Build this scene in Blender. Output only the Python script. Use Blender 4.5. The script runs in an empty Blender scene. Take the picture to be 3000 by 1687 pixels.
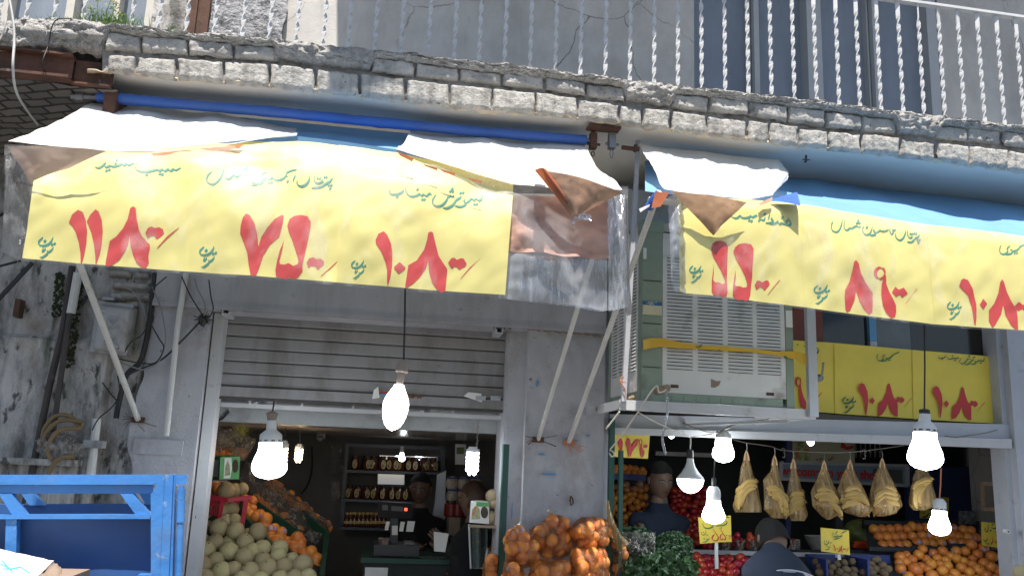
import bpy, bmesh, math, random
from mathutils import Vector, Matrix, noise
random.seed(7)
C = bpy.context.scene.collection
scene = bpy.context.scene
# ------------------------------------------------------------------ camera
EYE = 1.7
FPX = 2150.0 * 3000 / 2576                      # focal length in photo pixels (photo 3000 x 1687)
CX, CY = 1500.0, 843.5
_v1 = Vector((14500, -1024, -2150.0)).normalized()          # street direction X seen by the camera
_v2 = Vector((416, 10411, -2150.0)).normalized()            # up
_v1 = (_v1 - _v2 * _v1.dot(_v2)).normalized()
_v3 = _v2.cross(_v1)
ROT = Matrix((_v1, _v3, _v2))
cam_d = bpy.data.cameras.new("camera"); cam = bpy.data.objects.new("camera", cam_d); C.objects.link(cam)
cam.matrix_world = Matrix.Translation((0, 0, EYE)) @ ROT.to_4x4()
cam_d.sensor_width = 36; cam_d.lens = 36 * 2150 / 2576
cam_d.clip_start = 0.05; cam_d.clip_end = 500
scene.camera = cam
# ------------------------------------------------------------------ light
SUN_EL, SUN_AZ = 69.0, -12.0                     # sun in front of the facade, a little to the left
world = bpy.data.worlds.new("World"); scene.world = world; world.use_nodes = True
_nt = world.node_tree; _nt.nodes.clear()
_sky = _nt.nodes.new("ShaderNodeTexSky"); _sky.sky_type = 'NISHITA'; _sky.sun_disc = False
_sky.sun_elevation = math.radians(SUN_EL); _sky.sun_rotation = math.radians(180 + SUN_AZ)
_bg = _nt.nodes.new("ShaderNodeBackground"); _bg.inputs[1].default_value = 0.085
_ow = _nt.nodes.new("ShaderNodeOutputWorld")
_nt.links.new(_sky.outputs[0], _bg.inputs[0]); _nt.links.new(_bg.outputs[0], _ow.inputs[0])
_sd = bpy.data.lights.new("sun", 'SUN'); _sd.energy = 4.8; _sd.angle = math.radians(0.5); _sd.color = (1.0, 0.95, 0.87)
_so = bpy.data.objects.new("sun", _sd); C.objects.link(_so)
_e, _a = math.radians(SUN_EL), math.radians(SUN_AZ)
_sdir = Vector((math.sin(_a) * math.cos(_e), -math.cos(_a) * math.cos(_e), math.sin(_e)))   # towards the sun
_so.rotation_euler = _sdir.to_track_quat('Z', 'Y').to_euler(); _so.location = (0, -5, 9)
scene.view_settings.view_transform = 'Standard'; scene.view_settings.look = 'None'
scene.view_settings.exposure = 0.88; scene.view_settings.gamma = 1.0
scene.cycles.use_denoising = True
scene.cycles.max_bounces = 8; scene.cycles.transparent_max_bounces = 16
# ------------------------------------------------------------------ helpers
WALL, SLAB, VAL, ACF = 4.6, 3.7, 3.1, 3.95       # depth of: shop wall, slab edge, awning valance, cooler front
def s(x, y, Y):
    """point of the plane y = Y that the photo shows at pixel (x, y)"""
    d = ROT @ Vector(((x - CX) / FPX, -(y - CY) / FPX, -1.0))
    k = Y / d.y
    return Vector((d.x * k, Y, EYE + d.z * k))
def d(x, y, Y): return s(x * 1.16460, y * 1.16460, Y)
def interp(tab, x):
    if x <= tab[0][0]:
        (x0, y0), (x1, y1) = tab[0], tab[1]
    elif x >= tab[-1][0]:
        (x0, y0), (x1, y1) = tab[-2], tab[-1]
    else:
        for (x0, y0), (x1, y1) in zip(tab, tab[1:]):
            if x0 <= x <= x1: break
    return y0 + (y1 - y0) * (x - x0) / (x1 - x0)
def fbm(x, y, z, o=4): return noise.fractal(Vector((x, y, z)), 1.0, 2.0, o)
def nz(x, y, z=0.0): return noise.noise(Vector((x, y, z)))
WL = {}
def wl(o):
    return WL.get(o.name, Vector((0, 0, 0))) if o else Vector((0, 0, 0))
class MB:
    def __init__(self): self.v = []; self.f = []; self.m = []; self.mi = 0
    def add(self, vs, fs):
        b = len(self.v); self.v += [Vector(p) for p in vs]
        for f in fs: self.f.append([b + i for i in f]); self.m.append(self.mi)
        return self
    def box(self, x0, x1, y0, y1, z0, z1):
        p = [(x, y, z) for z in (z0, z1) for y in (y0, y1) for x in (x0, x1)]
        return self.add(p, [(0, 2, 3, 1), (4, 5, 7, 6), (0, 1, 5, 4), (2, 6, 7, 3), (0, 4, 6, 2), (1, 3, 7, 5)])
    def hexa(self, fr, bk):
        """box from 4 front points (ccw from the front: bl, br, tr, tl) and 4 back points"""
        return self.add(list(fr) + list(bk), [(0, 1, 2, 3), (5, 4, 7, 6), (1, 5, 6, 2), (4, 0, 3, 7), (3, 2, 6, 7), (4, 5, 1, 0)])
    def bar(self, p, q, w, h=None, up=(0, 0, 1), off=0.0):
        p, q = Vector(p), Vector(q); h = h or w
        t = (q - p).normalized(); u = Vector(up)
        if abs(t.dot(u)) > .95: u = Vector((0, 1, 0))
        a = t.cross(u).normalized(); b = a.cross(t).normalized()
        vs = []
        for c in (p, q):
            for sa, sb in ((-1, -1), (1, -1), (1, 1), (-1, 1)): vs.append(c + a * sa * w / 2 + b * sb * h / 2)
        return self.add(vs, [(0, 1, 2, 3), (7, 6, 5, 4), (0, 4, 5, 1), (1, 5, 6, 2), (2, 6, 7, 3), (3, 7, 4, 0)])
    def tube(self, pts, r, n=8, cap=True):
        pts = [Vector(p) for p in pts]; rs = r if isinstance(r, (list, tuple)) else [r] * len(pts)
        vs = []; a = None
        for i, p in enumerate(pts):
            t = (pts[min(i + 1, len(pts) - 1)] - pts[max(i - 1, 0)]).normalized()
            if a is None:
                a = t.cross(Vector((0, 0, 1)))
                if a.length < .1: a = t.cross(Vector((0, 1, 0)))
            a = (a - t * a.dot(t)).normalized(); b = t.cross(a)
            for k in range(n):
                an = 2 * math.pi * k / n
                vs.append(p + (a * math.cos(an) + b * math.sin(an)) * rs[i])
        fs = []
        for i in range(len(pts) - 1):
            for k in range(n):
                k2 = (k + 1) % n
                fs.append((i * n + k, i * n + k2, (i + 1) * n + k2, (i + 1) * n + k))
        if cap:
            fs.append(tuple(reversed(range(n)))); fs.append(tuple(range((len(pts) - 1) * n, len(pts) * n)))
        return self.add(vs, fs)
    def lathe(self, prof, c=(0, 0, 0), n=20, squash=(1, 1)):
        c = Vector(c); vs = []
        for r, z in prof:
            for k in range(n):
                an = 2 * math.pi * k / n
                vs.append(c + Vector((r * math.cos(an) * squash[0], r * math.sin(an) * squash[1], z)))
        fs = [(i * n + k, i * n + (k + 1) % n, (i + 1) * n + (k + 1) % n, (i + 1) * n + k) for i in range(len(prof) - 1) for k in range(n)]
        fs.append(tuple(reversed(range(n)))); fs.append(tuple(range((len(prof) - 1) * n, len(prof) * n)))
        return self.add(vs, fs)
    def ball(self, c, r, n=16, m=10, sc=(1, 1, 1), fn=None):
        c = Vector(c); vs = []; fs = []
        for i in range(m + 1):
            th = math.pi * i / m
            for k in range(n):
                an = 2 * math.pi * k / n
                dv = Vector((math.sin(th) * math.cos(an), math.sin(th) * math.sin(an), math.cos(th)))
                rr = r * (fn(dv) if fn else 1)
                vs.append(c + Vector((dv.x * rr * sc[0], dv.y * rr * sc[1], dv.z * rr * sc[2])))
        for i in range(m):
            for k in range(n):
                k2 = (k + 1) % n
                a, b, c2, d2 = i * n + k, (i + 1) * n + k, (i + 1) * n + k2, i * n + k2
                if i == 0: fs.append((a, b, c2))
                elif i == m - 1: fs.append((a, b, d2))
                else: fs.append((a, b, c2, d2))
        return self.add(vs, fs)
    def grid(self, fn, nu, nv, flip=False):
        vs = [fn(i / nu, j / nv) for j in range(nv + 1) for i in range(nu + 1)]
        fs = []
        for j in range(nv):
            for i in range(nu):
                a = j * (nu + 1) + i
                q = (a, a + 1, a + nu + 2, a + nu + 1)
                fs.append(q[::-1] if flip else q)
        return self.add(vs, fs)
    def slab(self, fn, nu, nv, th):
        """grid with thickness th away from the viewer (towards +Y)"""
        self.grid(fn, nu, nv)
        self.grid(lambda u, v: fn(u, v) + Vector((0, th, 0)), nu, nv, flip=True)
        return self
    def prism(self, pts, dv):
        """flat polygon pts extruded by dv"""
        n = len(pts); dv = Vector(dv)
        a = [Vector(p) for p in pts]; b = [p + dv for p in a]
        fs = [tuple(range(n)), tuple(reversed(range(n, 2 * n)))]
        for i in range(n): fs.append((i, (i + 1) % n, n + (i + 1) % n, n + i)[::-1])
        return self.add(a + b, fs)
    def build(self, name, mats, parent=None, smooth=35, origin=None):
        me = bpy.data.meshes.new(name)
        o = bpy.data.objects.new(name, me); C.objects.link(o)
        if parent is not None:
            o.parent = parent; org = wl(parent)
        else:
            if origin is None:
                xs = [p.x for p in self.v]; ys = [p.y for p in self.v]; zs = [p.z for p in self.v]
                origin = ((min(xs) + max(xs)) / 2, (min(ys) + max(ys)) / 2, min(zs))
            org = Vector(origin); o.location = org
        WL[o.name] = Vector(org)
        me.from_pydata([p - org for p in self.v], [], self.f)
        for m in (mats if isinstance(mats, (list, tuple)) else [mats]): me.materials.append(M[m])
        me.polygons.foreach_set("material_index", self.m)
        if smooth:
            me.polygons.foreach_set("use_smooth", [True] * len(self.f))
            me.update(); me.set_sharp_from_angle(angle=math.radians(smooth))
        bm = bmesh.new(); bm.from_mesh(me)
        bmesh.ops.remove_doubles(bm, verts=bm.verts, dist=1e-6)
        bmesh.ops.recalc_face_normals(bm, faces=bm.faces)
        bm.to_mesh(me); bm.free(); me.update()
        return o
def thing(name, label, cat, loc, group=None, kind=None):
    o = bpy.data.objects.new(name, None); C.objects.link(o); o.location = loc; o.empty_display_size = .1
    WL[o.name] = Vector(loc)
    return tag(o, label, cat, group, kind)
def tag(o, label=None, cat=None, group=None, kind=None):
    if label: o["label"] = label
    if cat: o["category"] = cat
    if group: o["group"] = group
    if kind: o["kind"] = kind
    return o
def copy_tree(o, loc=None, rot=None, scale=None, parent=None):
    c = o.copy(); C.objects.link(c)
    if parent is not None: c.parent = parent
    if loc is not None: c.location = loc; WL[c.name] = Vector(loc)
    if rot is not None: c.rotation_euler = rot
    if scale is not None: c.scale = scale if not isinstance(scale, (int, float)) else (scale,) * 3
    for ch in list(o.children): copy_tree(ch, parent=c)
    return c
# ------------------------------------------------------------------ materials
M = {}
def pm(name, col, rough=.6, var=.12, vs=6.0, bump=None, dirt=(), metallic=0.0, spec=.5, emit=None, rnd=0.0, coat=0.0,
       alpha=None, sss=None, wave=None, stretch=(1, 1, 1)):
    m = bpy.data.materials.new(name); m.use_nodes = True; M[name] = m
    nt = m.node_tree; N = nt.nodes; L = nt.links
    b = N["Principled BSDF"]; b.inputs["Roughness"].default_value = rough; b.inputs["Metallic"].default_value = metallic
    b.inputs["Specular IOR Level"].default_value = spec; b.inputs["Coat Weight"].default_value = coat
    tc = N.new("ShaderNodeTexCoord")
    def mp(sc):
        q = N.new("ShaderNodeMapping"); q.inputs["Scale"].default_value = sc; L.new(tc.outputs["Object"], q.inputs["Vector"]); return q
    def nse(scale, det=5.0, sc=(1, 1, 1), rg=.6):
        n = N.new("ShaderNodeTexNoise"); n.inputs["Scale"].default_value = scale; n.inputs["Detail"].default_value = det
        n.inputs["Roughness"].default_value = rg; L.new(mp(sc).outputs[0], n.inputs["Vector"]); return n.outputs["Fac"]
    def ramp(fac, lo, hi, a=0.0, c=1.0):
        r = N.new("ShaderNodeMapRange"); r.inputs[1].default_value = lo; r.inputs[2].default_value = hi
        r.inputs[3].default_value = a; r.inputs[4].default_value = c; L.new(fac, r.inputs[0]); return r.outputs[0]
    cur = None
    rgb = N.new("ShaderNodeRGB"); rgb.outputs[0].default_value = (*col, 1); cur = rgb.outputs[0]
    if var:
        h = N.new("ShaderNodeHueSaturation"); L.new(cur, h.inputs["Color"])
        L.new(ramp(nse(vs, 6, stretch), .25, .75, 1 - var, 1 + var), h.inputs["Value"]); cur = h.outputs[0]
    if rnd:
        oi = N.new("ShaderNodeObjectInfo"); h = N.new("ShaderNodeHueSaturation"); L.new(cur, h.inputs["Color"])
        L.new(ramp(oi.outputs["Random"], 0, 1, 1 - rnd, 1 + rnd), h.inputs["Value"])
        L.new(ramp(oi.outputs["Random"], 0, 1, .5 - rnd * .07, .5 + rnd * .07), h.inputs["Hue"]); cur = h.outputs[0]
    for dd in dirt:
        x = N.new("ShaderNodeMix"); x.data_type = 'RGBA'
        if dd.get("kind") == "crack":
            vo = N.new("ShaderNodeTexVoronoi"); vo.feature = 'DISTANCE_TO_EDGE'; vo.inputs["Scale"].default_value = dd["scale"]
            q = mp(dd.get("st", (1, 1, 1))); ad = N.new("ShaderNodeMix"); ad.data_type = 'VECTOR'; ad.inputs[0].default_value = .12
            nn = N.new("ShaderNodeTexNoise"); nn.inputs["Scale"].default_value = 3.5; nn.inputs["Detail"].default_value = 6
            L.new(q.outputs[0], nn.inputs["Vector"]); L.new(q.outputs[0], ad.inputs[4]); L.new(nn.outputs["Color"], ad.inputs[5])
            L.new(ad.outputs[1], vo.inputs["Vector"])
            f = ramp(vo.outputs["Distance"], 0, dd.get("w", .006), 1, 0)
            mu = N.new("ShaderNodeMath"); mu.operation = 'MULTIPLY'; L.new(f, mu.inputs[0])
            L.new(ramp(nse(dd.get("ms", 1.3), 2), dd.get("lo", .45), dd.get("hi", .6), 0, dd.get("amt", 1)), mu.inputs[1]); f = mu.outputs[0]
        else:
            f = ramp(nse(dd["scale"], dd.get("det", 6), dd.get("st", (1, 1, 1)), dd.get("rg", .6)), dd["lo"], dd["hi"], 0, dd.get("amt", 1))
        L.new(f, x.inputs[0]); L.new(cur, x.inputs[6]); x.inputs[7].default_value = (*dd["col"], 1); cur = x.outputs[2]
    L.new(cur, b.inputs["Base Color"])
    hb = None
    if bump:
        for (sc, st, *rest) in (bump if isinstance(bump, list) else [bump]):
            bp = N.new("ShaderNodeBump"); bp.inputs["Strength"].default_value = st; bp.inputs["Distance"].default_value = rest[0] if rest else .01
            L.new(nse(sc, 6, rest[1] if len(rest) > 1 else (1, 1, 1)), bp.inputs["Height"])
            if hb: L.new(hb, bp.inputs["Normal"])
            hb = bp.outputs[0]
    if wave:
        w = N.new("ShaderNodeTexWave"); w.bands_direction = wave[0]; w.inputs["Scale"].default_value = wave[1]
        L.new(mp((1, 1, 1)).outputs[0], w.inputs["Vector"])
        bp = N.new("ShaderNodeBump"); bp.inputs["Strength"].default_value = wave[2]; bp.inputs["Distance"].default_value = wave[3]
        L.new(w.outputs["Fac"], bp.inputs["Height"])
        if hb: L.new(hb, bp.inputs["Normal"])
        hb = bp.outputs[0]
    if hb: L.new(hb, b.inputs["Normal"])
    if emit:
        b.inputs["Emission Color"].default_value = (*emit[0], 1); b.inputs["Emission Strength"].default_value = emit[1]
    if alpha is not None: b.inputs["Alpha"].default_value = alpha
    if sss:
        b.inputs["Subsurface Weight"].default_value = sss; b.inputs["Subsurface Radius"].default_value = (.02, .008, .003)
    return m
def film(name, tint, clear, milk=(.9, .9, .9), milk_amt=.15, rough=.12, gl=.25, streak=(3, 1.2, 1), bump=.4, bs=6.0, lo=.45, hi=.7):
    """thin plastic film: see-through, with a glossy reflection and milky patches (scuffs and painted-in glare)"""
    m = bpy.data.materials.new(name); m.use_nodes = True; M[name] = m
    nt = m.node_tree; N = nt.nodes; L = nt.links; N.clear()
    out = N.new("ShaderNodeOutputMaterial"); tc = N.new("ShaderNodeTexCoord")
    q = N.new("ShaderNodeMapping"); q.inputs["Scale"].default_value = streak; q.inputs["Rotation"].default_value = (0, .5, 0); L.new(tc.outputs["Object"], q.inputs[0])
    n1 = N.new("ShaderNodeTexNoise"); n1.inputs["Scale"].default_value = 2.2; n1.inputs["Detail"].default_value = 7; n1.inputs["Distortion"].default_value = 1.2; L.new(q.outputs[0], n1.inputs["Vector"])
    mr = N.new("ShaderNodeMapRange"); mr.inputs[1].default_value = lo; mr.inputs[2].default_value = hi; mr.inputs[3].default_value = milk_amt * .15; mr.inputs[4].default_value = milk_amt
    L.new(n1.outputs["Fac"], mr.inputs[0])
    n2 = N.new("ShaderNodeTexNoise"); n2.inputs["Scale"].default_value = bs; n2.inputs["Detail"].default_value = 4; L.new(q.outputs[0], n2.inputs["Vector"])
    bp = N.new("ShaderNodeBump"); bp.inputs["Strength"].default_value = bump; bp.inputs["Distance"].default_value = .03; L.new(n2.outputs["Fac"], bp.inputs["Height"])
    tr = N.new("ShaderNodeBsdfTransparent"); tr.inputs[0].default_value = (*tint, 1)
    di = N.new("ShaderNodeBsdfDiffuse"); di.inputs[0].default_value = (*milk, 1)
    tl = N.new("ShaderNodeBsdfTranslucent"); tl.inputs[0].default_value = (*milk, 1)
    dm = N.new("ShaderNodeMixShader"); dm.inputs[0].default_value = .4; L.new(di.outputs[0], dm.inputs[1]); L.new(tl.outputs[0], dm.inputs[2])
    gs = N.new("ShaderNodeBsdfGlossy"); gs.inputs["Roughness"].default_value = rough; L.new(bp.outputs[0], gs.inputs["Normal"])
    x1 = N.new("ShaderNodeMixShader"); L.new(mr.outputs[0], x1.inputs[0]); L.new(tr.outputs[0], x1.inputs[1]); L.new(dm.outputs[0], x1.inputs[2])
    fr = N.new("ShaderNodeFresnel"); fr.inputs[0].default_value = 1.45; L.new(bp.outputs[0], fr.inputs["Normal"])
    mu = N.new("ShaderNodeMath"); mu.operation = 'MULTIPLY'; mu.inputs[1].default_value = gl * 4; L.new(fr.outputs[0], mu.inputs[0])
    mu2 = N.new("ShaderNodeMath"); mu2.operation = 'MINIMUM'; mu2.inputs[1].default_value = .8; L.new(mu.outputs[0], mu2.inputs[0])
    x2 = N.new("ShaderNodeMixShader"); L.new(mu2.outputs[0], x2.inputs[0]); L.new(x1.outputs[0], x2.inputs[1]); L.new(gs.outputs[0], x2.inputs[2])
    L.new(x2.outputs[0], out.inputs[0])
def fabric(name, col, trans, rough=.8, bump=.3, bs=25.0, dirt=None, back=None):
    """cloth that lets some light through; back: colour of the other side"""
    m = pm(name, col, rough, .08, 5, (bs, bump, .006), dirt=dirt or ())
    nt = m.node_tree; N = nt.nodes; L = nt.links; b = N["Principled BSDF"]; out = N["Material Output"]
    src = b.inputs["Base Color"].links[0].from_socket
    if back:
        g = N.new("ShaderNodeNewGeometry"); x = N.new("ShaderNodeMix"); x.data_type = 'RGBA'
        L.new(g.outputs["Backfacing"], x.inputs[0]); L.new(src, x.inputs[6]); x.inputs[7].default_value = (*back, 1)
        L.new(x.outputs[2], b.inputs["Base Color"]); src = x.outputs[2]
    t = N.new("ShaderNodeBsdfTranslucent"); L.new(src, t.inputs[0])
    mx = N.new("ShaderNodeMixShader"); mx.inputs[0].default_value = trans
    L.new(b.outputs[0], mx.inputs[1]); L.new(t.outputs[0], mx.inputs[2]); L.new(mx.outputs[0], out.inputs[0])
GR = (.045, .042, .038)
pm('plaster_wall', (.60, .57, .53), .85, .12, 2.5, [(5, .25, .03), (90, .4, .005)], dirt=[dict(col=(.33, .31, .29), scale=1.6, lo=.42, hi=.7, amt=.7, st=(1.3, 1, .8), rg=.7), dict(col=(.24, .225, .21), scale=5, lo=.6, hi=.75, amt=.6, st=(2, 1, .35)), dict(kind="crack", col=(.16, .15, .14), scale=1.15, w=.004, lo=.42, hi=.52)])
pm('pillar_paint', (.43, .425, .455), .7, .08, 3, [(7, .35, .02), (70, .5, .005)], dirt=[dict(col=(.27, .27, .29), scale=2.4, lo=.45, hi=.7, amt=.6, st=(1.2, 1, .9), rg=.7), dict(col=(.10, .10, .11), scale=24, lo=.68, hi=.74, amt=.8, det=3), dict(col=(.20, .17, .15), scale=4, lo=.5, hi=.68, amt=.5, st=(1.3, 1, .8), rg=.7), dict(col=(.16, .12, .10), scale=40, lo=.66, hi=.72, amt=.5)])
pm('lintel_paint', (.42, .415, .44), .75, .07, 4, [(110, .5, .005)], dirt=[dict(col=(.25, .235, .23), scale=2.6, lo=.45, hi=.7, amt=.6, st=(2, 1, .4), rg=.7), dict(col=(.17, .14, .12), scale=16, lo=.62, hi=.72, amt=.55)])
pm('old_wall', (.46, .44, .42), .9, .22, 7, [(6, .8, .03), (40, .7, .01)], dirt=[dict(col=(.065, .062, .06), scale=3.0, lo=.45, hi=.64, amt=.82, st=(2.2, 1, .7), rg=.72), dict(col=(.20, .15, .10), scale=4, lo=.54, hi=.68, amt=.65, st=(1.5, 1, .8)), dict(col=(.03, .03, .03), scale=13, lo=.57, hi=.66, amt=.85, st=(1.5, 1, .8)), dict(col=(.04, .055, .02), scale=2.6, lo=.58, hi=.68, amt=.75, st=(4, 1, .6))])
pm('cement_lip', (.48, .46, .435), .95, .3, 24, [(34, 1.0, .03), (110, 1.0, .012)], dirt=[dict(col=(.2, .19, .18), scale=7, lo=.54, hi=.74, amt=.7)])
pm('brick_white', (.45, .43, .395), .92, .18, 18, [(45, 1.0, .012), (160, .8, .005)], dirt=[dict(col=(.23, .215, .2), scale=6, lo=.45, hi=.66, amt=.85, st=(4, 4, .5)), dict(col=(.07, .068, .065), scale=34, lo=.62, hi=.70, amt=.9), dict(col=(.34, .27, .20), scale=5, lo=.62, hi=.75, amt=.5)], rnd=0)
pm('brick_grey', (.47, .45, .42), .94, .25, 18, [(45, 1.0, .014), (160, .8, .005)], dirt=[dict(col=(.12, .115, .11), scale=9, lo=.48, hi=.7, amt=.8), dict(col=(.05, .05, .05), scale=36, lo=.62, hi=.70, amt=.8)])
pm('mortar', (.30, .285, .27), .95, .25, 20, [(60, .8, .01)])
pm('soffit_paint', (.74, .70, .64), .8, .06, 2, [(6, .2, .02), (60, .15, .004)], dirt=[dict(col=(.48, .45, .41), scale=2, lo=.5, hi=.8, amt=.5)])
pm('cream_edge', (.62, .52, .38), .9, .15, 12, [(40, .6, .01)], dirt=[dict(col=(.30, .16, .07), scale=8, lo=.58, hi=.7, amt=.8)])
pm('rust', (.12, .055, .035), .85, .3, 14, [(50, .5, .006)], dirt=[dict(col=(.05, .03, .025), scale=8, lo=.45, hi=.65, amt=.8), dict(col=(.25, .22, .2), scale=16, lo=.66, hi=.74, amt=.7)])
pm('dark_brick', (.13, .115, .105), .95, .3, 9, [(40, .8, .02)], dirt=[dict(col=(.04, .037, .035), scale=5, lo=.45, hi=.65, amt=.8)])
pm('foil', (.27, .27, .285), .55, .3, 12, [(14, 1.0, .05), (50, .7, .015)], metallic=.25, dirt=[dict(col=(.14, .14, .15), scale=10, lo=.5, hi=.62, amt=.8)])
pm('window_frame', (.55, .52, .46), .6, .1, 8, dirt=[dict(col=(.22, .12, .07), scale=12, lo=.62, hi=.72, amt=.6, st=(4, 4, 1))])
pm('window_frame_grey', (.42, .43, .44), .5, .08, 8)
pm('blind', (.25, .29, .35), .5, .12, 3, dirt=[dict(col=(.15, .175, .215), scale=2, lo=.45, hi=.7, amt=.5, st=(4, 1, .5)), dict(col=(.06, .06, .06), scale=22, lo=.7, hi=.76, amt=.5)], wave=('X', 40, .35, .01))
pm('rail_white', (.62, .62, .62), .45, .1, 10, dirt=[dict(col=(.3, .2, .14), scale=25, lo=.68, hi=.75, amt=.5)])
pm('shutter_grey', (.27, .265, .275), .55, .08, 3, [(3, .15, .02)], metallic=.15, dirt=[dict(col=(.13, .11, .10), scale=3.0, lo=.46, hi=.68, amt=.75, st=(1.6, 1, .6), rg=.7), dict(col=(.16, .11, .08), scale=14, lo=.66, hi=.74, amt=.6)])
pm('metal_white', (.47, .47, .485), .55, .08, 6, dirt=[dict(col=(.25, .22, .2), scale=10, lo=.6, hi=.75, amt=.6), dict(col=(.06, .06, .06), scale=26, lo=.69, hi=.73, amt=.8)])
pm('metal_lilac', (.40, .41, .45), .5, .08, 6, dirt=[dict(col=(.2, .19, .19), scale=9, lo=.6, hi=.75, amt=.6)])
pm('pole_white', (.58, .575, .56), .55, .1, 9, dirt=[dict(col=(.25, .2, .16), scale=14, lo=.62, hi=.75, amt=.6)])
pm('metal_dark', (.05, .05, .055), .55, .2, 12, metallic=.3)
pm('steel_grey', (.25, .25, .26), .45, .15, 12, metallic=.6, dirt=[dict(col=(.13, .07, .04), scale=12, lo=.55, hi=.7, amt=.7)])
pm('tarp_blue', (.035, .11, .40), .5, .12, 6, [(7, .3, .03), (60, .1, .003)], dirt=[dict(col=(.10, .13, .20), scale=8, lo=.55, hi=.75, amt=.35, st=(.6, 1, 1))])
fabric('canopy_blue', (.19, .40, .68), .2, .6, .15, 30, dirt=[dict(col=(.16, .26, .5), scale=3, lo=.5, hi=.8, amt=.4)])
fabric('tarp_white', (.74, .71, .66), .30, .7, .2, 18, dirt=[dict(col=(.42, .35, .27), scale=3.5, lo=.6, hi=.8, amt=.4)])
fabric('tarp_orange', (.50, .155, .07), .35, .7, .35, 14, dirt=[dict(col=(.16, .10, .09), scale=7, lo=.5, hi=.7, amt=.6)])
fabric('tarp_tan', (.50, .31, .20), .25, .8, .5, 14, dirt=[dict(col=(.20, .13, .10), scale=7, lo=.48, hi=.68, amt=.75), dict(col=(.14, .11, .11), scale=20, lo=.62, hi=.72, amt=.5)])
fabric('poster_yellow', (.80, .71, .25), .2, .5, .08, 8)
fabric('poster_yellow_plain', (.80, .62, .085), .05, .55, .1, 8)
pm('ink_red', (.52, .035, .035), .55, .06, 8)
pm('ink_green', (.02, .22, .17), .55, .06, 8)
pm('ink_dark_green', (.015, .14, .07), .55, .06, 8)
film('clear_plastic', (.96, .96, .96), 1, (.85, .85, .86), .30, .5, .006, (2.2, 1, 1.4), .4, 3.0, .52, .66)  # milky streaks put white glare into the colour, along with scuffs
film('clear_plastic_heavy', (.90, .92, .96), 1, (.72, .76, .84), .5, .2, .3, (5, 1, .8), .8, 8.0, .42, .64)
film('bag_amber', (.90, .76, .52), 1, (.68, .48, .22), .84, .24, .2, (10, 10, .8), .5, 5.0, .3, .78)
film('bag_orange', (1.0, .92, .80), 1, (.90, .56, .28), .34, .2, .25, (8, 8, 6), .6, 8.0, .45, .7)
film('bag_clear', (.95, .95, .95), 1, (.72, .66, .60), .55, .15, .35, (12, 12, 9), .9, 14.0, .45, .65)
pm('cooler_green', (.23, .29, .235), .5, .12, 7, [(20, .1, .005)], dirt=[dict(col=(.10, .085, .07), scale=7, lo=.55, hi=.72, amt=.6), dict(col=(.42, .40, .38), scale=13, lo=.66, hi=.72, amt=.6)])
pm('cooler_white', (.62, .61, .61), .5, .07, 6, dirt=[dict(col=(.20, .16, .13), scale=5, lo=.56, hi=.72, amt=.75), dict(col=(.09, .075, .06), scale=18, lo=.66, hi=.73, amt=.7)])
pm('cooler_dark', (.03, .028, .027), .9, .3, 12)
pm('sticker_blue', (.02, .12, .28), .5, .05)
pm('sticker_silver', (.55, .55, .56), .3, .08, 20, metallic=.6)
pm('sticker_white', (.75, .74, .72), .6, .06, 20)
pm('wood_pole', (.28, .20, .14), .8, .2, 9, [(30, .4, .006)], stretch=(1, 6, 6))
pm('rope_white', (.62, .58, .52), .85, .15, 40)
pm('twine_orange', (.52, .20, .10), .8, .15, 40)
pm('cable_black', (.015, .015, .016), .5, .1)
pm('cable_grey', (.22, .22, .22), .6, .1)
pm('hose_ochre', (.20, .135, .06), .5, .15, 10)
pm('moss', (.035, .05, .015), .95, .4, 30, [(60, 1, .02)])
pm('plant_green', (.12, .22, .045), .6, .3, 20, sss=.0)
pm('plant_yellow', (.45, .42, .10), .6, .2, 20)
pm('meter_grey', (.36, .36, .37), .6, .12, 6, dirt=[dict(col=(.13, .12, .115), scale=8, lo=.5, hi=.68, amt=.8)])
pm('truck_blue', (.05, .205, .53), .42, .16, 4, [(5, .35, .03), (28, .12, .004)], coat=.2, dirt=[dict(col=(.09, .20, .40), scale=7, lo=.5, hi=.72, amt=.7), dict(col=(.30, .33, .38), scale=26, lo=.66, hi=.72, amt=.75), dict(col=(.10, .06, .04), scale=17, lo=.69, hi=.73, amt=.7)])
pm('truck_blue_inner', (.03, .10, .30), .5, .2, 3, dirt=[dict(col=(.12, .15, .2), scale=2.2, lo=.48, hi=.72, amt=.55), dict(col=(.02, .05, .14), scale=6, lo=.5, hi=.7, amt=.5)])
pm('cardboard_white', (.74, .73, .70), .8, .05, 6, [(20, .15, .005)])
pm('cardboard_brown', (.26, .19, .14), .85, .15, 8, [(20, .2, .005)])
pm('string_teal', (.10, .45, .50), .7, .1)
pm('asphalt', (.06, .058, .056), .95, .2, 3, [(120, .5, .01)])
pm('pavement', (.22, .215, .20), .9, .12, 3, [(50, .4, .01)])
pm('interior_grey', (.13, .12, .11), .8, .15, 3, dirt=[dict(col=(.07, .065, .06), scale=3, lo=.5, hi=.7, amt=.6)])
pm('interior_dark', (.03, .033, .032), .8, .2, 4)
pm('interior_ceiling', (.34, .30, .27), .22, .1, 3, spec=.6)
pm('ceiling_white', (.33, .345, .35), .7, .08, 4, [(80, .6, .006)], dirt=[dict(col=(.13, .10, .085), scale=5, lo=.5, hi=.74, amt=.6)])
pm('tile_floor', (.16, .15, .14), .4, .15, 4)
pm('shelf_metal', (.06, .07, .085), .5, .1)
pm('post_green', (.018, .075, .06), .45, .12, 8)
pm('jar_honey', (.075, .022, .012), .12, .15, 14, coat=.5)
pm('jar_lid', (.035, .02, .015), .35, .1)
pm('label_gold', (.55, .38, .14), .5, .15, 40)
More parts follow.
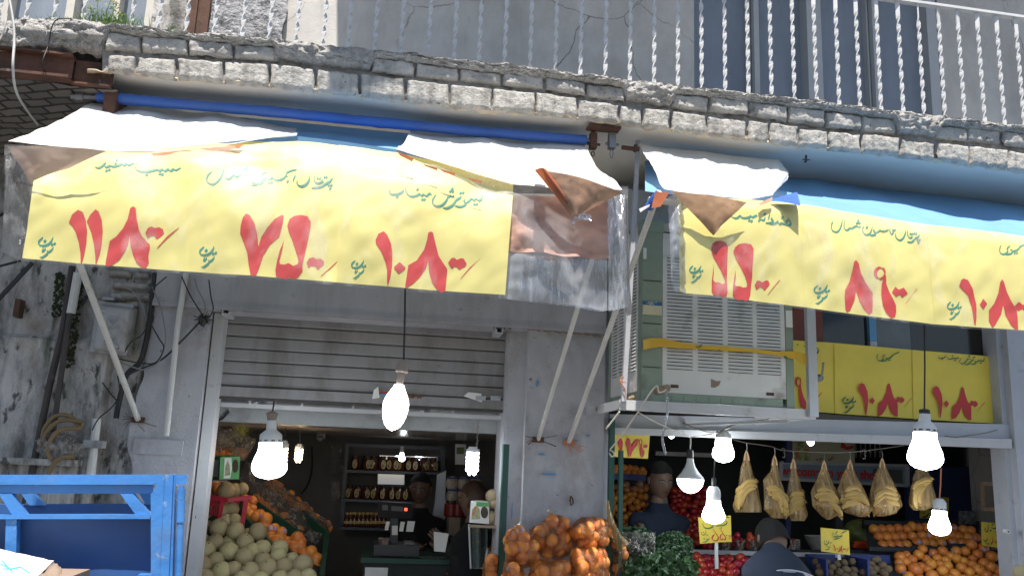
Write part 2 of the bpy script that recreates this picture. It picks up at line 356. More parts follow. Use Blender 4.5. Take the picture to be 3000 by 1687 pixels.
pm('label_green', (.16, .12, .06), .5, .4, 60, dirt=[dict(col=(.5, .42, .25), scale=70, lo=.52, hi=.58, amt=.9), dict(col=(.12, .25, .08), scale=45, lo=.6, hi=.66, amt=.9)])
pm('paper_white', (.70, .69, .66), .75, .05, 12)
pm('scale_black', (.025, .025, .03), .4, .1)
pm('scale_panel', (.14, .145, .15), .4, .05)
pm('led_red', (.3, .01, .01), .4, 0, emit=((1, .05, .02), 3))
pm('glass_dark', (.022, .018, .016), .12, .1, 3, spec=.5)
pm('glass_reflect', (.10, .105, .11), .15, .25, 6)
pm('door_red', (.16, .035, .02), .5, .25, 4)
pm('stripe_blue', (.10, .27, .48), .5, .05)
pm('banner_blue', (.18, .27, .38), .5, .2, 4)
pm('banner_cream', (.42, .42, .30), .6, .15, 5)
pm('partition_blue', (.03, .045, .13), .6, .15, 3)
pm('orange_peel', (.70, .235, .04), .38, .08, 9, [(220, .25, .002)], rnd=.14, coat=.15)
pm('mandarin_peel', (.56, .20, .03), .42, .1, 9, [(200, .3, .002)], rnd=.16)
pm('orange_tip', (.10, .10, .03), .7, .1)
pm('sticker_fruit', (.30, .32, .60), .4, .3, 200)
pm('melon_rind', (.43, .355, .195), .7, .16, 12, [(90, .5, .003)], rnd=.24, dirt=[dict(col=(.40, .31, .13), scale=9, lo=.45, hi=.68, amt=.8), dict(col=(.31, .29, .165), scale=26, lo=.52, hi=.66, amt=.5)])
pm('melon_net', (.42, .33, .20), .8, .15, 14, [(70, .7, .004)], rnd=.08, dirt=[dict(col=(.28, .24, .12), scale=30, lo=.5, hi=.6, amt=.6)])
pm('tomato_skin', (.42, .022, .014), .22, .1, 8, rnd=.2, coat=.4)
pm('kiwi_skin', (.15, .105, .06), .85, .15, 30, [(200, .4, .002)], rnd=.18)
pm('banana_peel', (.45, .29, .085), .5, .12, 12, dirt=[dict(col=(.12, .07, .03), scale=16, lo=.62, hi=.70, amt=.8)])
pm('banana_tip', (.08, .05, .025), .7, .1)
pm('leaf_dark', (.018, .05, .015), .5, .4, 18, rnd=0)
pm('leaf_mid', (.032, .078, .022), .5, .4, 18)
pm('basket_red', (.50, .025, .05), .45, .08)
pm('crate_blue', (.02, .04, .18), .5, .1)
pm('crate_green', (.012, .06, .04), .5, .1)
pm('crate_dark', (.02, .025, .03), .6, .1)
pm('box_green', (.10, .32, .10), .5, .2, 14)
pm('box_print', (.35, .38, .20), .6, .5, 22, dirt=[dict(col=(.4, .12, .05), scale=26, lo=.5, hi=.58, amt=.9), dict(col=(.06, .2, .05), scale=20, lo=.52, hi=.6, amt=.9)])
pm('box_hole', (.06, .04, .025), .8, .3, 30)
pm('nuts_pack', (.38, .32, .24), .35, .45, 60, dirt=[dict(col=(.10, .12, .3), scale=18, lo=.6, hi=.66, amt=.8)])
pm('pickle_red', (.20, .02, .015), .25, .4, 30)
pm('pickle_green', (.12, .16, .04), .35, .4, 30)
pm('cloth_black', (.012, .012, .014), .9, .2, 6, [(8, .3, .03)])
pm('cloth_navy', (.012, .022, .045), .85, .2, 6, [(8, .3, .03)])
pm('cloth_white', (.62, .63, .66), .85, .08, 6, [(10, .4, .03)])
pm('cloth_print', (.12, .15, .14), .85, .3, 12, dirt=[dict(col=(.3, .22, .08), scale=22, lo=.55, hi=.62, amt=.9)])
pm('skin', (.17, .10, .072), .55, .06, 12, sss=.05)
pm('hair_black', (.008, .007, .0065), .9, .2, 30, [(60, .6, .01, (1, 1, .2))])
pm('hair_brown', (.055, .025, .014), .55, .2, 30, [(60, .6, .01, (1, 1, .2))])
pm('lamp_white', (.62, .62, .62), .5, .06, 8)
pm('lamp_grey', (.22, .21, .2), .6, .15, 12)
pm('lamp_ceramic', (.26, .21, .18), .7, .2, 14)
pm('glow_cool', (.9, .9, .9), .4, 0, emit=((.88, .95, 1.0), 11))
pm('glow_white', (.9, .9, .9), .4, 0, emit=((1.0, .98, .93), 11))
pm('glow_warm', (.9, .9, .9), .4, 0, emit=((1.0, .72, .42), 11))
pm('chain_steel', (.22, .2, .18), .4, .2, 20, metallic=.7)
pm('tape_yellow', (.62, .38, .035), .4, .08, 9)
pm('pipe_dark', (.055, .045, .042), .7, .25, 10, [(40, .4, .004)], dirt=[dict(col=(.16, .13, .11), scale=12, lo=.58, hi=.72, amt=.6)])
pm('eye_white', (.22, .20, .19), .4, 0)
fabric('tarp_pink', (.60, .46, .40), .3, .7, .3, 14, dirt=[dict(col=(.36, .24, .2), scale=5, lo=.5, hi=.7, amt=.6)])
fabric('tarp_salmon', (.60, .33, .25), .35, .6, .4, 10, dirt=[dict(col=(.32, .24, .24), scale=6, lo=.5, hi=.7, amt=.6)])
pm('handle_amber', (.58, .37, .19), .5, .1, 20)
pm('slot_dark', (.03, .03, .03), .7, 0)
fabric('bag_back', (.70, .30, .09), .3, .5, .3, 14)
pm('interior_stone', (.26, .25, .235), .85, .15, 4, [(12, .3, .01)], dirt=[dict(col=(.13, .12, .11), scale=4, lo=.48, hi=.68, amt=.6), dict(kind='crack', col=(.08, .075, .07), scale=3.2, w=.012, lo=.3, hi=.5)])
# ------------------------------------------------------------------ ground
g = MB(); g.grid(lambda u, v: Vector((-60 + 120 * u, -80 + 82.6 * v, 0)), 24, 16)
tag(g.build('road', 'asphalt', smooth=0), kind='structure')
g = MB(); g.box(-60, 60, 2.62, 9.5, -.2, .12)
tag(g.build('pavement', 'pavement', smooth=0), kind='structure')
# ------------------------------------------------------------------ the building
bld = thing('shop_building', 'old two-storey shop building with a brick-edged balcony above two open greengrocer shops', 'building', (0, WALL, 0))
def X(px, py, Y=WALL): return s(px, py, Y).x
def Z(px, py, Y=WALL): return s(px, py, Y).z
LIPTOP = [(-220, 40), (0, 64), (155, 57), (270, 66), (388, 82), (582, 101), (795, 116), (1000, 140), (1195, 160), (1388, 183), (1583, 206), (1777, 229), (2000, 256), (2194, 276), (2387, 299), (2582, 323), (2776, 346), (3000, 373), (3250, 403)]
MID = [(0, 150), (311, 152), (408, 158), (815, 186), (1194, 229), (1583, 268), (1883, 314), (2194, 346), (2387, 376), (2700, 408), (3000, 439), (3250, 466)]
BOT = [(0, 205), (311, 210), (524, 233), (777, 253), (1000, 276), (1194, 299), (1388, 322), (1583, 338), (1777, 355), (1893, 376), (2000, 388), (2194, 411), (2387, 434), (2582, 451), (2776, 474), (3000, 504), (3250, 532)]
DEEP = [(-300, 309, 84), (817, 1090, 58), (1833, 1966, 62), (2628, 2740, 60)]
def lipth(x):
    b = 24 + 4.5 * nz(x * .02, 3.1)
    for a, c, h in DEEP:
        e = min(x - a, c - x)
        if e > -14: b = max(b, b + (h + 6 * nz(x * .05, 9) - b) * min(1, max(0, (e + 14) / 18)))
    return b
def lip(u, v):
    x = -300 + 3600 * u
    top = s(x, interp(LIPTOP, x), SLAB); bt = s(x, interp(LIPTOP, x) + lipth(x), SLAB)
    n1 = fbm(top.x * 9, v * 3.1, 4.2, 5); n2 = fbm(top.x * 9, v * 2.7, 17.0, 5); n3 = fbm(top.x * 26, v * 7, 2.0, 3)
    big = 1.6 if x < 330 else 1.0
    if v < .12: return Vector((top.x, WALL + .1 - (WALL + .1 - SLAB - .16) * v / .12, top.z - .012))
    if v < .34:
        t = (v - .12) / .22
        return Vector((top.x, SLAB + .16 * (1 - t) - .012 * t + .010 * n2, top.z - .012 * abs(1 - t) + .011 * n1 * t * big))
    t = (v - .34) / .66
    bulge = math.sin(min(1, t * 1.15) * math.pi) * .014
    return Vector((top.x + .004 * n3, SLAB - .014 - bulge - .014 * n1 * big - .012 * n3 - .005 * nz(top.x * 70, v * 16, 3) + (.05 * max(0, t - .9) * 10 if t > .9 else 0), top.z + (bt.z - top.z) * t + .008 * n2))
m = MB(); m.grid(lip, 1300, 34); m.build('concrete_lip', 'cement_lip', bld, smooth=60)
m = MB(); m.grid(lambda u, v: (lambda x: s(x, interp(LIPTOP, x) + 14 + (interp(BOT, x) - interp(LIPTOP, x) - 16) * v, SLAB + .022 + .012 * fbm(x * .06, v * 5, 1.0, 4)))(300 + 3000 * u), 500, 18)
m.build('mortar_bed', 'mortar', bld, smooth=60)
def brick(m, x0, x1, t0, t1, b0, b1, seed, rough=1.0):
    c = [s(x0, t0, SLAB), s(x1, t1, SLAB), s(x1, b1, SLAB), s(x0, b0, SLAB)]
    w = (c[1] - c[0]).length; h = (c[3] - c[0]).length
    tilt = random.uniform(-.006, .006); push = random.uniform(-.006, .006)
    def fn(u, v):
        p = c[0].lerp(c[1], u).lerp(c[3].lerp(c[2], u), v)
        eu, ev = min(u, 1 - u) * w, min(v, 1 - v) * h
        n = fbm(p.x * 22 + seed, p.z * 22, seed * .7, 4)
        e = max(0.0, min(eu, ev) + .004 * n)
        q = 1 - math.exp(-e / .0036)
        p.y = SLAB + .022 - .030 * q - .0045 * n * rough * q - .0025 * nz(p.x * 70, p.z * 70, seed) + push + tilt * (u - .5)
        p.z += .004 * nz(p.x * 14, seed) * rough; p.x += .003 * nz(p.z * 20, seed + 5)
        return p
    m.grid(fn, 26, 14)
UP = [(307, 412), (415, 549), (553, 681), (685, 817), (1089, 1213), (1219, 1345), (1347, 1470), (1474, 1594), (1598, 1716), (1720, 1831), (1966, 2076), (2078, 2192), (2194, 2307), (2310, 2417), (2421, 2524), (2526, 2628), (2739, 2833), (2835, 2932), (2940, 3048), (3052, 3160)]
LO = [(313, 396), (400, 516), (522, 652), (656, 790), (792, 922), (928, 1052), (1056, 1186), (1190, 1316), (1319, 1442), (1446, 1567), (1571, 1691), (1695, 1815), (1818, 1881), (1885, 1963), (1967, 2070), (2074, 2190), (2194, 2254), (2258, 2338), (2341, 2425), (2428, 2524), (2527, 2636), (2639, 2741), (2747, 2838), (2844, 2951), (2955, 3087), (3092, 3200)]
m = MB()
for i, (a, b) in enumerate(UP):
    dt = random.uniform(-2, 4)
    brick(m, a, b, interp(LIPTOP, a) + 20 + dt, interp(LIPTOP, b) + 20 + dt, interp(MID, a) - 8, interp(MID, b) - 8, i * 3.7, 1.2)
m.build('upper_brick_course', 'brick_grey', bld, smooth=60)
m = MB()
for i, (a, b) in enumerate(LO):
    dt = random.uniform(-2, 3)
    brick(m, a + random.uniform(-1, 2), b - random.uniform(-1, 2), interp(MID, a) + 3 + dt, interp(MID, b) + 3 + dt, interp(BOT, a) - 1 + random.uniform(-3, 2), interp(BOT, b) - 1 + random.uniform(-3, 2), 60 + i * 2.3)
m.build('lower_brick_course', 'brick_white', bld, smooth=60)
# loose stones at the broken left end
m = MB()
for (x0, x1, y0, y1) in [(152, 234, 88, 122), (232, 302, 84, 128), (186, 300, 62, 90), (60, 150, 70, 120), (-20, 60, 80, 130)]:
    c = s((x0 + x1) / 2, (y0 + y1) / 2, SLAB - .01); k = 2504 / SLAB
    m.ball(c, 1, 18, 12, ((x1 - x0) / k / 2, .035, (y1 - y0) / k / 2), fn=lambda q, sd=x0: 1 + .22 * fbm(q.x * 2 + sd, q.y * 2, q.z * 2, 4))
m.build('broken_stone', 'cement_lip', bld, smooth=60)
# cream plaster edge and grey soffit
def edge(u, v):
    x = 255 + 3000 * u
    p = s(x, interp(BOT, x) - 5 + (10 + 7 * nz(x * .03, 1.7)) * v, SLAB + .004 + .05 * v)
    n = fbm(p.x * 16, v * 3, 8.0, 5)
    p.y += -.016 * n; p.z += .006 * n
    return p
m = MB(); m.grid(edge, 500, 6); m.build('plaster_edge', 'cream_edge', bld, smooth=60)
def soff(u, v):
    x = 255 + 3000 * u
    p = s(x, interp(BOT, x) + 4, SLAB + .05)
    p.y = SLAB + .05 + (WALL + .15 - SLAB - .05) * v; p.z += .012 + .006 * fbm(p.x * 2, p.y * 2, 0, 3)
    return p
m = MB(); m.grid(soff, 120, 14); m.build('soffit', 'soffit_paint', bld, smooth=60)
# left end: rusty joist and brick jack arch
zt, zb = Z(60, 146, SLAB), Z(60, 212, SLAB); x0, x1, x2 = X(-260, 180, SLAB), X(210, 180, SLAB), X(326, 180, SLAB)
m = MB(); m.box(x0, x1, SLAB + .02, SLAB + .03, zb, zt); m.box(x0, x1, SLAB - .012, SLAB + .06, zt - .006, zt + .004); m.box(x0, x1, SLAB - .012, SLAB + .06, zb - .006, zb + .006)
m.box(x1, x2, SLAB + .05, SLAB + .06, zb - .01, zt); m.box(x1 - .004, x2, SLAB + .03, SLAB + .10, zb - .012, zb - .004)
m.build('steel_joist', 'rust', bld, smooth=0)
def brickmat():
    m = pm('vault_brick', (.1, .09, .085), .95, .3, 9, (40, .7, .015)); nt = m.node_tree; b = nt.nodes["Principled BSDF"]
    bt = nt.nodes.new("ShaderNodeTexBrick"); bt.inputs["Color1"].default_value = (.16, .145, .135, 1); bt.inputs["Color2"].default_value = (.09, .08, .075, 1)
    bt.inputs["Mortar"].default_value = (.035, .032, .03, 1); bt.inputs["Scale"].default_value = 4.2; bt.inputs["Mortar Size"].default_value = .03; bt.inputs["Bias"].default_value = -.2
    tc = nt.nodes.new("ShaderNodeTexCoord"); mp = nt.nodes.new("ShaderNodeMapping"); mp.inputs["Rotation"].default_value = (0, 0, .35)
    nt.links.new(tc.outputs["Object"], mp.inputs[0]); nt.links.new(mp.outputs[0], bt.inputs["Vector"]); nt.links.new(bt.outputs["Color"], b.inputs["Base Color"])
    bp = nt.nodes.new("ShaderNodeBump"); bp.inputs["Distance"].default_value = .03; bp.inputs["Strength"].default_value = 1; bp.invert = True
    nt.links.new(bt.outputs["Fac"], bp.inputs["Height"]); nt.links.new(bp.outputs[0], b.inputs["Normal"])
brickmat()
def vault(u, v):
    x = -3.2 + (x2 + .02 + 3.2) * u; y = SLAB + .06 + (WALL - SLAB + .1) * v
    return Vector((x, y, zb - .012 - .10 * v - .05 * math.sin(v * math.pi) * 0 + .012 * fbm(x * 6, y * 6, 1, 4)))
m = MB(); m.grid(vault, 60, 30); m.build('brick_vault', 'vault_brick', bld, smooth=60)
m = MB(); m.bar((x2 - .01, SLAB + .08, zb - .07), (x2 - .01, WALL, zb - .09), .05, .14); m.build('cross_joist', 'rust', bld, smooth=0)
# upper storey wall, piers and windows
zf = Z(1500, 200, SLAB) - .25
m = MB(); m.box(X(832, 60), X(2033, 200), WALL, WALL + .3, zf, 6.4); m.box(X(2758, 200), X(3700, 200), WALL, WALL + .3, zf, 6.4); m.box(-4.5, 4.5, WALL + .35, WALL + .5, zf, 6.4)
m.build('upper_wall', 'plaster_wall', bld, smooth=0)
def rough_panel(name, mat, px0, px1, amp, f, Y0, nx=70, nzr=60):
    xa, xb = X(px0, 60), X(px1, 60)
    mm = MB(); mm.grid(lambda u, v: Vector((xa + (xb - xa) * u + (.03 * fbm(v * 9, 3, 1, 4) if u > .99 else 0), Y0 + amp * fbm((xa + (xb - xa) * u) * f, v * 2.6 * f, 7, 5), zf + (6.4 - zf) * v)), nx, nzr)
    return mm.build(name, mat, bld, smooth=60)
rough_panel('rough_pier', 'old_wall', 446, 548, .03, 5, WALL - .02)
rough_panel('foil_patch', 'foil', 615, 835, .035, 7, WALL - .025, 90, 90)
m = MB(); m.box(X(548, 60), X(617, 60), WALL - .05, WALL + .1, zf, 6.4); m.box(X(576, 60), X(582, 60), WALL - .062, WALL - .05, zf, 6.4); m.build('rusty_column', 'rust', bld, smooth=0)
def window(px0, px1, posts, fm, py):
    w = MB(); xa, xb = X(px0, py), X(px1, py)
    for (a, b, dp) in posts: w.box(X(a, py), X(b, py), WALL + .05 - dp, WALL + .11, zf, 6.3)
    w.box(xa, xb, WALL + .045, WALL + .11, 6.25, 6.35)
    fr = w.build('window', fm, bld, smooth=0)
    p = MB(); p.box(xa, xb, WALL + .08, WALL + .09, zf, 6.3); p.build('pane', 'blind', fr, smooth=0)
window(-400, 446, [(-8, 20, .06), (192, 216, .07), (328, 344, .05), (424, 447, .06), (-140, -118, .05), (-300, -280, .05)], 'window_frame', 60)
window(2033, 2760, [(2032, 2038, .03), (2200, 2206, .02), (2209, 2224, .06), (2366, 2382, .06), (2387, 2408, .06), (2552, 2557, .02), (2560, 2578, .06), (2724, 2752, .05)], 'window_frame_grey', 200)
# unseen slab added overhead to shade the upper wall and railing's left half
zu = 6.0
m = MB(); m.hexa([(X(905, 100), 2.66, zu), (4.6, 3.55, zu), (4.6, 3.55, zu + .2), (X(905, 100), 2.66, zu + .2)], [(X(905, 100), WALL + .3, zu), (4.6, WALL + .3, zu), (4.6, WALL + .3, zu + .2), (X(905, 100), WALL + .3, zu + .2)])
m.build('unseen_shade_slab', 'soffit_paint', bld, smooth=0)
m = MB(); m.box(-4.5, 4.5, WALL + .05, WALL + .5, 6.35, 9.5); m.build('top_storey_wall', 'plaster_wall', bld, smooth=0)
# ground storey: walls
def ow(u, v):
    xa, xb = -3.4, X(446, 900)
    x = xa + (xb - xa) * u; z = .1 + (zb - .05 - .1) * v
    n = fbm(x * 3, z * 2, 3, 5)
    return Vector((x, WALL + .03 + .03 * n - (.05 if z < Z(100, 985) and x < X(330, 985) else 0) * 1.0, z))
m = MB(); m.grid(ow, 110, 120); m.build('old_wall', 'old_wall', bld, smooth=60)
m = MB()
for (px, py, w, h) in [(355, 835, 52, 24), (405, 838, 70, 24), (350, 800, 60, 22), (400, 868, 90, 26), (345, 868, 40, 26), (420, 806, 44, 22)]:
    c = s(px, py, WALL); k = 2504 / WALL
    def fb(u, v, c=c, w=w, h=h):
        eu, ev = min(u, 1 - u) * w / k, min(v, 1 - v) * h / k
        q = 1 - math.exp(-max(0, min(eu, ev)) / .008)
        return Vector((c.x + (u - .5) * w / k, WALL + .02 - .045 * q - .006 * fbm(u * 4 + px, v * 4, 1, 3), c.z + (.5 - v) * h / k))
    m.grid(fb, 10, 8)
m.build('exposed_brick', 'brick_grey', bld, smooth=60)
xp0, xp1 = X(425, 1000), X(598, 1130)
def pier(u, v):
    x = xp0 + (xp1 - xp0) * u; z = .1 + (Z(560, 905) - .1) * v
    if u < .02: return Vector((x + .05 * fbm(z * 3, 1, 1, 4), WALL + .2, z))
    return Vector((x + (.05 * fbm(z * 3, 1, 1, 4) if u < .08 else 0), WALL - .035 + .008 * fbm(x * 4, z * 4, 2, 4), z))
m = MB(); m.grid(pier, 40, 90); m.box(xp1 - .02, xp1, WALL - .03, WALL + .3, .1, Z(560, 905)); m.build('left_pier', 'pillar_paint', bld, smooth=40)
zl0 = Z(1060, 939)                                # underside of the lintel
xl1 = X(1768, 960)
m = MB(); m.grid(lambda u, v: Vector((xp0 + .03 + (xl1 - xp0 - .03) * u, WALL - .06 - (.012 if v < .04 else 0) + .005 * fbm(u * 18, v * 5, 3, 4), zl0 + (zf - zl0 + .1) * v)), 120, 50)
m.box(xp0 + .03, xl1, WALL - .05, WALL + .35, zl0, zl0 + .05); m.box(xl1 - .01, xl1, WALL - .05, WALL + .3, zl0, zf)
m.build('lintel', 'lintel_paint', bld, smooth=40)
xq0, xq1 = X(1537, 1240), X(1766, 1240)
m = MB(); m.grid(lambda u, v: Vector((xq0 + (xq1 - xq0) * u, WALL - .03 + .012 * fbm(u * 3, v * 9, 5, 4), .1 + (zl0 - .1) * v)), 50, 110)
m.box(xq1 - .004, xq1, WALL - .028, WALL + .4, .1, zl0); m.box(X(1487, 1200), xq0 + .01, WALL + .03, WALL + .4, .1, zl0); m.box(xq0, xq0 + .005, WALL - .028, WALL + .1, .1, zl0)
m.build('pillar', 'pillar_paint', bld, smooth=40)
for (px, py, w, h) in [(1610, 1388, 62, 7), (1575, 1122, 8, 26), (1588, 1330, 22, 8), (1725, 1275, 10, 9), (1690, 1290, 12, 6), (1660, 1284, 10, 7), (1500, 1500, 4, 60)]:
    c = s(px, py, WALL - .047); k = 2504 / WALL; n = 14; m = MB()
    m.prism([Vector((c.x + math.cos(a * 2 * math.pi / n) * w / 2 / k * random.uniform(.6, 1), c.y, c.z + math.sin(a * 2 * math.pi / n) * h / 2 / k * random.uniform(.5, 1))) for a in range(n)], (0, .012, 0)); m.build('paint_mark', 'stripe_blue', bld, smooth=0)
def grime(pts, w, mat, name, par, Y, seed=0):
    r = random.Random(seed); m = MB(); L = []
    for (a, b), (c, e) in zip(pts, pts[1:]):
        for k in range(14): f = k / 14; L.append((a + (c - a) * f, b + (e - b) * f + r.uniform(-2.5, 2.5)))
    vs = [];
    for x, y in L:
        h = w * r.uniform(.25, 1.1); vs += [s(x, y - h, Y), s(x, y + h, Y)]
    m.add(vs, [(2 * i, 2 * i + 2, 2 * i + 3, 2 * i + 1) for i in range(len(L) - 1)]); return m.build(name, mat, par, smooth=0)
grime([(1540, 962), (1620, 970), (1700, 978), (1766, 984)], 4.5, 'cardboard_brown', 'grime_line', bld, WALL - .066, 1)
grime([(1445, 958), (1475, 955), (1500, 960)], 6, 'pipe_dark', 'grime_line', bld, WALL - .067, 2)
grime([(455, 884), (520, 889), (600, 893)], 5, 'cardboard_brown', 'grime_line', bld, WALL - .066, 3)
m = MB(); m.tube([s(1672, 1452, WALL - .05), s(1678, 1460, WALL - .05), s(1679, 1474, WALL - .05), s(1673, 1480, WALL - .05), s(1670, 1466, WALL - .05), s(1672, 1452, WALL - .05)], .004, 6); m.build('iron_ring', 'rust', bld)
# shutter
YS = WALL + .12
sx0, sx1 = X(640, 1000, YS), X(1486, 1100, YS); sz0 = Z(1054, 1180, YS)
pitch = (Z(1054, 1180, YS) - Z(1054, 1180 - 36.5, YS)) * -1
sh = MB(); nsl = 9; zz = sz0 + .055
for k in range(nsl):
    za, zb2 = zz + pitch * k, zz + pitch * (k + 1)
    sh.grid(lambda u, v: Vector((sx0 + (sx1 - sx0) * u, YS + .003 * (2 * v - 1) ** 8 + (.010 if v in (0, 1) else 0) + .0006 * math.sin(v * 31) + .0025 * fbm(u * 3, k * 2.0, 1, 2), za + (zb2 - za) * (.012 + .976 * v))), 24, 16)
shm = sh.build('roller_shutter', 'shutter_grey', bld, smooth=50)
m = MB(); m.box(sx0, sx1, YS + .02, YS + .03, sz0, zz + pitch * nsl); m.build('slat_gap', 'metal_dark', shm, smooth=0)
m = MB(); m.box(sx0, sx1, YS - .012, YS + .012, sz0, sz0 + .052); brl = m.build('bottom_rail', 'shutter_grey', shm, smooth=0); m = MB(); m.box(sx0, sx1, YS - .014, YS + .02, sz0 - .014, sz0 - .002); m.build('rubber_lip', 'pipe_dark', shm, smooth=0)
m = MB()
for px in (1452, 1408):
    c = s(px, 1166, YS - .014); m.box(c.x - .028, c.x + .028, YS - .017, YS - .013, c.z - .012, c.z + .012)
    if px == 1452:
        for q in (-.014, .014): m.lathe([(.006, 0), (.004, .004)], (c.x + q, YS - .02, c.z), 8)
m.build('lock_plate', 'metal_lilac', shm, smooth=0)
for q, mt_ in (([(1095, 1142), (1108, 1132), (1112, 1165), (1090, 1168)], 'sticker_white'), ([(1114, 1146), (1146, 1149), (1146, 1153), (1114, 1150)], 'ink_red'), ([(1114, 1152), (1147, 1155), (1147, 1163), (1120, 1161)], 'stripe_blue'), ([(1358, 1160), (1372, 1148), (1410, 1152), (1412, 1178), (1362, 1174)], 'sticker_white')):
    m = MB(); m.add([s(x, y, YS - .0145) for x, y in q], [(0, 1, 2, 3)]); m.build('sticker', mt_, brl, smooth=0)
grime([(1192, 1158), (1215, 1160), (1238, 1163)], 7, 'rust', 'rust_mark', brl, YS - .0145, 5)
m = MB(); m.box(X(604, 1120), X(636, 1120), WALL + .02, WALL + .16, .1, zl0 - .005); m.build('shutter_guide', 'metal_white', bld, smooth=0)
m = MB(); m.box(X(1486, 1100), X(1500, 1100), WALL + .04, WALL + .16, .1, zl0 - .005); m.build('shutter_guide', 'pillar_paint', bld, smooth=0)
m = MB()
for px, py in ((664, 912), (1462, 968)):
    c = s(px, py, WALL - .04)
    for (a, b, e, f2) in ((-.02, .02, .013, .02), (-.02, .02, -.02, -.013), (-.02, -.013, -.013, .013), (.013, .02, -.013, .013)): m.box(c.x + a, c.x + b, WALL - .06, WALL + .1, c.z + e, c.z + f2)
    m.build('box_tube_stub', 'metal_white', bld, smooth=0); m = MB()
# right shop front: posts, beams, transom
m = MB()
def strip(t, b, Y, dp):
    """board whose front shows between pixel lines t and b: ((x, y), (x, y))"""
    fr = [s(*b[0], Y), s(*b[1], Y), s(*t[1], Y), s(*t[0], Y)]
    m.hexa(fr, [p + Vector((0, dp, 0)) for p in fr])
strip(((1786, 1212), (2975, 1243)), ((1786, 1256), (2975, 1284)), WALL - .01, .12)
m.build('shop_front_beam', 'metal_lilac', bld, smooth=0)
m = MB(); strip(((1786, 1252), (2965, 1285)), ((1786, 1270), (2965, 1313)), WALL - .04, .05); m.build('shop_front_rail', 'metal_white', bld, smooth=0)
m = MB(); m.box(X(2957, 1300), X(3060, 1300), WALL - .05, WALL + .1, .1, zf); m.build('right_post', 'metal_lilac', bld, smooth=0)
m = MB(); m.box(X(3060, 1300), 4.5, WALL - .02, WALL + .3, .1, zf); m.build('right_wall', 'plaster_wall', bld, smooth=0)
m = MB(); m.box(xq1 + .003, xq1 + .03, WALL + .02, WALL + .08, .1, zf); m.build('black_reveal', 'metal_dark', bld, smooth=0)
def zcol(py): return Z(2400, py)
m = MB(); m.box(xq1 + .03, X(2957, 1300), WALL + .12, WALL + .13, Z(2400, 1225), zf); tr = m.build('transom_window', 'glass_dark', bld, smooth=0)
m = MB(); m.box(X(2592, 980), X(2700, 980), WALL + .112, WALL + .118, Z(2400, 1080), zf); m.build('grey_panel', 'glass_reflect', tr, smooth=0)
m = MB(); m.box(X(2338, 980), X(2440, 980), WALL + .112, WALL + .118, Z(2400, 1080), zf); m.build('red_panel', 'door_red', tr, smooth=0)
m = MB(); m.box(X(2574, 980), X(2594, 980), WALL + .09, WALL + .12, Z(2580, 992), zf); m.build('mullion', 'stripe_blue', tr, smooth=0)
m = MB(); m.box(X(2574, 980), X(2594, 980), WALL + .09, WALL + .12, Z(2580, 1030), Z(2580, 993)); m.build('mullion', 'metal_lilac', tr, smooth=0)
m = MB()
for a, b in ((1767, 1782), (2942, 2957)):
    m = MB(); m.box(X(a, 1300), X(b, 1300), WALL, WALL + .12, .1, zf); m.build('door_post', 'metal_lilac', bld, smooth=0)
m = MB(); m.box(X(1777, 1400), X(1791, 1400), WALL - .06, WALL - .02, .1, Z(1784, 1224, WALL - .06)); m.build('green_door_post', 'post_green', bld, smooth=0)
m = MB(); m.box(X(1795, 1500), X(1806, 1500), WALL - .12, WALL - .09, .1, Z(1800, 1318, WALL - .12)); m.build('green_door_edge', 'post_green', bld, smooth=0)
m = MB(); m.box(X(1462, 1500), X(1479, 1500), WALL - .07, WALL - .02, .1, Z(1475, 1300, WALL - .07)); m.build('green_gate_edge', 'post_green', bld, smooth=0)
# interiors
BK = 7.5
lx0, lx1 = X(575, 1250) - .05, xq0 - .1
zc = s(1050, 1254, WALL + .55).z
m = MB(); m.box(lx0 - .6, xq1 - .041, BK, BK + .1, .1, zc + .1); m.box(lx0 - .7, lx0 - .6, WALL + .35, BK, .1, zc + .1); m.box(xq1 - .12, xq1 - .04, WALL + .41, BK - .001, .1, zc + .5)
m.build('left_shop_wall', 'interior_grey', bld, smooth=0)
m = MB(); m.box(lx0 - .6, xq1 - .125, WALL + .5, BK - .001, zc, zc + .05); m.build('left_shop_ceiling', 'interior_ceiling', bld, smooth=0)
m = MB(); m.box(lx0 - .6, 3.6, WALL + .1, BK, .1, .16); m.build('shop_floor', 'tile_floor', bld, smooth=0)
m = MB()
m.box(lx0 - .1, lx1 + .1, WALL + .42, WALL + .5, zc, sz0 + .3)
m.build('mezzanine_edge', 'ceiling_white', bld, smooth=0)
m = MB(); zq = sz0 - .028
for k in range(7):
    a = lx0 + (lx1 - lx0) * k / 6; m.box(a - .006, a + .006, WALL + .19, WALL + .2, zq, zq + .06)
m.box(lx0, lx1, WALL + .2, WALL + .23, zq - .022, zq); m.box(lx0, lx1, WALL + .34, WALL + .36, zq - .015, zq + .005)
for k in (1, 4): m.bar((lx0 + .5 * k * .6, WALL + .2, zq), (lx0 + .5 * k * .6 + .12, WALL + .42, zq + .05), .02)
m.build('ceiling_truss', 'metal_white', bld, smooth=0)
rx0, rx1 = xq1 + .02, X(2957, 1300)
zr = Z(2300, 1200)
m = MB(); m.box(rx0 - .1, rx1 + 3.2, BK, BK + .1, .1, zr + .2)
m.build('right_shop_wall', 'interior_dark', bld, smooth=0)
m = MB(); wp = [(s(2990, 1400, 5.2).x, 5.2), (s(2842, 1400, 5.65).x, 5.65), (s(2838, 1400, BK).x, BK - .01)]
for (xa, ya), (xb, yb) in zip(wp, wp[1:]): m.grid(lambda u, v: Vector((xa + (xb - xa) * u, ya + (yb - ya) * u + .004 * fbm(u * 3, v * 5, 2, 3), .1 + zr * v)), 16, 16)
m.build('shop_side_wall', 'interior_stone', bld, smooth=40)
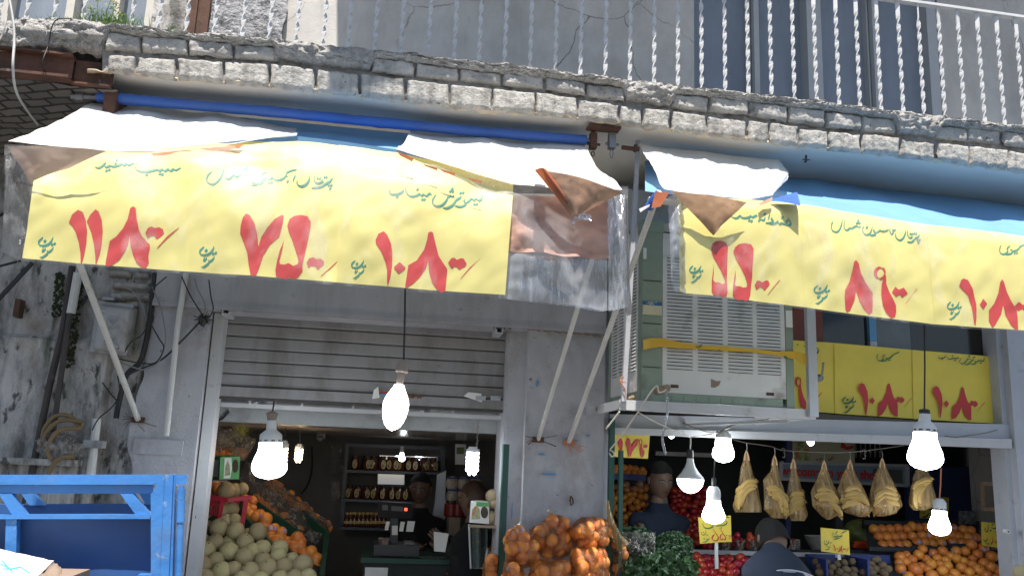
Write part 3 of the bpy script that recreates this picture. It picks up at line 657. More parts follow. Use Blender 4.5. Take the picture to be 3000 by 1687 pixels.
m = MB(); m.box(rx0 - .1, rx1 + 3.2, WALL + .15, BK, zr, zr + .05); m.build('right_shop_ceiling', 'interior_dark', bld, smooth=0)
# ------------------------------------------------------------------ balcony railing
rl = thing('balcony_railing', 'white twisted-bar iron balcony railing standing on the slab edge', 'railing', (0, SLAB + .05, Z(1500, 200, SLAB)))
YR = SLAB + .06
bx0, bx1 = s(157, 58, YR).x, s(2941, 366, YR).x; nb = 40
hr = .64
def base_z(x):
    lo, hi = -300.0, 3300.0
    for _ in range(24):
        md = (lo + hi) / 2
        if s(md, interp(LIPTOP, md), SLAB).x < x: lo = md
        else: hi = md
    return s(lo, interp(LIPTOP, lo), SLAB).z
xs_l = [157 + k * 79.5 for k in range(-3, 10)]     # pixel feet of the bars, left part
foot = [(-90, 0), (-8, 0), (75, 0), (157, 0), (241, 0), (383, 0), (462, 0), (543, 0), (625, 0), (708, 0), (787, 0), (866, 0), (945, 0), (1019, 0), (1096, 0), (1173, 0), (1253, 0), (1329, 0), (1402, 0), (1477, 0), (1552, 0), (1626, 0), (1700, 0), (1773, 0), (1845, 0), (1916, 0), (1986, 0), (2056, 0), (2125, 0), (2193, 0), (2261, 0), (2328, 0), (2393, 0), (2459, 0), (2520, 0), (2582, 0), (2647, 0), (2708, 0), (2769, 0), (2827, 0), (2886, 0), (2944, 0), (3002, 0), (3060, 0), (3118, 0)]
def baluster(px):
    b = s(px, interp(LIPTOP, px) + 4, YR); m = MB()
    wd, th = .021, .007; n = 44; half = .066
    lean = .0
    ph = random.uniform(0, math.pi)
    H = hr + .03
    vs = []; fs = []
    for i in range(n + 1):
        z = H * i / n - .03
        an = ph + (math.pi / half) * min(z, H - .12) if z < H - .12 else ph + (math.pi / half) * (H - .12)
        ca, sa = math.cos(an), math.sin(an)
        for a, c in ((-1, -1), (1, -1), (1, 1), (-1, 1)):
            x, y = a * wd / 2, c * th / 2
            vs.append((b.x + x * ca - y * sa, b.y + x * sa + y * ca, b.z + z))
    for i in range(n):
        for k in range(4): fs.append((i * 4 + k, i * 4 + (k + 1) % 4, (i + 1) * 4 + (k + 1) % 4, (i + 1) * 4 + k))
    m.add(vs, fs); m.build('baluster', 'rail_white', rl, smooth=70)
    return b
fb = [baluster(p[0]) for p in foot]
m = MB(); hp = [Vector((b.x, YR, b.z + hr)) for b in fb]
for p, q in zip(hp, hp[1:]): m.bar(p, q, .035, .014)
m.build('handrail', 'rail_white', rl, smooth=0)
m = MB()
for p, q in zip(fb, fb[1:]): m.bar(p + Vector((0, .02, .004)), q + Vector((0, .02, .004)), .012, .006)
m.build('bottom_rail', 'rail_white', rl, smooth=0)
# weeds and cables on the balcony edge
wd = thing('weed_clump', 'green weeds with small yellow flowers growing on the balcony edge', 'plant', s(310, 72, SLAB + .02))
m = MB(); fl = MB(); rnd = random.Random(3)
def blade(m, b, h, lean, w):
    pts = [b + Vector((lean * (t ** 2) * h, -.02 * t, h * t)) for t in (0, .35, .7, 1)]
    for i in range(3):
        w0, w1 = w * (1 - i / 3.2), w * (1 - (i + 1) / 3.05)
        m.add([pts[i] - Vector((w0, 0, 0)), pts[i] + Vector((w0, 0, 0)), pts[i + 1] + Vector((w1, 0, 0)), pts[i + 1] - Vector((w1, 0, 0))], [(0, 1, 2, 3)])
for k in range(230):
    px = rnd.gauss(330, 45) if k < 170 else rnd.uniform(90, 420)
    b = s(px, interp(LIPTOP, px) + 6, SLAB + rnd.uniform(-.01, .06))
    blade(m, b, (rnd.uniform(.03, .085) if k < 170 else rnd.uniform(.01, .03)), rnd.uniform(-.9, .9), .0022)
for px, h in ((289, .13), (300, .15), (318, .11), (337, .12), (275, .08), (345, .07)):
    b = s(px, interp(LIPTOP, px) + 4, SLAB + .01); top = b + Vector((rnd.uniform(-.03, .03), -.01, h))
    m.tube([b, b.lerp(top, .5) + Vector((rnd.uniform(-.01, .01), 0, 0)), top], .0016, 5)
    for t in range(14):
        c = b.lerp(top, rnd.uniform(.25, 1)) + Vector((rnd.uniform(-.016, .016), rnd.uniform(-.012, .012), 0))
        a = rnd.uniform(0, 6.28); L = rnd.uniform(.006, .013)
        m.add([c, c + Vector((math.cos(a) * L, .003, math.sin(a) * L * .5 + .003)), c + Vector((math.cos(a) * L * 1.7, 0, math.sin(a) * L)), c + Vector((math.cos(a + .6) * L, -.003, math.sin(a + .6) * L * .5))], [(0, 1, 2, 3)])
    for t in range(5): fl.ball(top + Vector((rnd.uniform(-.012, .012), 0, rnd.uniform(-.025, .008))), .0035, 6, 4)
m.build('leaves', 'plant_green', wd, smooth=0); fl.build('flower_heads', 'plant_yellow', wd)
m = MB()
for k in range(60):
    px = rnd.gauss(513, 9); b = s(px, interp(LIPTOP, px) + 3, SLAB + rnd.uniform(0, .04)); blade(m, b, rnd.uniform(.01, .025), rnd.uniform(-1, 1), .003)
tag(m.build('moss_tuft', 'plant_green', smooth=0), 'small low bright green tuft beside the rusty column', 'plant')
def cable(pts, r, mat, name, label, n=6, cat='cable', group=None):
    P = [Vector(p) for p in pts]; out = []
    for i in range(len(P) - 1):
        p0, p1, p2, p3 = P[max(i - 1, 0)], P[i], P[i + 1], P[min(i + 2, len(P) - 1)]
        for t in [k / 6 for k in range(6)]:
            out.append(.5 * ((2 * p1) + (p2 - p0) * t + (2 * p0 - 5 * p1 + 4 * p2 - p3) * t * t + (3 * p1 - p0 - 3 * p2 + p3) * t ** 3))
    out.append(P[-1])
    mm = MB(); mm.tube(out, r, n); return tag(mm.build(name, mat, smooth=60), label, cat, group)
cable([s(24, -20, 3.5), s(38, 60, 3.5), s(42, 120, 3.5), s(38, 200, 3.5), s(48, 270, 3.6), s(80, 325, 3.9), s(122, 380, 4.3)], .005, 'pole_white', 'hanging_cable', 'pale thick cable hanging past the left end of the balcony')
cable([s(210, 55, SLAB - .04), s(170, 57, SLAB - .05), s(152, 80, SLAB - .04), s(142, 130, SLAB - .02), s(125, 200, SLAB - .02), s(178, 245, SLAB + .3)], .0025, 'cable_black', 'thin_cable', 'thin dark cable looped over the broken stones')
cable([s(20, 40, SLAB - .06), s(14, 80, SLAB - .06), s(0, 115, SLAB - .05), s(-30, 150, SLAB - .04)], .004, 'rope_white', 'short_rope', 'short white rope at the far left of the balcony edge')
# ------------------------------------------------------------------ awnings
def wr(x, z, k=1.0):
    """folds of the hanging sheet (metres towards the street are negative)"""
    return (.011 * math.sin(x * 7.3 + 1.1 * z) * nz(x * 1.3, 2.0) + .012 * nz(x * 3.1, z * 1.2, 5) + .006 * nz(x * 9 + z * 5, z * 4, 1.5) + .003 * nz(x * 17 - z * 12, z * 14, 4.5)) * k
class Sheet:
    def __init__(self, bar, bot, top, Yt, shift, lean): self.bar, self.bot, self.top, self.Yt, self.shift, self.lean = bar, bot, top, Yt, shift, lean
    def back(self, x, t):
        """how far the sheet leans back towards the canopy near the front bar"""
        q = max(0.0, (t - .45) / .55); return self.lean * (.75 + .5 * nz(x * .006, 7.7)) * q * q
    def P(self, x, t, off=0.0):
        """x: photo column at the bar, t 0..1 from the lower hem to the front bar, 1..2 over the bar and back up the canopy"""
        yb = interp(self.bar, x)
        if t <= 1:
            sh = interp(self.shift, x); yl = interp(self.bot, x + sh)
            p = s(x + sh * (1 - t), yb + (yl - yb) * (1 - t), VAL + self.back(x, t)); k = 1 - max(0, (t - .8) / .2) * .6
            p.y += wr(p.x, p.z, k) + off; return p
        B = s(x, yb, VAL + self.back(x, 1))
        q = t - 1; T = s(x, interp(self.top, x), self.Yt) + Vector((0, 0, .004))
        P1 = B.lerp(T, .42) + Vector((0, -.012, .014))
        p = B * (1 - q) ** 2 + P1 * 2 * q * (1 - q) + T * q ** 2
        p.y += wr(B.x, B.z, .4) * (1 - q) + off; p.z += -off * q + .005 * nz(p.x * 8, q * 3, 6)
        return p
    def at(self, px, py, off):
        x = px; t = .5
        for _ in range(4):
            sh = interp(self.shift, x); yb, yl = interp(self.bar, x), interp(self.bot, x + sh); t = (yl - py) / (yl - yb); x = px - sh * (1 - t)
        p = s(px, py, VAL + self.back(x, t)); p.y += wr(p.x, p.z, 1 - max(0, (t - .8) / .2) * .6) + off; return p
LS = Sheet([(20, 452), (85, 455), (300, 470), (560, 478), (800, 496), (1000, 518), (1300, 550), (1500, 562), (1835, 568)],
           [(15, 742), (70, 768), (250, 783), (550, 806), (780, 822), (990, 838), (1250, 858), (1480, 874), (1700, 900), (1770, 911), (1840, 898)],
           [(20, 436), (300, 438), (450, 434), (700, 406), (870, 393), (1000, 408), (1160, 432), (1300, 468), (1500, 530), (1835, 560)], 3.27, [(20, -5), (112, -44), (560, -8), (995, -6), (1500, -24), (1700, -5), (1835, 8)], .075)
RS = Sheet([(1950, 577), (1980, 580), (2130, 602), (2350, 628), (2700, 685), (3000, 716), (3300, 752)],
           [(1960, 855), (2000, 868), (2100, 876), (2350, 908), (2728, 958), (3000, 976), (3300, 1010)],
           [(1950, 562), (2130, 585), (2345, 598), (2540, 633), (2737, 664), (3000, 697), (3300, 733)], 3.24, [(1955, 12), (1980, 8), (2350, 4), (2718, 18), (3100, 25)], .035)
def between(tab, x): return interp(tab, x)
def canopy(Yr, xs_, roll, sheet, nx, nv, sag):
    (xa, xb) = xs_
    def fn(u, v):
        x = xa + (xb - xa) * u
        a = s(x, interp(roll, x), Yr); xf = x
        bq = s(xf, interp(sheet.top, xf) + 6, 3.235)
        p = a.lerp(bq, v); p.z -= (sag + .03 * nz(p.x * 2.2, v * 1.5, 2) + .014 * nz(p.x * 7 + v * 5, v * 3, 4)) * math.sin(v * math.pi); return p
    m = MB(); m.grid(fn, nx, nv); return m
aw = thing('awning', 'left awning with a rolled blue tube and white patched tarpaulin over the shutter', 'awning', (s(900, 500, VAL).x, VAL, s(900, 500, VAL).z), 'shop awnings')
ROLL = [(285, 284), (500, 303), (800, 328), (1100, 358), (1400, 386), (1717, 411)]
m = MB(); P = []; R = []
for k in range(60):
    x = 285 + (1717 - 285) * k / 59
    c = s(x, interp(ROLL, x), SLAB + .12); P.append(c + Vector((0, .003 * nz(x * .03, 1), .002 * nz(x * .04, 2)))); R.append(.0245 + .003 * nz(x * .012, 5) + .0018 * nz(x * .06, 8))
m.tube(P, R, 20); m.build('rolled_tube', 'tarp_blue', aw)
m = MB(); m.tube([s(208, 282, SLAB + .12), s(290, 286, SLAB + .12)], .012, 10); m.tube([s(222, 283, SLAB + .12), s(245, 284, SLAB + .12)], .018, 10); m.tube([s(1712, 411, SLAB + .12), s(1745, 414, SLAB + .12)], .010, 10); m.build('axle', 'steel_grey', aw)
CT = [(x, y + 24) for x, y in ROLL]
canopy(SLAB + .34, (300, 1715), CT, LS, 90, 16, .075).build('canopy', 'canopy_blue', aw, smooth=60)
aw2 = thing('awning', 'right awning with a sunlit blue canopy and a brown tarpaulin corner', 'awning', (s(2500, 640, VAL).x, VAL, s(2500, 640, VAL).z), 'shop awnings')
CT2 = [(1870, 430), (2050, 450), (2285, 474), (2600, 519), (3100, 584)]
m = canopy(WALL - .04, (1890, 3250), CT2, RS, 110, 20, .03); m.build('canopy', 'canopy_blue', aw2, smooth=60)
m = MB(); P = [s(x, interp(CT2, x) - 18, WALL - .03) for x in range(1880, 3250, 40)]; m.tube(P, .02, 14); m.build('rolled_tube', 'tarp_blue', aw2)
m = MB(); m.tube([s(1822, 432, SLAB + .12), s(1872, 438, SLAB + .12)], .011, 10); m.tube([s(1858, 434, SLAB + .12), s(1864, 435, SLAB + .12)], .02, 10); m.build('axle', 'rust', aw2)
def ruled(top, bot, Yt, Yb, nu, nv, bump=.012, lift=.012, sc=4.0, sag=.0, round_=False):
    """tarpaulin lying between an upper and a lower line; each line: pixels; Yt, Yb: depth at left and right end"""
    tl = [0]
    def along(line, u):
        n = len(line) - 1; k = min(int(u * n), n - 1); f = u * n - k
        return (line[k][0] + (line[k + 1][0] - line[k][0]) * f, line[k][1] + (line[k + 1][1] - line[k][1]) * f)
    def fn(u, v):
        a = s(*along(top, u), Yt[0] + (Yt[1] - Yt[0]) * u); b = s(*along(bot, u), interp([(k / (len(Yb) - 1), y) for k, y in enumerate(Yb)], u))
        p = a.lerp(b, v); n = fbm(p.x * sc, v * 2.2, 3.3 + top[0][0], 4)
        p += Vector((0, -.5, .86)) * (lift + bump * n * min(1, 6 * v * (1 - v) + .25)) ; p.z -= sag * math.sin(v * math.pi)
        return p
    m = MB(); m.grid(fn, nu, nv); return m
m = ruled([(287, 302), (340, 312), (420, 320), (560, 338), (640, 342), (720, 362), (868, 386)], [(24, 428), (180, 442), (310, 455), (460, 456), (610, 446), (700, 434), (872, 402)], (SLAB + .30, SLAB + .22), (3.06, 3.15, 3.20, 3.215, 3.225, 3.23, 3.24), 90, 40, .018, .016, 5, .02)
m.build('white_tarpaulin', 'tarp_white', aw, smooth=60)
def flap(corners, Ys, nu, nv, bump, mat, name, par, bow=0.0, tipback=0.0, sc=5, both=None):
    """corners tl, tr, br, bl pixels with their depths"""
    c = [s(*q, y) for q, y in zip(corners, Ys)]
    def fn(u, v):
        p = c[0].lerp(c[1], u).lerp(c[3].lerp(c[2], u), v)
        n = fbm(p.x * sc, p.z * sc, 2.0 + corners[0][0] * .01, 4)
        p.y += bump * n - bow * math.sin(u * math.pi) * (1 - v * .3) + tipback * v * v
        return p
    m = MB(); m.grid(fn, nu, nv); return m.build(name, mat, par, smooth=60)
flap([(20, 428), (312, 441), (200, 492), (86, 531)], [3.06, 3.06, 3.072, 3.08], 30, 24, .012, 'tarp_pink', 'corner_flap', aw, .015, .01)
# underside fold seen through the long tear
flap([(440, 449), (715, 424), (700, 437), (450, 456)], [3.195, 3.205, 3.195, 3.185], 30, 3, .004, 'tarp_orange', 'torn_edge', aw)
for q in ([(1160, 441), (1212, 463), (1208, 474), (1172, 456)], [(1235, 479), (1282, 493), (1280, 500), (1246, 487)], [(1287, 495), (1332, 507), (1334, 515), (1300, 505)], [(1370, 521), (1412, 531), (1411, 537), (1382, 529)]):
    c = (q[0][0] - 1160) / 660; flap(q, [3.12 - .11 * c] * 4, 6, 3, .002, 'tarp_orange', 'torn_edge', aw)
m = ruled([(1205, 386), (1300, 398), (1400, 402), (1560, 420), (1706, 430)], [(1160, 450), (1300, 492), (1500, 552), (1620, 562), (1822, 569)], (SLAB + .24, SLAB + .20), (3.23, 3.03), 70, 40, .018, .016, 5, .02)
m.build('white_tarpaulin', 'tarp_white', aw, smooth=60)
flap([(1588, 500), (1822, 566), (1700, 628), (1672, 632)], [3.035, 3.02, 3.035, 3.03], 30, 24, .014, 'tarp_tan', 'corner_flap', aw, .035, .0)
flap([(1566, 499), (1600, 497), (1690, 612), (1672, 632)], [3.045, 3.015, 3.025, 3.035], 12, 20, .008, 'tarp_orange', 'corner_flap', aw, .02, .0)
flap([(1568, 470), (1600, 478), (1600, 500), (1566, 501)], [3.10, 3.09, 3.02, 3.045], 8, 6, .004, 'tarp_white', 'corner_flap', aw)
m = ruled([(1868, 432), (1960, 444), (2050, 452), (2160, 466), (2280, 477), (2306, 512)], [(1960, 565), (2040, 580), (2110, 588), (2180, 594), (2260, 584), (2306, 516)], (SLAB + .20, SLAB + .16), (3.06, 3.36), 60, 40, .028, .014, 5, .03)
m.build('white_tarpaulin', 'tarp_white', aw2, smooth=60)
flap([(1964, 562), (2190, 592), (2110, 664), (2090, 690)], [3.06, 3.06, 3.067, 3.07], 30, 24, .01, 'tarp_tan', 'corner_flap', aw2, .012, .0)
flap([(2252, 586), (2336, 562), (2346, 603), (2300, 592)], [3.16, 3.17, 3.06, 3.08], 14, 10, .004, 'tarp_blue', 'corner_flap', aw2, .0)
flap([(2222, 596), (2262, 578), (2262, 590), (2226, 604)], [3.10, 3.12, 3.1, 3.09], 8, 4, .006, 'tarp_tan', 'corner_flap', aw2)
flap([(1960, 565), (1920, 562), (1908, 610), (1935, 606)], [3.06, 3.12, 3.12, 3.08], 8, 10, .012, 'tarp_orange', 'corner_flap', aw2)
# front bars, arms
m = MB(); m.tube([s(x, interp(LS.bar, x) + 14, VAL + .14) for x in range(60, 1840, 60)], .013, 10); m.build('front_bar', 'pole_white', aw)
m = MB(); m.tube([s(x, interp(RS.bar, x) + 14, VAL + .09) for x in range(1900, 3300, 60)], .013, 10); m.build('front_bar', 'pole_white', aw2)
def arm(p, q, r, mat, par, name='arm'):
    m = MB(); m.tube([p, q], r, 10); return m.build(name, mat, par)
arm(s(120, 470, VAL + .06), s(404, 1228, WALL - .06), .0135, 'pole_white', aw)
arm(s(1795, 560, VAL + .05), s(1577, 1286, WALL - .06), .0115, 'pole_white', aw)
arm(s(1930, 562, VAL + .04), s(1667, 1294, WALL - .06), .0125, 'pole_white', aw2)
m = MB(); m.tube([s(x, y, z) for x, y, z in ((1930, 562, 3.13), (1912, 590, 3.15), (1903, 612, 3.17))], [.012, .02, .014], 10); m.tube([s(1905, 600, 3.16), s(1898, 612, 3.17)], .018, 10); m.build('arm_wrap', 'tarp_blue', aw2)
m = MB(); m.add([s(1905, 598, 3.13), s(1872, 612, 3.12), s(1876, 622, 3.12), s(1902, 606, 3.13)], [(0, 1, 2, 3)]); m.build('tape_tail', 'paper_white', aw2, smooth=0)
for px, py, par in ((1577, 1286, aw), (1667, 1294, aw2), (404, 1228, aw)):
    m = MB(); c = s(px, py, WALL - .05); m.box(c.x - .03, c.x + .03, WALL - .055, WALL - .035, c.z - .016, c.z + .012)
    for k in range(7):
        a = random.uniform(2.6, 6.8); m.tube([c + Vector((0, -.02, 0)), c + Vector((math.cos(a) * .05, -.025, math.sin(a) * .03)), c + Vector((math.cos(a) * .09 + .02, -.015, math.sin(a) * .06))], .0016, 4)
    m.build('arm_foot', 'rust' if px != 1667 else 'twine_orange', par)
# ------------------------------------------------------------------ lettering
def zmap(ox, oy, k): return lambda p: (ox + p[0] / k, oy + p[1] / k)
def fit(fn, sc, at0, to): return lambda p: (lambda q: (to[0] + (q[0] - at0[0]) * sc, to[1] + (q[1] - at0[1]) * sc))(fn(p))
def smooth_line(pts, n=6):
    out = []
    for i in range(len(pts) - 1):
        p0, p1, p2, p3 = [Vector(pts[j]) for j in (max(i - 1, 0), i, i + 1, min(i + 2, len(pts) - 1))]
        for k in range(n):
            t = k / n
            out.append(.5 * ((2 * p1) + (p2 - p0) * t + (2 * p0 - 5 * p1 + 4 * p2 - p3) * t * t + (3 * p1 - p0 - 3 * p2 + p3) * t ** 3))
    return out + [Vector(pts[-1])]
class Ink:
    """collects letter shapes in photo pixels and lays them on a surface"""
    def __init__(self): self.polys = []
    def poly(self, pts, fn): self.polys.append([fn(p) for p in pts]); return self
    def dots(self, pts, r, fn):
        for (x, y) in pts: self.poly([(x - r, y + r * .1), (x - r * .1, y + r), (x + r, y - r * .1), (x + r * .1, y - r)], fn)
        return self
    def stroke(self, pts, w, fn, nib=(.5, .87), mn=.42):
        L = smooth_line(pts); n = len(L); nv = Vector(nib).normalized()
        for i in range(n - 1):
            t = (L[i + 1] - L[i])
            if t.length < 1e-6: continue
            t.normalize(); nn = Vector((-t.y, t.x))
            a = nv if nv.dot(nn) > 0 else -nv
            def side(p, fr):
                taper = min(1, .35 + 4 * fr, .35 + 4 * (1 - fr))
                wd = w * taper * .5
                q = a * wd
                k = abs(q.dot(nn))
                if k < wd * mn: q = q + nn * (wd * mn - k)
                return q
            qa, qb = side(L[i], i / n), side(L[i + 1], (i + 1) / n)
            e = t * w * .04
            self.poly([L[i] + qa - e, L[i + 1] + qb + e, L[i + 1] - qb + e, L[i] - qa - e], fn)
        return self
    def build(self, name, mat, par, surf, seg=.012, th=0.0):
        bm = bmesh.new(); 
        for k, poly in enumerate(self.polys):
            vs = [bm.verts.new((p[0], p[1], k * 1e-3)) for p in poly]
            try: bm.faces.new(vs)
            except ValueError: pass
        bm.normal_update(); bmesh.ops.triangulate(bm, faces=[f for f in bm.faces if len(f.verts) > 4], ngon_method='EAR_CLIP'); bm.normal_update()
        px = seg * 2504 / VAL
        for _ in range(6):
            ed = [e for e in bm.edges if (e.verts[0].co.xy - e.verts[1].co.xy).length > px]
            if not ed: break
            bmesh.ops.subdivide_edges(bm, edges=ed, cuts=1, use_grid_fill=False)
            bmesh.ops.triangulate(bm, faces=[f for f in bm.faces if len(f.verts) > 4])
        bm.verts.index_update(); m = MB()
        m.add([surf(v.co.x, v.co.y) + Vector((0, -v.co.z * .002, 0)) for v in bm.verts], [[v.index for v in f.verts] for f in bm.faces]); bm.free()
        return m.build(name, mat, par, smooth=60)
Z4, Z5, Z6, Z5b, Z7 = zmap(0, 560, 2.576), zmap(1000, 560, 2.576), zmap(2000, 560, 2.576), zmap(1750, 560, 3.963), zmap(2320, 880, 3.788)
D118 = [[(524, 240), (548, 180), (590, 143), (625, 158), (648, 220), (660, 300), (655, 390), (640, 480), (620, 555), (612, 548), (610, 470), (598, 390), (575, 310), (550, 270)],
        [(655, 232), (680, 180), (722, 138), (745, 155), (770, 220), (778, 300), (772, 400), (755, 480), (728, 562), (724, 550), (722, 480), (712, 400), (690, 310), (665, 250)],
        [(985, 130), (1008, 117), (1026, 130), (1035, 210), (1050, 290), (1075, 345), (1132, 405), (1133, 430), (1122, 490), (1125, 545), (1100, 585), (1075, 580), (1030, 540), (1005, 480), (985, 410), (980, 335), (970, 400), (950, 450), (905, 520), (850, 560), (815, 572), (800, 560), (803, 520), (815, 450), (832, 378), (880, 345), (930, 285), (965, 215)],
        [(1100, 318), (1120, 280), (1148, 270), (1168, 280), (1205, 275), (1232, 290), (1240, 320), (1215, 345), (1185, 365), (1165, 338), (1145, 338), (1118, 358)],
        [(1345, 280), (1358, 275), (1270, 355), (1185, 440), (1192, 425), (1262, 345)]]
D75 = [[(1862, 175), (1890, 190), (1925, 250), (1945, 330), (1953, 425), (1975, 350), (2020, 280), (2075, 215), (2130, 180), (2143, 190), (2135, 250), (2110, 350), (2040, 410), (1990, 490), (1960, 580), (1940, 635), (1915, 650), (1895, 635), (1880, 560), (1870, 470), (1845, 400), (1816, 325), (1820, 270), (1838, 205)],
       [(2170, 265), (2185, 215), (2220, 190), (2270, 180), (2320, 190), (2345, 230), (2345, 270), (2330, 350), (2305, 470), (2285, 560), (2285, 610), (2255, 650), (2225, 672), (2185, 655), (2165, 668), (2120, 660), (2085, 645), (2080, 600), (2095, 520), (2115, 450), (2145, 375), (2130, 460), (2110, 535), (2115, 555), (2150, 560), (2180, 548), (2215, 570), (2250, 555), (2255, 530), (2235, 460), (2205, 370), (2180, 310)],
       [(2315, 545), (2335, 510), (2365, 502), (2388, 515), (2420, 510), (2445, 530), (2445, 555), (2400, 595), (2380, 570), (2350, 568), (2330, 585)],
       [(2560, 515), (2568, 512), (2490, 590), (2420, 650), (2426, 638), (2485, 585)]]
D108 = [[(258, 375), (280, 325), (320, 305), (345, 330), (375, 400), (385, 470), (383, 560), (370, 650), (350, 718), (345, 690), (345, 600), (330, 530), (300, 460), (262, 405)],
        [(440, 537), (485, 580), (475, 598), (432, 627), (400, 590), (398, 575)],
        [(655, 315), (675, 303), (692, 315), (712, 400), (735, 490), (800, 590), (798, 620), (790, 700), (785, 755), (755, 765), (720, 740), (685, 690), (662, 610), (655, 525), (640, 580), (600, 640), (545, 695), (485, 735), (482, 715), (492, 650), (505, 560), (570, 520), (625, 440), (648, 365)],
        [(805, 540), (830, 507), (852, 503), (872, 520), (900, 507), (922, 510), (945, 548), (940, 565), (890, 595), (868, 570), (852, 570), (835, 587)],
        [(1045, 510), (1050, 503), (975, 580), (898, 665), (902, 655), (965, 580)]]
D55 = [[(1312, 670), (1325, 620), (1370, 585), (1440, 577), (1490, 600), (1515, 650), (1510, 780), (1505, 900), (1500, 1020), (1505, 1170), (1495, 1215), (1455, 1240), (1415, 1215), (1385, 1225), (1340, 1205), (1318, 1170), (1320, 1050), (1335, 930), (1342, 845), (1345, 950), (1338, 1035), (1355, 1060), (1405, 1060), (1440, 1080), (1470, 1075), (1478, 1045), (1455, 980), (1410, 890), (1350, 790), (1320, 720)],
       [(1578, 700), (1600, 650), (1650, 612), (1715, 605), (1780, 620), (1810, 670), (1808, 760), (1795, 900), (1795, 990), (1785, 1080), (1775, 1200), (1755, 1260), (1715, 1280), (1670, 1255), (1640, 1270), (1590, 1250), (1565, 1215), (1570, 1100), (1585, 1010), (1605, 910), (1605, 1000), (1590, 1085), (1605, 1105), (1655, 1105), (1690, 1122), (1730, 1115), (1738, 1080), (1715, 1000), (1660, 880), (1610, 790)],
       [(1825, 1090), (1850, 1040), (1880, 1040), (1910, 1060), (1960, 1035), (1985, 1045), (1998, 1085), (1940, 1155), (1915, 1125), (1890, 1110), (1848, 1145)],
       [(2105, 1035), (2115, 1035), (2060, 1100), (1978, 1205), (1975, 1200), (2050, 1100)]]
D89 = [[(1290, 535), (1305, 520), (1325, 545), (1345, 620), (1375, 680), (1432, 770), (1432, 840), (1430, 915), (1405, 932), (1370, 895), (1335, 830), (1312, 750), (1300, 820), (1265, 900), (1240, 915), (1228, 890), (1222, 800), (1228, 745), (1265, 680), (1282, 600)],
       [(1500, 700), (1522, 630), (1532, 640), (1535, 700), (1560, 770), (1605, 860), (1607, 910), (1598, 950), (1570, 960), (1530, 920), (1505, 860), (1495, 780)],
       [(1575, 765), (1600, 722), (1625, 745), (1660, 730), (1690, 775), (1650, 805), (1632, 780), (1605, 800)],
       [(1755, 740), (1762, 737), (1720, 790), (1672, 858), (1680, 842)]]
D108R = [[(2080, 715), (2095, 672), (2115, 660), (2150, 672), (2185, 740), (2210, 850), (2212, 960), (2205, 1020), (2195, 1000), (2175, 870), (2150, 790), (2085, 725)], [(2262, 813), (2290, 850), (2262, 893), (2235, 858)],
         [(2390, 690), (2405, 665), (2420, 690), (2440, 760), (2470, 830), (2515, 900), (2520, 960), (2522, 1040), (2505, 1050), (2465, 1010), (2430, 940), (2412, 860), (2395, 930), (2350, 1010), (2328, 1033), (2305, 980), (2305, 900), (2345, 850), (2378, 770)], [(2495, 870), (2530, 835), (2560, 860), (2590, 845), (2620, 880), (2580, 910), (2555, 890), (2525, 905)], [(2700, 845), (2706, 842), (2620, 955), (2625, 940)]]
D108T = [[(735, 985), (750, 930), (775, 915), (805, 930), (840, 1010), (848, 1090), (840, 1190), (825, 1275), (815, 1260), (808, 1150), (785, 1070), (740, 1000)], [(893, 1072), (922, 1110), (895, 1153), (862, 1112)],
         [(1060, 935), (1075, 917), (1090, 930), (1110, 1010), (1130, 1070), (1175, 1140), (1175, 1285), (1150, 1285), (1110, 1250), (1080, 1190), (1070, 1130), (1040, 1210), (1000, 1265), (955, 1285), (955, 1210), (962, 1140), (1010, 1100), (1045, 1020)],
         [(1155, 1105), (1175, 1065), (1200, 1075), (1225, 1068), (1250, 1095), (1245, 1120), (1215, 1140), (1195, 1115), (1170, 1130)], [(1325, 1080), (1333, 1080), (1290, 1135), (1240, 1195), (1245, 1185)]]
def ring(cx, cy, rx, ry): return [(cx + rx * math.cos(a * .5236), cy + ry * math.sin(a * .5236)) for a in range(13)]
def toman(ink, to, sc=1.0):
    f = fit(zmap(90, 670, 12.075), sc, (136, 725), to)
    ink.stroke([(810, 310), (770, 420), (700, 520), (600, 590), (450, 620), (340, 590), (300, 530), (330, 440), (450, 320)], 85, f)
    ink.dots([(525, 450)], 65, f).dots([(780, 575), (870, 540)], 55, f)
    ink.stroke([(480, 690), (450, 780), (435, 825), (500, 790), (560, 705)], 60, f)
    ink.stroke([(830, 650), (790, 740), (720, 810), (660, 840), (620, 810), (640, 870), (590, 930), (500, 1000), (430, 1040), (360, 1025)], 70, f)
def t_apple(ink, f):
    ink.stroke([(2320, 365), (2250, 400), (2190, 420), (2130, 400), (2060, 445), (2000, 400), (1920, 445), (1860, 400), (1790, 430), (1700, 410), (1600, 435), (1450, 455), (1320, 450), (1220, 420), (1180, 370), (1185, 310), (1215, 235)], 62, f)
    ink.dots([(1455, 525)], 48, f).dots([(1790, 510), (1855, 525)], 44, f)
    ink.stroke([(1145, 230), (1060, 275), (1000, 290), (950, 260), (890, 300), (830, 265), (760, 300), (680, 325), (600, 330), (540, 310), (470, 340), (420, 340), (392, 290), (430, 230)], 56, f)
    ink.stroke([(690, 310), (660, 270), (690, 240), (710, 280)], 40, f)
    ink.stroke([(440, 230), (380, 290), (310, 345), (240, 365), (165, 345)], 50, f).dots([(710, 160)], 42, f).dots([(450, 435), (525, 412)], 42, f)
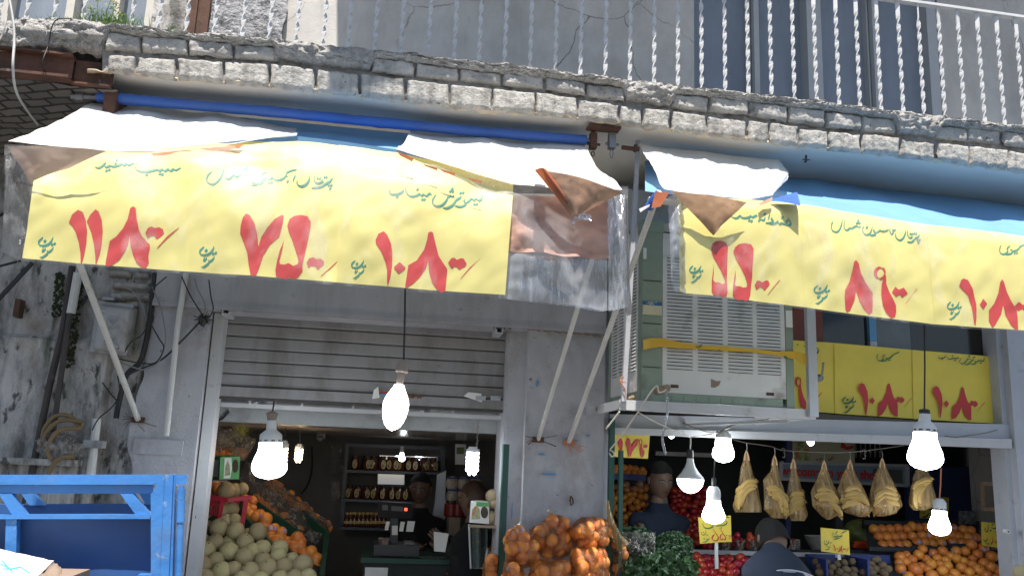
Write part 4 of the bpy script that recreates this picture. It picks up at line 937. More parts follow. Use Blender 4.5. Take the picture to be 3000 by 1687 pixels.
def t_juice(ink, f):
    ink.stroke([(445, 170), (425, 260), (390, 370), (330, 460), (250, 520), (190, 525), (130, 490), (105, 440), (130, 360), (200, 285)], 42, f)
    ink.stroke([(505, 205), (470, 300), (455, 370), (480, 420), (530, 425), (580, 390), (620, 350), (660, 385), (720, 360), (760, 335), (800, 350), (850, 345), (910, 320)], 42, f).dots([(815, 250), (870, 258), (860, 210)], 34, f)
    ink.stroke([(1225, 290), (1150, 340), (1140, 385), (1190, 410), (1170, 450), (1100, 510), (1030, 520), (960, 480), (930, 430), (945, 360), (985, 290)], 44, f)
    ink.stroke([(930, 540), (1050, 535), (1140, 500), (1220, 420), (1290, 430), (1340, 400), (1400, 440), (1480, 440), (1560, 400), (1600, 360), (1640, 385)], 40, f).dots([(1285, 495), (1332, 485), (1630, 465)], 30, f)
    ink.stroke([(1600, 360), (1620, 300), (1700, 265), (1800, 240)], 32, f).stroke([(1780, 350), (1750, 410), (1730, 462)], 30, f)
    ink.stroke([(2050, 370), (2030, 450), (1980, 520), (1900, 555), (1840, 540), (1810, 500), (1812, 455)], 44, f).stroke([(2135, 370), (2130, 440), (2160, 490), (2210, 495), (2260, 480), (2300, 455), (2270, 430)], 44, f)
    ink.dots([(2195, 408), (2240, 408), (2325, 385), (2365, 385)], 24, f).stroke([(2480, 400), (2430, 460), (2360, 500), (2290, 550), (2200, 580), (2080, 590)], 40, f).dots([(2400, 530), (2452, 530), (2430, 590)], 30, f)
def t_lime(ink, f):
    ink.stroke([(110, 245), (100, 310), (140, 355), (210, 360), (300, 350), (400, 310), (455, 250)], 56, f).dots([(290, 415)], 44, f)
    ink.stroke([(510, 170), (500, 240), (540, 330), (600, 390), (680, 405), (780, 380), (850, 340), (900, 380), (960, 350), (1020, 390), (1080, 340), (1130, 320), (1150, 370)], 56, f).dots([(800, 225), (920, 475), (975, 475)], 40, f)
    ink.stroke([(1720, 370), (1680, 410), (1630, 390), (1570, 410), (1545, 470), (1490, 550), (1400, 620), (1290, 640), (1210, 600), (1175, 540), (1195, 450), (1265, 355)], 56, f).dots([(1625, 275), (1690, 280), (1675, 215)], 40, f)
    ink.stroke([(1905, 390), (1870, 440), (1790, 480), (1740, 540), (1680, 620), (1590, 670), (1520, 690), (1440, 675)], 58, f).dots([(1880, 320), (1948, 312)], 40, f)
    ink.stroke([(1985, 480), (1960, 530), (2000, 560), (2020, 590), (1960, 640), (1880, 665), (1810, 655), (1740, 635)], 56, f)
    ink.stroke([(2455, 310), (2430, 410), (2390, 490), (2320, 510), (2270, 460), (2210, 510), (2160, 460), (2120, 490), (2070, 540), (2010, 570)], 56, f).dots([(2225, 605), (2288, 605)], 38, f)
def t_melon(ink, f):
    ink.stroke([(700, 300), (760, 325), (800, 340), (860, 330), (930, 280), (980, 330), (1060, 335), (1140, 320), (1200, 290), (1230, 320), (1290, 290), (1340, 270), (1350, 300)], 56, f).dots([(1155, 395), (1210, 415)], 40, f)
    ink.stroke([(1550, 320), (1520, 390), (1470, 390), (1420, 370), (1375, 430)], 50, f).dots([(1540, 240)], 42, f).stroke([(1665, 215), (1650, 290), (1625, 370)], 40, f)
    ink.stroke([(1720, 340), (1700, 380), (1750, 390), (1740, 430), (1680, 465), (1560, 465)], 56, f).stroke([(1870, 410), (1830, 460), (1740, 490), (1650, 470)], 50, f)
    ink.stroke([(2110, 330), (2180, 420), (2195, 490), (2150, 530), (2090, 500), (2080, 430), (2130, 400), (2170, 470)], 52, f).stroke([(2150, 530), (2060, 500), (1970, 470), (1900, 490), (1870, 420)], 52, f).dots([(1980, 325)], 42, f)
def t_thomson(ink, f):
    ink.stroke([(405, 190), (385, 300), (350, 420), (290, 500), (220, 515), (150, 480), (120, 410), (130, 320), (165, 265)], 48, f).stroke([(460, 210), (445, 310), (450, 410), (490, 470), (540, 460), (590, 420), (640, 430), (700, 390), (760, 370), (810, 395), (870, 375)], 48, f)
    ink.dots([(765, 295), (828, 298), (798, 238)], 38, f).stroke([(1150, 390), (1130, 470), (1090, 550), (1020, 590), (950, 570), (910, 510), (905, 440), (930, 380)], 46, f).dots([(1010, 405)], 38, f)
    ink.stroke([(1200, 460), (1180, 500), (1230, 530), (1220, 580), (1130, 605), (1080, 590)], 54, f).stroke([(1230, 530), (1290, 520), (1340, 480), (1400, 500), (1440, 500), (1490, 490), (1560, 460)], 46, f)
    ink.stroke([(1600, 390), (1590, 480), (1620, 570), (1650, 560), (1690, 510)], 42, f).dots([(1668, 475), (1714, 470)], 32, f).stroke([(2000, 460), (1975, 560), (1930, 660), (1860, 720), (1790, 700), (1740, 640), (1735, 550)], 48, f)
    ink.stroke([(2045, 460), (2035, 560), (2060, 640), (2110, 665), (2160, 630)], 46, f).dots([(2108, 565), (2155, 565), (2205, 558), (2252, 556)], 30, f)
    ink.stroke([(2340, 590), (2300, 640), (2230, 680), (2160, 755), (2090, 775), (2020, 760)], 46, f).dots([(2290, 720), (2342, 720), (2315, 785)], 32, f)
def t_kiwi(ink, f):
    ink.stroke([(210, 235), (190, 300), (210, 355), (260, 365), (310, 330), (300, 290), (340, 245)], 24, f).stroke([(260, 365), (300, 372), (360, 355), (380, 320), (345, 300)], 24, f)
    ink.stroke([(370, 330), (440, 310), (480, 270), (500, 240)], 24, f).stroke([(500, 252), (555, 225), (610, 195)], 20, f).dots([(410, 355), (442, 350)], 16, f)
def poster(sheet, x0, x1, label, reds, texts, tpos, tsc, over, par=None, redmap=None):
    bx = (x0 + x1) / 2
    t0, t1 = .03, 1.75
    po = MB(); nx = max(24, int((x1 - x0) / 9))
    po.grid(lambda u, v: sheet.P(x0 + (x1 - x0) * u, t0 + (t1 - t0) * v, over), nx, 46)
    o = po.build('price_poster', 'poster_yellow', None, smooth=60); tag(o, label, 'price sign', 'posters in the awning valances')
    def surf(px, py): return sheet.at(px, py, over - .0014)
    ink = Ink(); [ink.poly(q, redmap) for q in reds]
    if reds is D89: ink.stroke(ring(1487, 620, 36, 42), 26, redmap, (.9, .3), .55)
    ink.build('red_numerals', 'ink_red', o, surf)
    ink = Ink(); toman(ink, tpos, tsc); [fn(ink, f) for fn, f in texts]
    ink.build('green_lettering', 'ink_green', o, surf); return o
ZT1, ZT2, ZT3 = zmap(260, 450, 8.587), zmap(590, 460, 6.44), zmap(1130, 530, 8.587)
poster(LS, 110, 563, 'yellow poster reading 118 in Persian red numerals at the left end of the left awning', D118, [(t_apple, ZT1)], (136, 725), 1.0, -.002, redmap=Z4)
poster(LS, 560, 996, 'yellow poster reading 75 in Persian red numerals, middle of the left awning', D75, [(t_juice, ZT2)], (607, 752), 1.0, -.004, redmap=Z4)
poster(LS, 992, 1502, 'yellow poster reading 108 in Persian red numerals beside the clear plastic sleeve end', D108, [(t_lime, ZT3)], (1048, 789), .85, -.0065, redmap=Z5)
poster(RS, 1982, 2352, 'yellow poster reading 55 in Persian red numerals, half under a brown tarpaulin corner', D55, [(t_melon, zmap(2060, 600, 8.587))], (2034, 803), .8, -.002, redmap=Z5b)
poster(RS, 2349, 2720, 'yellow poster reading 89 in Persian red numerals on the right awning', D89, [(t_thomson, zmap(2420, 620, 8.587))], (2404, 861), .9, -.004, redmap=Z6)
poster(RS, 2717, 3120, 'yellow poster reading 108 in Persian red numerals, cut by the right edge of the photo', D108R, [(t_kiwi, fit(zmap(2540, 1000, 6.44), 1.28, (2569, 1036), (2926, 718)))], (2790, 909), .85, -.006, redmap=Z6)
# clear sleeves
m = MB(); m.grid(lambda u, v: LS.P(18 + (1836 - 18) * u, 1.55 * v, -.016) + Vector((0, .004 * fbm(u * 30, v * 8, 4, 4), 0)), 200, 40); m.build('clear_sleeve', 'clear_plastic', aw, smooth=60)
m = MB(); m.grid(lambda u, v: LS.P(1785 + (1836 - 1785) * u, 1.0 * v, .02) + Vector((0, .012 * fbm(u * 5, v * 6, 4, 4), 0)), 50, 40); m.build('clear_sleeve', 'clear_plastic_heavy', aw, smooth=60)
def sideend(sh, px, Ys, flip):
    def fn(u, v):
        a = sh.P(px, v, -.012); p = a.copy(); p.y += Ys * u; p.x += (.02 + .05 * (1 - v)) * u * flip + .02 * math.sin(v * 9 + u * 4) * u; p.z += .03 * u * v
        return p
    m = MB(); m.grid(fn, 14, 30); return m
sideend(LS, 1836, .22, 1).build('sleeve_end', 'clear_plastic_heavy', aw, smooth=60)
sideend(LS, 20, .2, -.2).build('sleeve_end', 'clear_plastic_heavy', aw, smooth=60)
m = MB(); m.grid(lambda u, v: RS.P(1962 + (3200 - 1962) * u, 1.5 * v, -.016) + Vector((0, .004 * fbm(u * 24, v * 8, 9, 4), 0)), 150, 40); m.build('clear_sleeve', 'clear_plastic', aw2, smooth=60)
m = MB(); m.grid(lambda u, v: RS.P(1955 + 45 * u, .02 + .98 * v, .0) + Vector((0, .03 * math.sin(u * 3.1) * -1 + .012 * fbm(u * 3, v * 9, 2, 4), 0)), 14, 40); m.build('sleeve_end', 'clear_plastic_heavy', aw2, smooth=60)
# orange tarp behind the clear end
m = MB(); m.grid(lambda u, v: LS.P(1480 + 318 * u, .47 + .03 * nz(u * 4, 2) + (.53) * v, .05 + .02 * fbm(u * 4, v * 5, 2, 3)), 40, 24); m.build('orange_lining', 'tarp_salmon', aw, smooth=60)
m = MB(); m.grid(lambda u, v: LS.P(1490 + 300 * u, .02 + .44 * v, .06 + .015 * fbm(u * 3, v * 3, 8, 3)), 20, 14); m.build('clear_sleeve', 'clear_plastic_heavy', aw, smooth=60)
m = MB(); m.grid(lambda u, v: s(1676 + 56 * u, 640 - 8 * u + 20 * v - 12 * math.sin(u * 3), 3.03 + .01 * nz(u * 5, v * 5)), 12, 6); m.build('clear_tape', 'clear_plastic_heavy', aw, smooth=60)
# hangers under the soffit
for px, mat, lab in ((1737, 'rust', 'rusty iron hanger bracket under the soffit at the end of the blue tube'), (1792, 'steel_grey', 'greyish iron hanger bracket with an oval ring under the soffit')):
    t = thing('awning_bracket', lab, 'bracket', s(px, 372, SLAB + .12), 'awning brackets')
    m = MB(); c0 = s(px, 374, SLAB + .12); c1 = s(px, 434, SLAB + .12)
    m.bar(c0 + Vector((0, 0, .03)), s(px, 392, SLAB + .12), .018, .012); m.box(c1.x - .016, c1.x + .016, c1.y - .02, c1.y + .02, c1.z - .004, s(px, 392, SLAB + .12).z)
    m.tube([c1 + Vector((-.03, 0, .02)), c1 + Vector((.035, 0, .02))], .007, 8); m.build('plate', mat, t)
    m = MB(); e = c1 + Vector((0, 0, -.03)); m.tube([e + Vector((math.cos(a * .6283) * .008, 0, math.sin(a * .6283) * (.022 if px > 1750 else .012))) for a in range(11)], .003, 6); m.build('ring', mat, t)
m = MB(); a = s(1722, 372, SLAB + .08); b = s(1815, 380, SLAB + .08); m.box(a.x, b.x, SLAB + .05, SLAB + .12, a.z - .004, a.z + .006)
tag(m.build('bracket_plate', 'rust', smooth=0), 'rust-stained flat iron plate fixed to the soffit between the awnings', 'bracket')
m = MB(); h = s(2362, 472, SLAB + .1); m.tube([h + Vector((0, 0, .03)), h, h + Vector((-.008, 0, -.006))], .006, 6); m.tube([h + Vector((-.02, 0, .006)), h + Vector((.02, 0, .008))], .003, 5)
tag(m.build('soffit_hook', 'metal_dark'), 'small dark hook under the soffit above the right awning', 'hook')
# ------------------------------------------------------------------ evaporative cooler on its steel bracket
cl = thing('evaporative_cooler', 'green and white louvred evaporative cooler tied with a yellow strap', 'air cooler', (s(2100, 1180, ACF).x, ACF, s(2100, 1185, ACF).z))
ax0, ax1 = s(1880, 1000, ACF).x, s(2325, 1050, ACF).x
az0, az1 = s(2100, 1184, ACF).z, s(1920, 652, ACF).z
ad = .60; pw = s(1940, 1000, ACF).x - ax0; pr = ax1 - s(2303, 1050, ACF).x
def post(x0, x1, y0, y1):
    m = MB(); m.box(x0, x1, y0, y1, az0, az1 - .05)
    m.box(x0 - .004, x1 + .004, y0 - .006, y1 + .006, az1 - .05, az1 + .01); return m.build('corner_post', 'cooler_green', cl, smooth=0)
p1 = post(ax0, ax0 + pw, ACF, ACF + .06); post(ax1 - pr, ax1, ACF, ACF + .06); post(ax0, ax0 + .06, ACF + ad - .06, ACF + ad); post(ax1 - .06, ax1, ACF + ad - .06, ACF + ad)
m = MB()
for k in (.18, .42, .66): m.box(ax0 + .006, ax0 + pw - .006, ACF - .002, ACF + .002, az0 + (az1 - az0) * k, az0 + (az1 - az0) * k + .004)
m.build('post_groove', 'cooler_dark', p1, smooth=0)
zb = s(1910, 886, ACF).z
m = MB(); m.box(ax0 + .003, ax0 + pw - .003, ACF - .004, ACF + .02, zb - .014, zb + .004); m.build('badge', 'sticker_blue', p1, smooth=0)
m = MB(); m.box(ax0 + .003, ax0 + pw - .003, ACF - .004, ACF + .02, zb - .062, zb - .0145); m.build('badge_plate', 'sticker_silver', p1, smooth=0)
ink = Ink(); fz = zmap(1750, 880, 3.813)
ink.stroke([(600, 18), (578, 18), (575, 32), (592, 32), (594, 44), (574, 44)], 7, fz, (.9, .5), .6).stroke([(630, 18), (606, 18), (604, 32), (622, 32), (624, 44), (602, 44)], 7, fz, (.9, .5), .6).stroke([(640, 22), (668, 20)], 5, fz, (.5, .9), .6).stroke([(545, 30), (565, 30)], 5, fz, (.5, .9), .6)
ink.build('badge_lettering', 'sticker_white', p1, lambda x, y: s(x, y, ACF - .006))
m = MB(); c = s(1902, 745, ACF); m.box(ax0 + .004, ax0 + .02, ACF - .003, ACF + .01, c.z - .025, c.z + .03); m.build('barcode_sticker', 'sticker_white', p1, smooth=0)
m = MB(); c = s(2320, 936, ACF); m.box(ax1 - pr + .004, ax1 - .002, ACF - .003, ACF + .01, c.z - .04, c.z + .045); m.build('label_sticker', 'sticker_white', cl, smooth=0)
m = MB(); m.box(ax0 + .06, ax1 - .06, ACF + .004, ACF + .03, az0 + .001, az0 + .042)
for k in range(7):
    a = ax0 + .09 + k * .062; m.box(a, a + .03, ACF + .001, ACF + .01, az0 + .008, az0 + .030)
m.build('base_tray', 'cooler_green', cl, smooth=0)
m = MB(); m.box(ax0 + .002, ax0 + .03, ACF + .06, ACF + ad - .06, az0 + .001, az0 + .05); m.box(ax1 - .03, ax1 - .002, ACF + .06, ACF + ad - .06, az0 + .001, az0 + .05); m.box(ax0 + .01, ax1 - .01, ACF + .03, ACF + ad - .01, az0 + .012, az0 + .02); m.build('base_tray', 'cooler_green', cl, smooth=0)
m = MB(); m.box(ax0 + .01, ax1 - .01, ACF + .01, ACF + ad - .01, az1 - .04, az1 + .004); m.build('top_cover', 'cooler_white', cl, smooth=0)
m = MB(); m.box(ax0 + .03, ax1 - .03, ACF + .03, ACF + ad - .03, az0 + .05, az1 - .05); m.build('filter_pad', 'cooler_dark', cl, smooth=0)
def louvres(m, P, width, z0, z1, cols, pitch, lo, hi):
    """P(a, out, z): point at a along the panel, out towards the outside; cols: column ends"""
    def bx(a0, a1, o0, o1, za, zb2): m.hexa([P(a0, o1, za), P(a1, o1, za), P(a1, o1, zb2), P(a0, o1, zb2)], [P(a0, o0, za), P(a1, o0, za), P(a1, o0, zb2), P(a0, o0, zb2)])
    bx(0, width, -.004, .006, z0, lo); bx(0, width, -.004, .006, hi, z1)
    ed = [0] + [q for c in cols for q in c] + [width]
    for a, b in zip(ed[0::2], ed[1::2]): bx(a, b, -.004, .006, lo, hi)
    n = int((hi - lo) / pitch)
    for (a, b) in cols:
        for k in range(n):
            z = lo + pitch * (k + .5); pr_ = [( -.004, .0096), (.0045, .0085), (.0085, .003), (.0100, -.0050), (.0080, -.0056), (.002, .002)]
            n_u = 6; vs = []
            for i in range(n_u + 1):
                u = i / n_u; e = min(u, 1 - u); q = min(1, e * 7 + .15); jag = .0009 * nz(a * 90 + u * 6, k * 3.3, 1)
                for (o, dz) in pr_: vs.append(P(a + (b - a) * u, .006 + (o - .006) * q if o > .006 else o, z + dz + jag))
            L = len(pr_); fs = [(i * L + j, i * L + (j + 1) % L, (i + 1) * L + (j + 1) % L, (i + 1) * L + j) for i in range(n_u) for j in range(L)]
            m.add(vs, fs)
w = ax1 - pr - (ax0 + pw) - .004; k = w / (2303 - 1940)
cols = [((a - 1940) * k, (b - 1940) * k) for a, b in ((1953, 2028), (2043, 2117), (2132, 2206), (2219, 2290))]
lz0 = s(2120, 1090, ACF).z; zlo = az0 + .043
m = MB(); louvres(m, lambda a, o, z: Vector((ax0 + pw + .002 + a, ACF + .008 - o, z)), w, zlo, az1 - .05, cols, .0172, lz0, lz0 + .0172 * 33)
fp = m.build('front_panel', 'cooler_white', cl, smooth=40)
m = MB()
for px, py in ((1976, 1131), (2256, 1154)):
    c = s(px, py, ACF); m.tube([(c.x - .018, ACF, c.z), (c.x + .018, ACF, c.z)], .0075, 10); m.build('latch', 'rust', fp); m = MB()
c = s(2098, 1120, ACF); m.prism([s(2083, 1109, ACF + .001), s(2100, 1116, ACF + .001), s(2112, 1115, ACF + .001), s(2107, 1128, ACF + .001), s(2095, 1135, ACF + .001), s(2083, 1134, ACF + .001)], (0, .01, 0)); m.build('rust_spot', 'cardboard_brown', fp, smooth=0)
sd_ = ad - .126; m = MB(); cs = [(sd_ * a, sd_ * b) for a, b in ((.05, .24), (.29, .48), (.53, .72), (.77, .95))]
louvres(m, lambda a, o, z: Vector((ax0 + .004 - o, ACF + ad - .063 - a, z)), sd_, az0 + .05, az1 - .05, cs, .0172, az0 + .15, az0 + .15 + .0172 * 33)
m.build('side_panel', 'cooler_white', cl, smooth=40)
m = MB(); m.box(ax0 + .005, ax1 - .005, ACF + ad - .02, ACF + ad - .005, az0 + .05, az1 - .05); m.build('back_panel', 'cooler_white', cl, smooth=0)
# white sheet-metal duct above the cooler
m = MB(); a, b = s(1815, 500, ACF + .3).x, s(2300, 560, ACF + .3).x; zt = s(1830, 575, ACF + .3).z
m.box(ax0 - .08, ax1 - .02, ACF + .28, WALL + .02, az1 + .03, az1 + .26)
for q in (.05, .13): m.tube([(ax0 - .02, ACF + .277, az1 + q + .03), (ax0 - .02, ACF + .29, az1 + q + .03)], .010, 10)
tag(m.build('air_duct', 'metal_white', smooth=0), 'white sheet-metal duct with round holes between the cooler and the soffit', 'duct')
# strap
st = MB(); path = [(1884, 1010, .03, 15), (1905, 1004, .012, 15), (1935, 1004, .012, 13), (2000, 1012, .014, 9), (2060, 1016, .014, 6), (2120, 1022, .014, 7), (2200, 1026, .014, 5.5), (2280, 1034, .014, 6), (2330, 1042, .014, 12), (2350, 1050, .03, 16), (2374, 1055, .05, 18)]
vs = []; fs = []
for i, (x, y, o, h) in enumerate(path):
    for sg in (-1, 1): vs.append(s(x, y + sg * h + 1.5 * math.sin(i * 2.1), ACF - o))
for i in range(len(path) - 1): fs.append((2 * i, 2 * i + 2, 2 * i + 3, 2 * i + 1))
st.add(vs, fs); so = st.build('strap', 'tape_yellow', cl, smooth=0)
ink = Ink(); ink.stroke([(1100, 512), (1130, 525), (1170, 490)], 14, fz, (.6, .8), .5).stroke([(1350, 562), (1370, 553), (1382, 568)], 12, fz, (.6, .8), .5).stroke([(2085, 645), (2105, 622), (2120, 650), (2095, 640)], 16, fz, (.6, .8), .5).stroke([(1175, 525), (1180, 530)], 10, fz, (.6, .8), .6)
ink.build('strap_lettering', 'ink_dark_green', so, lambda x, y: s(x, y, ACF - .0185))
# bracket frame
bk = thing('steel_bracket', 'white steel angle frame carrying the cooler, with black chipped paint', 'bracket', (s(2100, 1215, ACF).x, ACF, s(2100, 1215, ACF).z))
fz0, fz1 = s(2100, 1214, ACF - .02).z, s(2100, 1185, ACF - .02).z; fx0, fx1 = s(1813, 1190, ACF - .02).x, s(2387, 1215, ACF - .02).x
m = MB(); m.box(fx0, fx1, ACF - .03, ACF - .024, fz0, fz1); m.box(fx0, fx1, ACF - .024, ACF + .02, fz0, fz0 + .005); m.build('front_rail', 'metal_white', bk, smooth=0)
for x in (fx0, fx1 - .006):
    m = MB(); m.box(x, x + .006, ACF - .0235, WALL, fz0 + .001, fz1 - .001); m.build('side_rail', 'metal_white', bk, smooth=0)
m = MB(); m.bar((fx1 - .1, ACF + .05, fz0 - .008), (fx1 - .42, WALL - .02, fz0 - .02), .02, .012); m.build('brace', 'metal_white', bk, smooth=0)
m = MB(); c = s(1866, 420, ACF + .1); m.bar(s(1862, 560, ACF - .045), s(1826, 1176, ACF - .045), .022, .022); m.bar(s(1862, 562, ACF - .045), s(1869, 400, ACF - .02), .02, .02); m.build('hanger_pole', 'metal_lilac', bk, smooth=0)
m = MB(); m.box(s(2361, 1100, ACF - .03).x, s(2386, 1100, ACF - .03).x, ACF - .06, ACF - .031, fz0 + .01, s(2370, 690, ACF - .03).z); m.build('hanger_pole', 'metal_lilac', bk, smooth=0)
m = MB(); m.tube([s(1752, 1199, 4.35), s(1850, 1170, 4.1), s(1912, 1148, 3.98), s(1956, 1136, 3.88)], [.017, .018, .019, .018], 12)
tag(m.build('wooden_pole', 'wood_pole'), 'short weathered wooden pole lashed across the corner of the cooler bracket', 'pole')
def rope(pts, r, mat, name, label, group=None): return cable(pts, r, mat, name, label, 6, 'rope', group)
rope([s(1786, 1318, 4.45), s(1830, 1262, 4.2), s(1870, 1205, 3.95), s(1905, 1150, 3.84), s(1925, 1130, 3.83), s(1930, 1148, 3.83), s(1944, 1146, 3.84), s(1952, 1140, 3.84)], .004, 'rope_white', 'white_rope', 'white rope running from the green door post up to the wooden pole')
rope([s(1952, 1145, 3.85), s(1956, 1180, 3.86), s(1953, 1225, 3.9), s(1944, 1262, 3.95), s(1941, 1290, 4.0), s(1950, 1330, 4.05)], .006, 'clear_plastic_heavy', 'plastic_strip', 'clear plastic strip hanging from the end of the wooden pole')
rope([s(1870, 1208, 3.95), s(1940, 1245, 4.2), s(2023, 1281, 4.45)], .003, 'rope_white', 'thin_white_string', 'thin white cord from the cooler bracket to the wire over the stall')
rope([s(1786, 1318, 4.44), s(1795, 1322, 4.42), s(1800, 1332, 4.42), s(1792, 1336, 4.42), s(1784, 1326, 4.42)], .004, 'rope_white', 'rope_knot', 'frayed white rope knot tied to the green door post')
rope([s(1826, 1098, 3.89), s(1818, 1112, 3.89), s(1834, 1120, 3.88), s(1816, 1115, 3.88), s(1831, 1140, 3.88), s(1832, 1168, 3.88)], .0025, 'twine_orange', 'orange_twine', 'orange twine wound round the left hanger pole of the cooler')
rope([s(1815, 1205, 3.92), s(1800, 1225, 3.95), s(1776, 1255, 4.0)], .004, 'rope_white', 'frayed_rope_end', 'frayed rope end hanging from the left corner of the cooler bracket')
rope([s(1790, 1235, 4.3), s(1782, 1250, 4.3), s(1772, 1256, 4.3)], .004, 'twine_orange', 'orange_twine_end', 'orange twine end beside the top of the green door post')
# ------------------------------------------------------------------ left wall services
mt = thing('meter_box', 'dirty grey electricity meter box with rounded top on the old left wall', 'meter box', s(318, 1030, WALL))
def mfront(u, v):
    tl, tr, br, bl = s(288, 884, WALL - .12), s(388, 896, WALL - .12), s(368, 1036, WALL - .12), s(263, 1024, WALL - .12)
    p = tl.lerp(tr, u).lerp(bl.lerp(br, u), v)
    e = min(u, 1 - u, v * 1.3, (1 - v) * 1.3); q = 1 - math.exp(-e / .035)
    p.y += .10 * (1 - q) + .002 * nz(u * 6, v * 6); p.z += (.014 * math.sin(u * math.pi) if v < .02 else 0) ; return p
m = MB(); m.grid(mfront, 30, 36); m.build('cover', 'meter_grey', mt, smooth=60)
m = MB(); m.hexa([s(262, 1030, WALL - .07), s(372, 1042, WALL - .07), s(392, 892, WALL - .07), s(286, 880, WALL - .07)], [s(262, 1030, WALL + .03), s(372, 1042, WALL + .03), s(392, 892, WALL + .03), s(286, 880, WALL + .03)]); m.build('back_box', 'meter_grey', mt, smooth=0)
ink = Ink(); ink.stroke(ring(330, 943, 16, 17), 2, lambda p: p, (.7, .7), .8)
for k in range(9):
    a = .35 * k - 1.4; ink.stroke([(330, 952), (330 + 6 * math.sin(a), 944 - 3 * math.cos(a)), (330 + 13 * math.sin(a), 938 - 7 * math.cos(a))], 1.5, lambda p: p, (.7, .7), .8)
ink.stroke([(296, 903), (312, 904)], 3, lambda p: p, (.2, .9), .8).stroke([(299, 917), (307, 918)], 2.5, lambda p: p, (.2, .9), .8)
ink.build('emblem', 'steel_grey', mt, lambda x, y: s(x, y, WALL - .124))
ink = Ink(); ink.stroke([(313, 975), (322, 985), (316, 995), (305, 1000)], 4, lambda p: p).stroke([(338, 1006), (348, 1012), (346, 1022), (338, 1020)], 3, lambda p: p); ink.build('cable_stain', 'metal_dark', mt, lambda x, y: s(x, y, WALL - .1235))
m = MB(); m.box(s(318, 880, WALL).x, s(352, 880, WALL).x, WALL - .1, WALL - .03, s(330, 884, WALL - .05).z, s(330, 876, WALL - .05).z); m.build('bracket', 'steel_grey', mt, smooth=0)
def pipe(pts, r, mat, name, label, cat='pipe'):
    m = MB(); m.tube(pts, r, 10); return tag(m.build(name, mat), label, cat)
W1 = WALL - .05
pipe([s(212, 780, W1), s(186, 960, W1), s(147, 1120, W1 - .02), s(92, 1392, W1 - .02), s(60, 1540, W1)], .017, 'pipe_dark', 'brown_pipe', 'dark brown pipe leaning down the old left wall')
pipe([s(229, 800, W1 - .03), s(208, 918, W1 - .03)], .022, 'pole_white', 'white_pipe', 'short thick white pipe beside the brown pipe')
pipe([s(206, 920, W1 - .03), s(198, 965, W1 - .03), s(176, 1120, W1 - .04), s(154, 1275, W1 - .04)], .014, 'pipe_dark', 'rusty_conduit', 'peeling rusty conduit below the short white pipe')
pipe([s(95, 770, W1 - .3), s(0, 872, W1 - .35), s(-60, 930, W1 - .35)], .011, 'cable_black', 'dark_rod', 'dark rod slanting down to the left edge of the photo')
pipe([s(-40, 790, W1 - .2), s(60, 764, W1 - .1)], .006, 'cable_black', 'dark_cable', 'dark cable entering at the left edge below the awning', 'cable')
pipe([s(0, 632, W1 - .2), s(60, 598, W1 - .1)], .006, 'cable_black', 'upper_dark_cable', 'dark cable at the left edge behind the clear sleeve', 'cable')
pipe([s(545, 800, W1 - .03), s(520, 956, W1 - .03), s(487, 1276, W1 - .03)], .0145, 'pole_white', 'thin_white_pipe', 'thin white pipe running down the pale pier left of the shutter')
pipe([s(284, 1226, W1 - .02), s(266, 1392, W1 - .02)], .021, 'pole_white', 'grey_white_pipe', 'pale pipe clamped low on the left wall')
m = MB(); a = s(247, 1299, W1 - .04); b = s(301, 1302, W1 - .04); m.box(a.x, b.x - .03, W1 - .055, W1 + .02, a.z - .018, a.z + .018); m.box(b.x - .03, b.x, W1 - .06, W1 + .02, b.z - .018, b.z + .018)
tag(m.build('pipe_clamp', 'meter_grey', smooth=0), 'grey clamp round the pale pipe low on the left wall', 'clamp')
cable([s(455, 800, W1), s(440, 930, W1), s(428, 1000, W1), s(410, 1060, W1), s(370, 1100, W1), s(348, 1180, W1), s(340, 1225, W1)], .014, 'cable_black', 'cable_bundle', 'thick black cable bundle beside the meter box', 8)
CBL = [[(595, 933), (530, 1000), (470, 1055), (400, 1085), (361, 1105)], [(445, 840), (470, 900), (485, 980), (478, 1030), (460, 1065), (425, 1082), (390, 1075), (352, 1060)], [(340, 820), (385, 850), (415, 890), (426, 930)], [(430, 960), (410, 985), (385, 1000), (365, 1030)], [(437, 940), (465, 990), (480, 1020), (455, 1062), (405, 1062), (345, 1050)], [(488, 810), (440, 860), (450, 930), (440, 950)], [(532, 810), (560, 870), (595, 925)], [(570, 815), (580, 850), (600, 890), (598, 925)], [(612, 820), (618, 870), (625, 905), (612, 930), (602, 925)], [(345, 1100), (350, 1150), (330, 1190), (290, 1225), (270, 1260)], [(300, 1120), (330, 1160), (345, 1170), (360, 1140)]]
for i, c in enumerate(CBL):
    cable([s(x, y, W1 - .03 - .006 * i) for x, y in c], .0035 if i else .005, 'cable_black' if i not in (1, 2, 7) else 'cable_grey', 'wall_cable', 'thin loose cable among the tangle round the meter box and the black knot', 5, 'cable', 'loose cables on the left wall')
m = MB(); m.ball(s(594, 937, W1 - .05), 1, 16, 12, (.022, .022, .03), fn=lambda q: 1 + .35 * fbm(q.x * 3, q.y * 3, q.z * 3, 3))
for k in range(26):
    a = random.uniform(0, 6.28); c = s(594, 935, W1 - .05); m.tube([c, c + Vector((math.cos(a) * random.uniform(.02, .05), -.01, math.sin(a) * random.uniform(.02, .055)))], .0022, 4)
tag(m.build('cable_knot', 'cable_black'), 'black knot of taped cables at the corner above the shutter guide', 'cable')
hz = lambda x, y, k=.0: s(x / 2.555, 1120 + y / 2.555, W1 - .06 - k)
hs = thing('garden_hose', 'ochre hose coiled on the ledge of the old left wall', 'hose', s(160, 1340, W1))
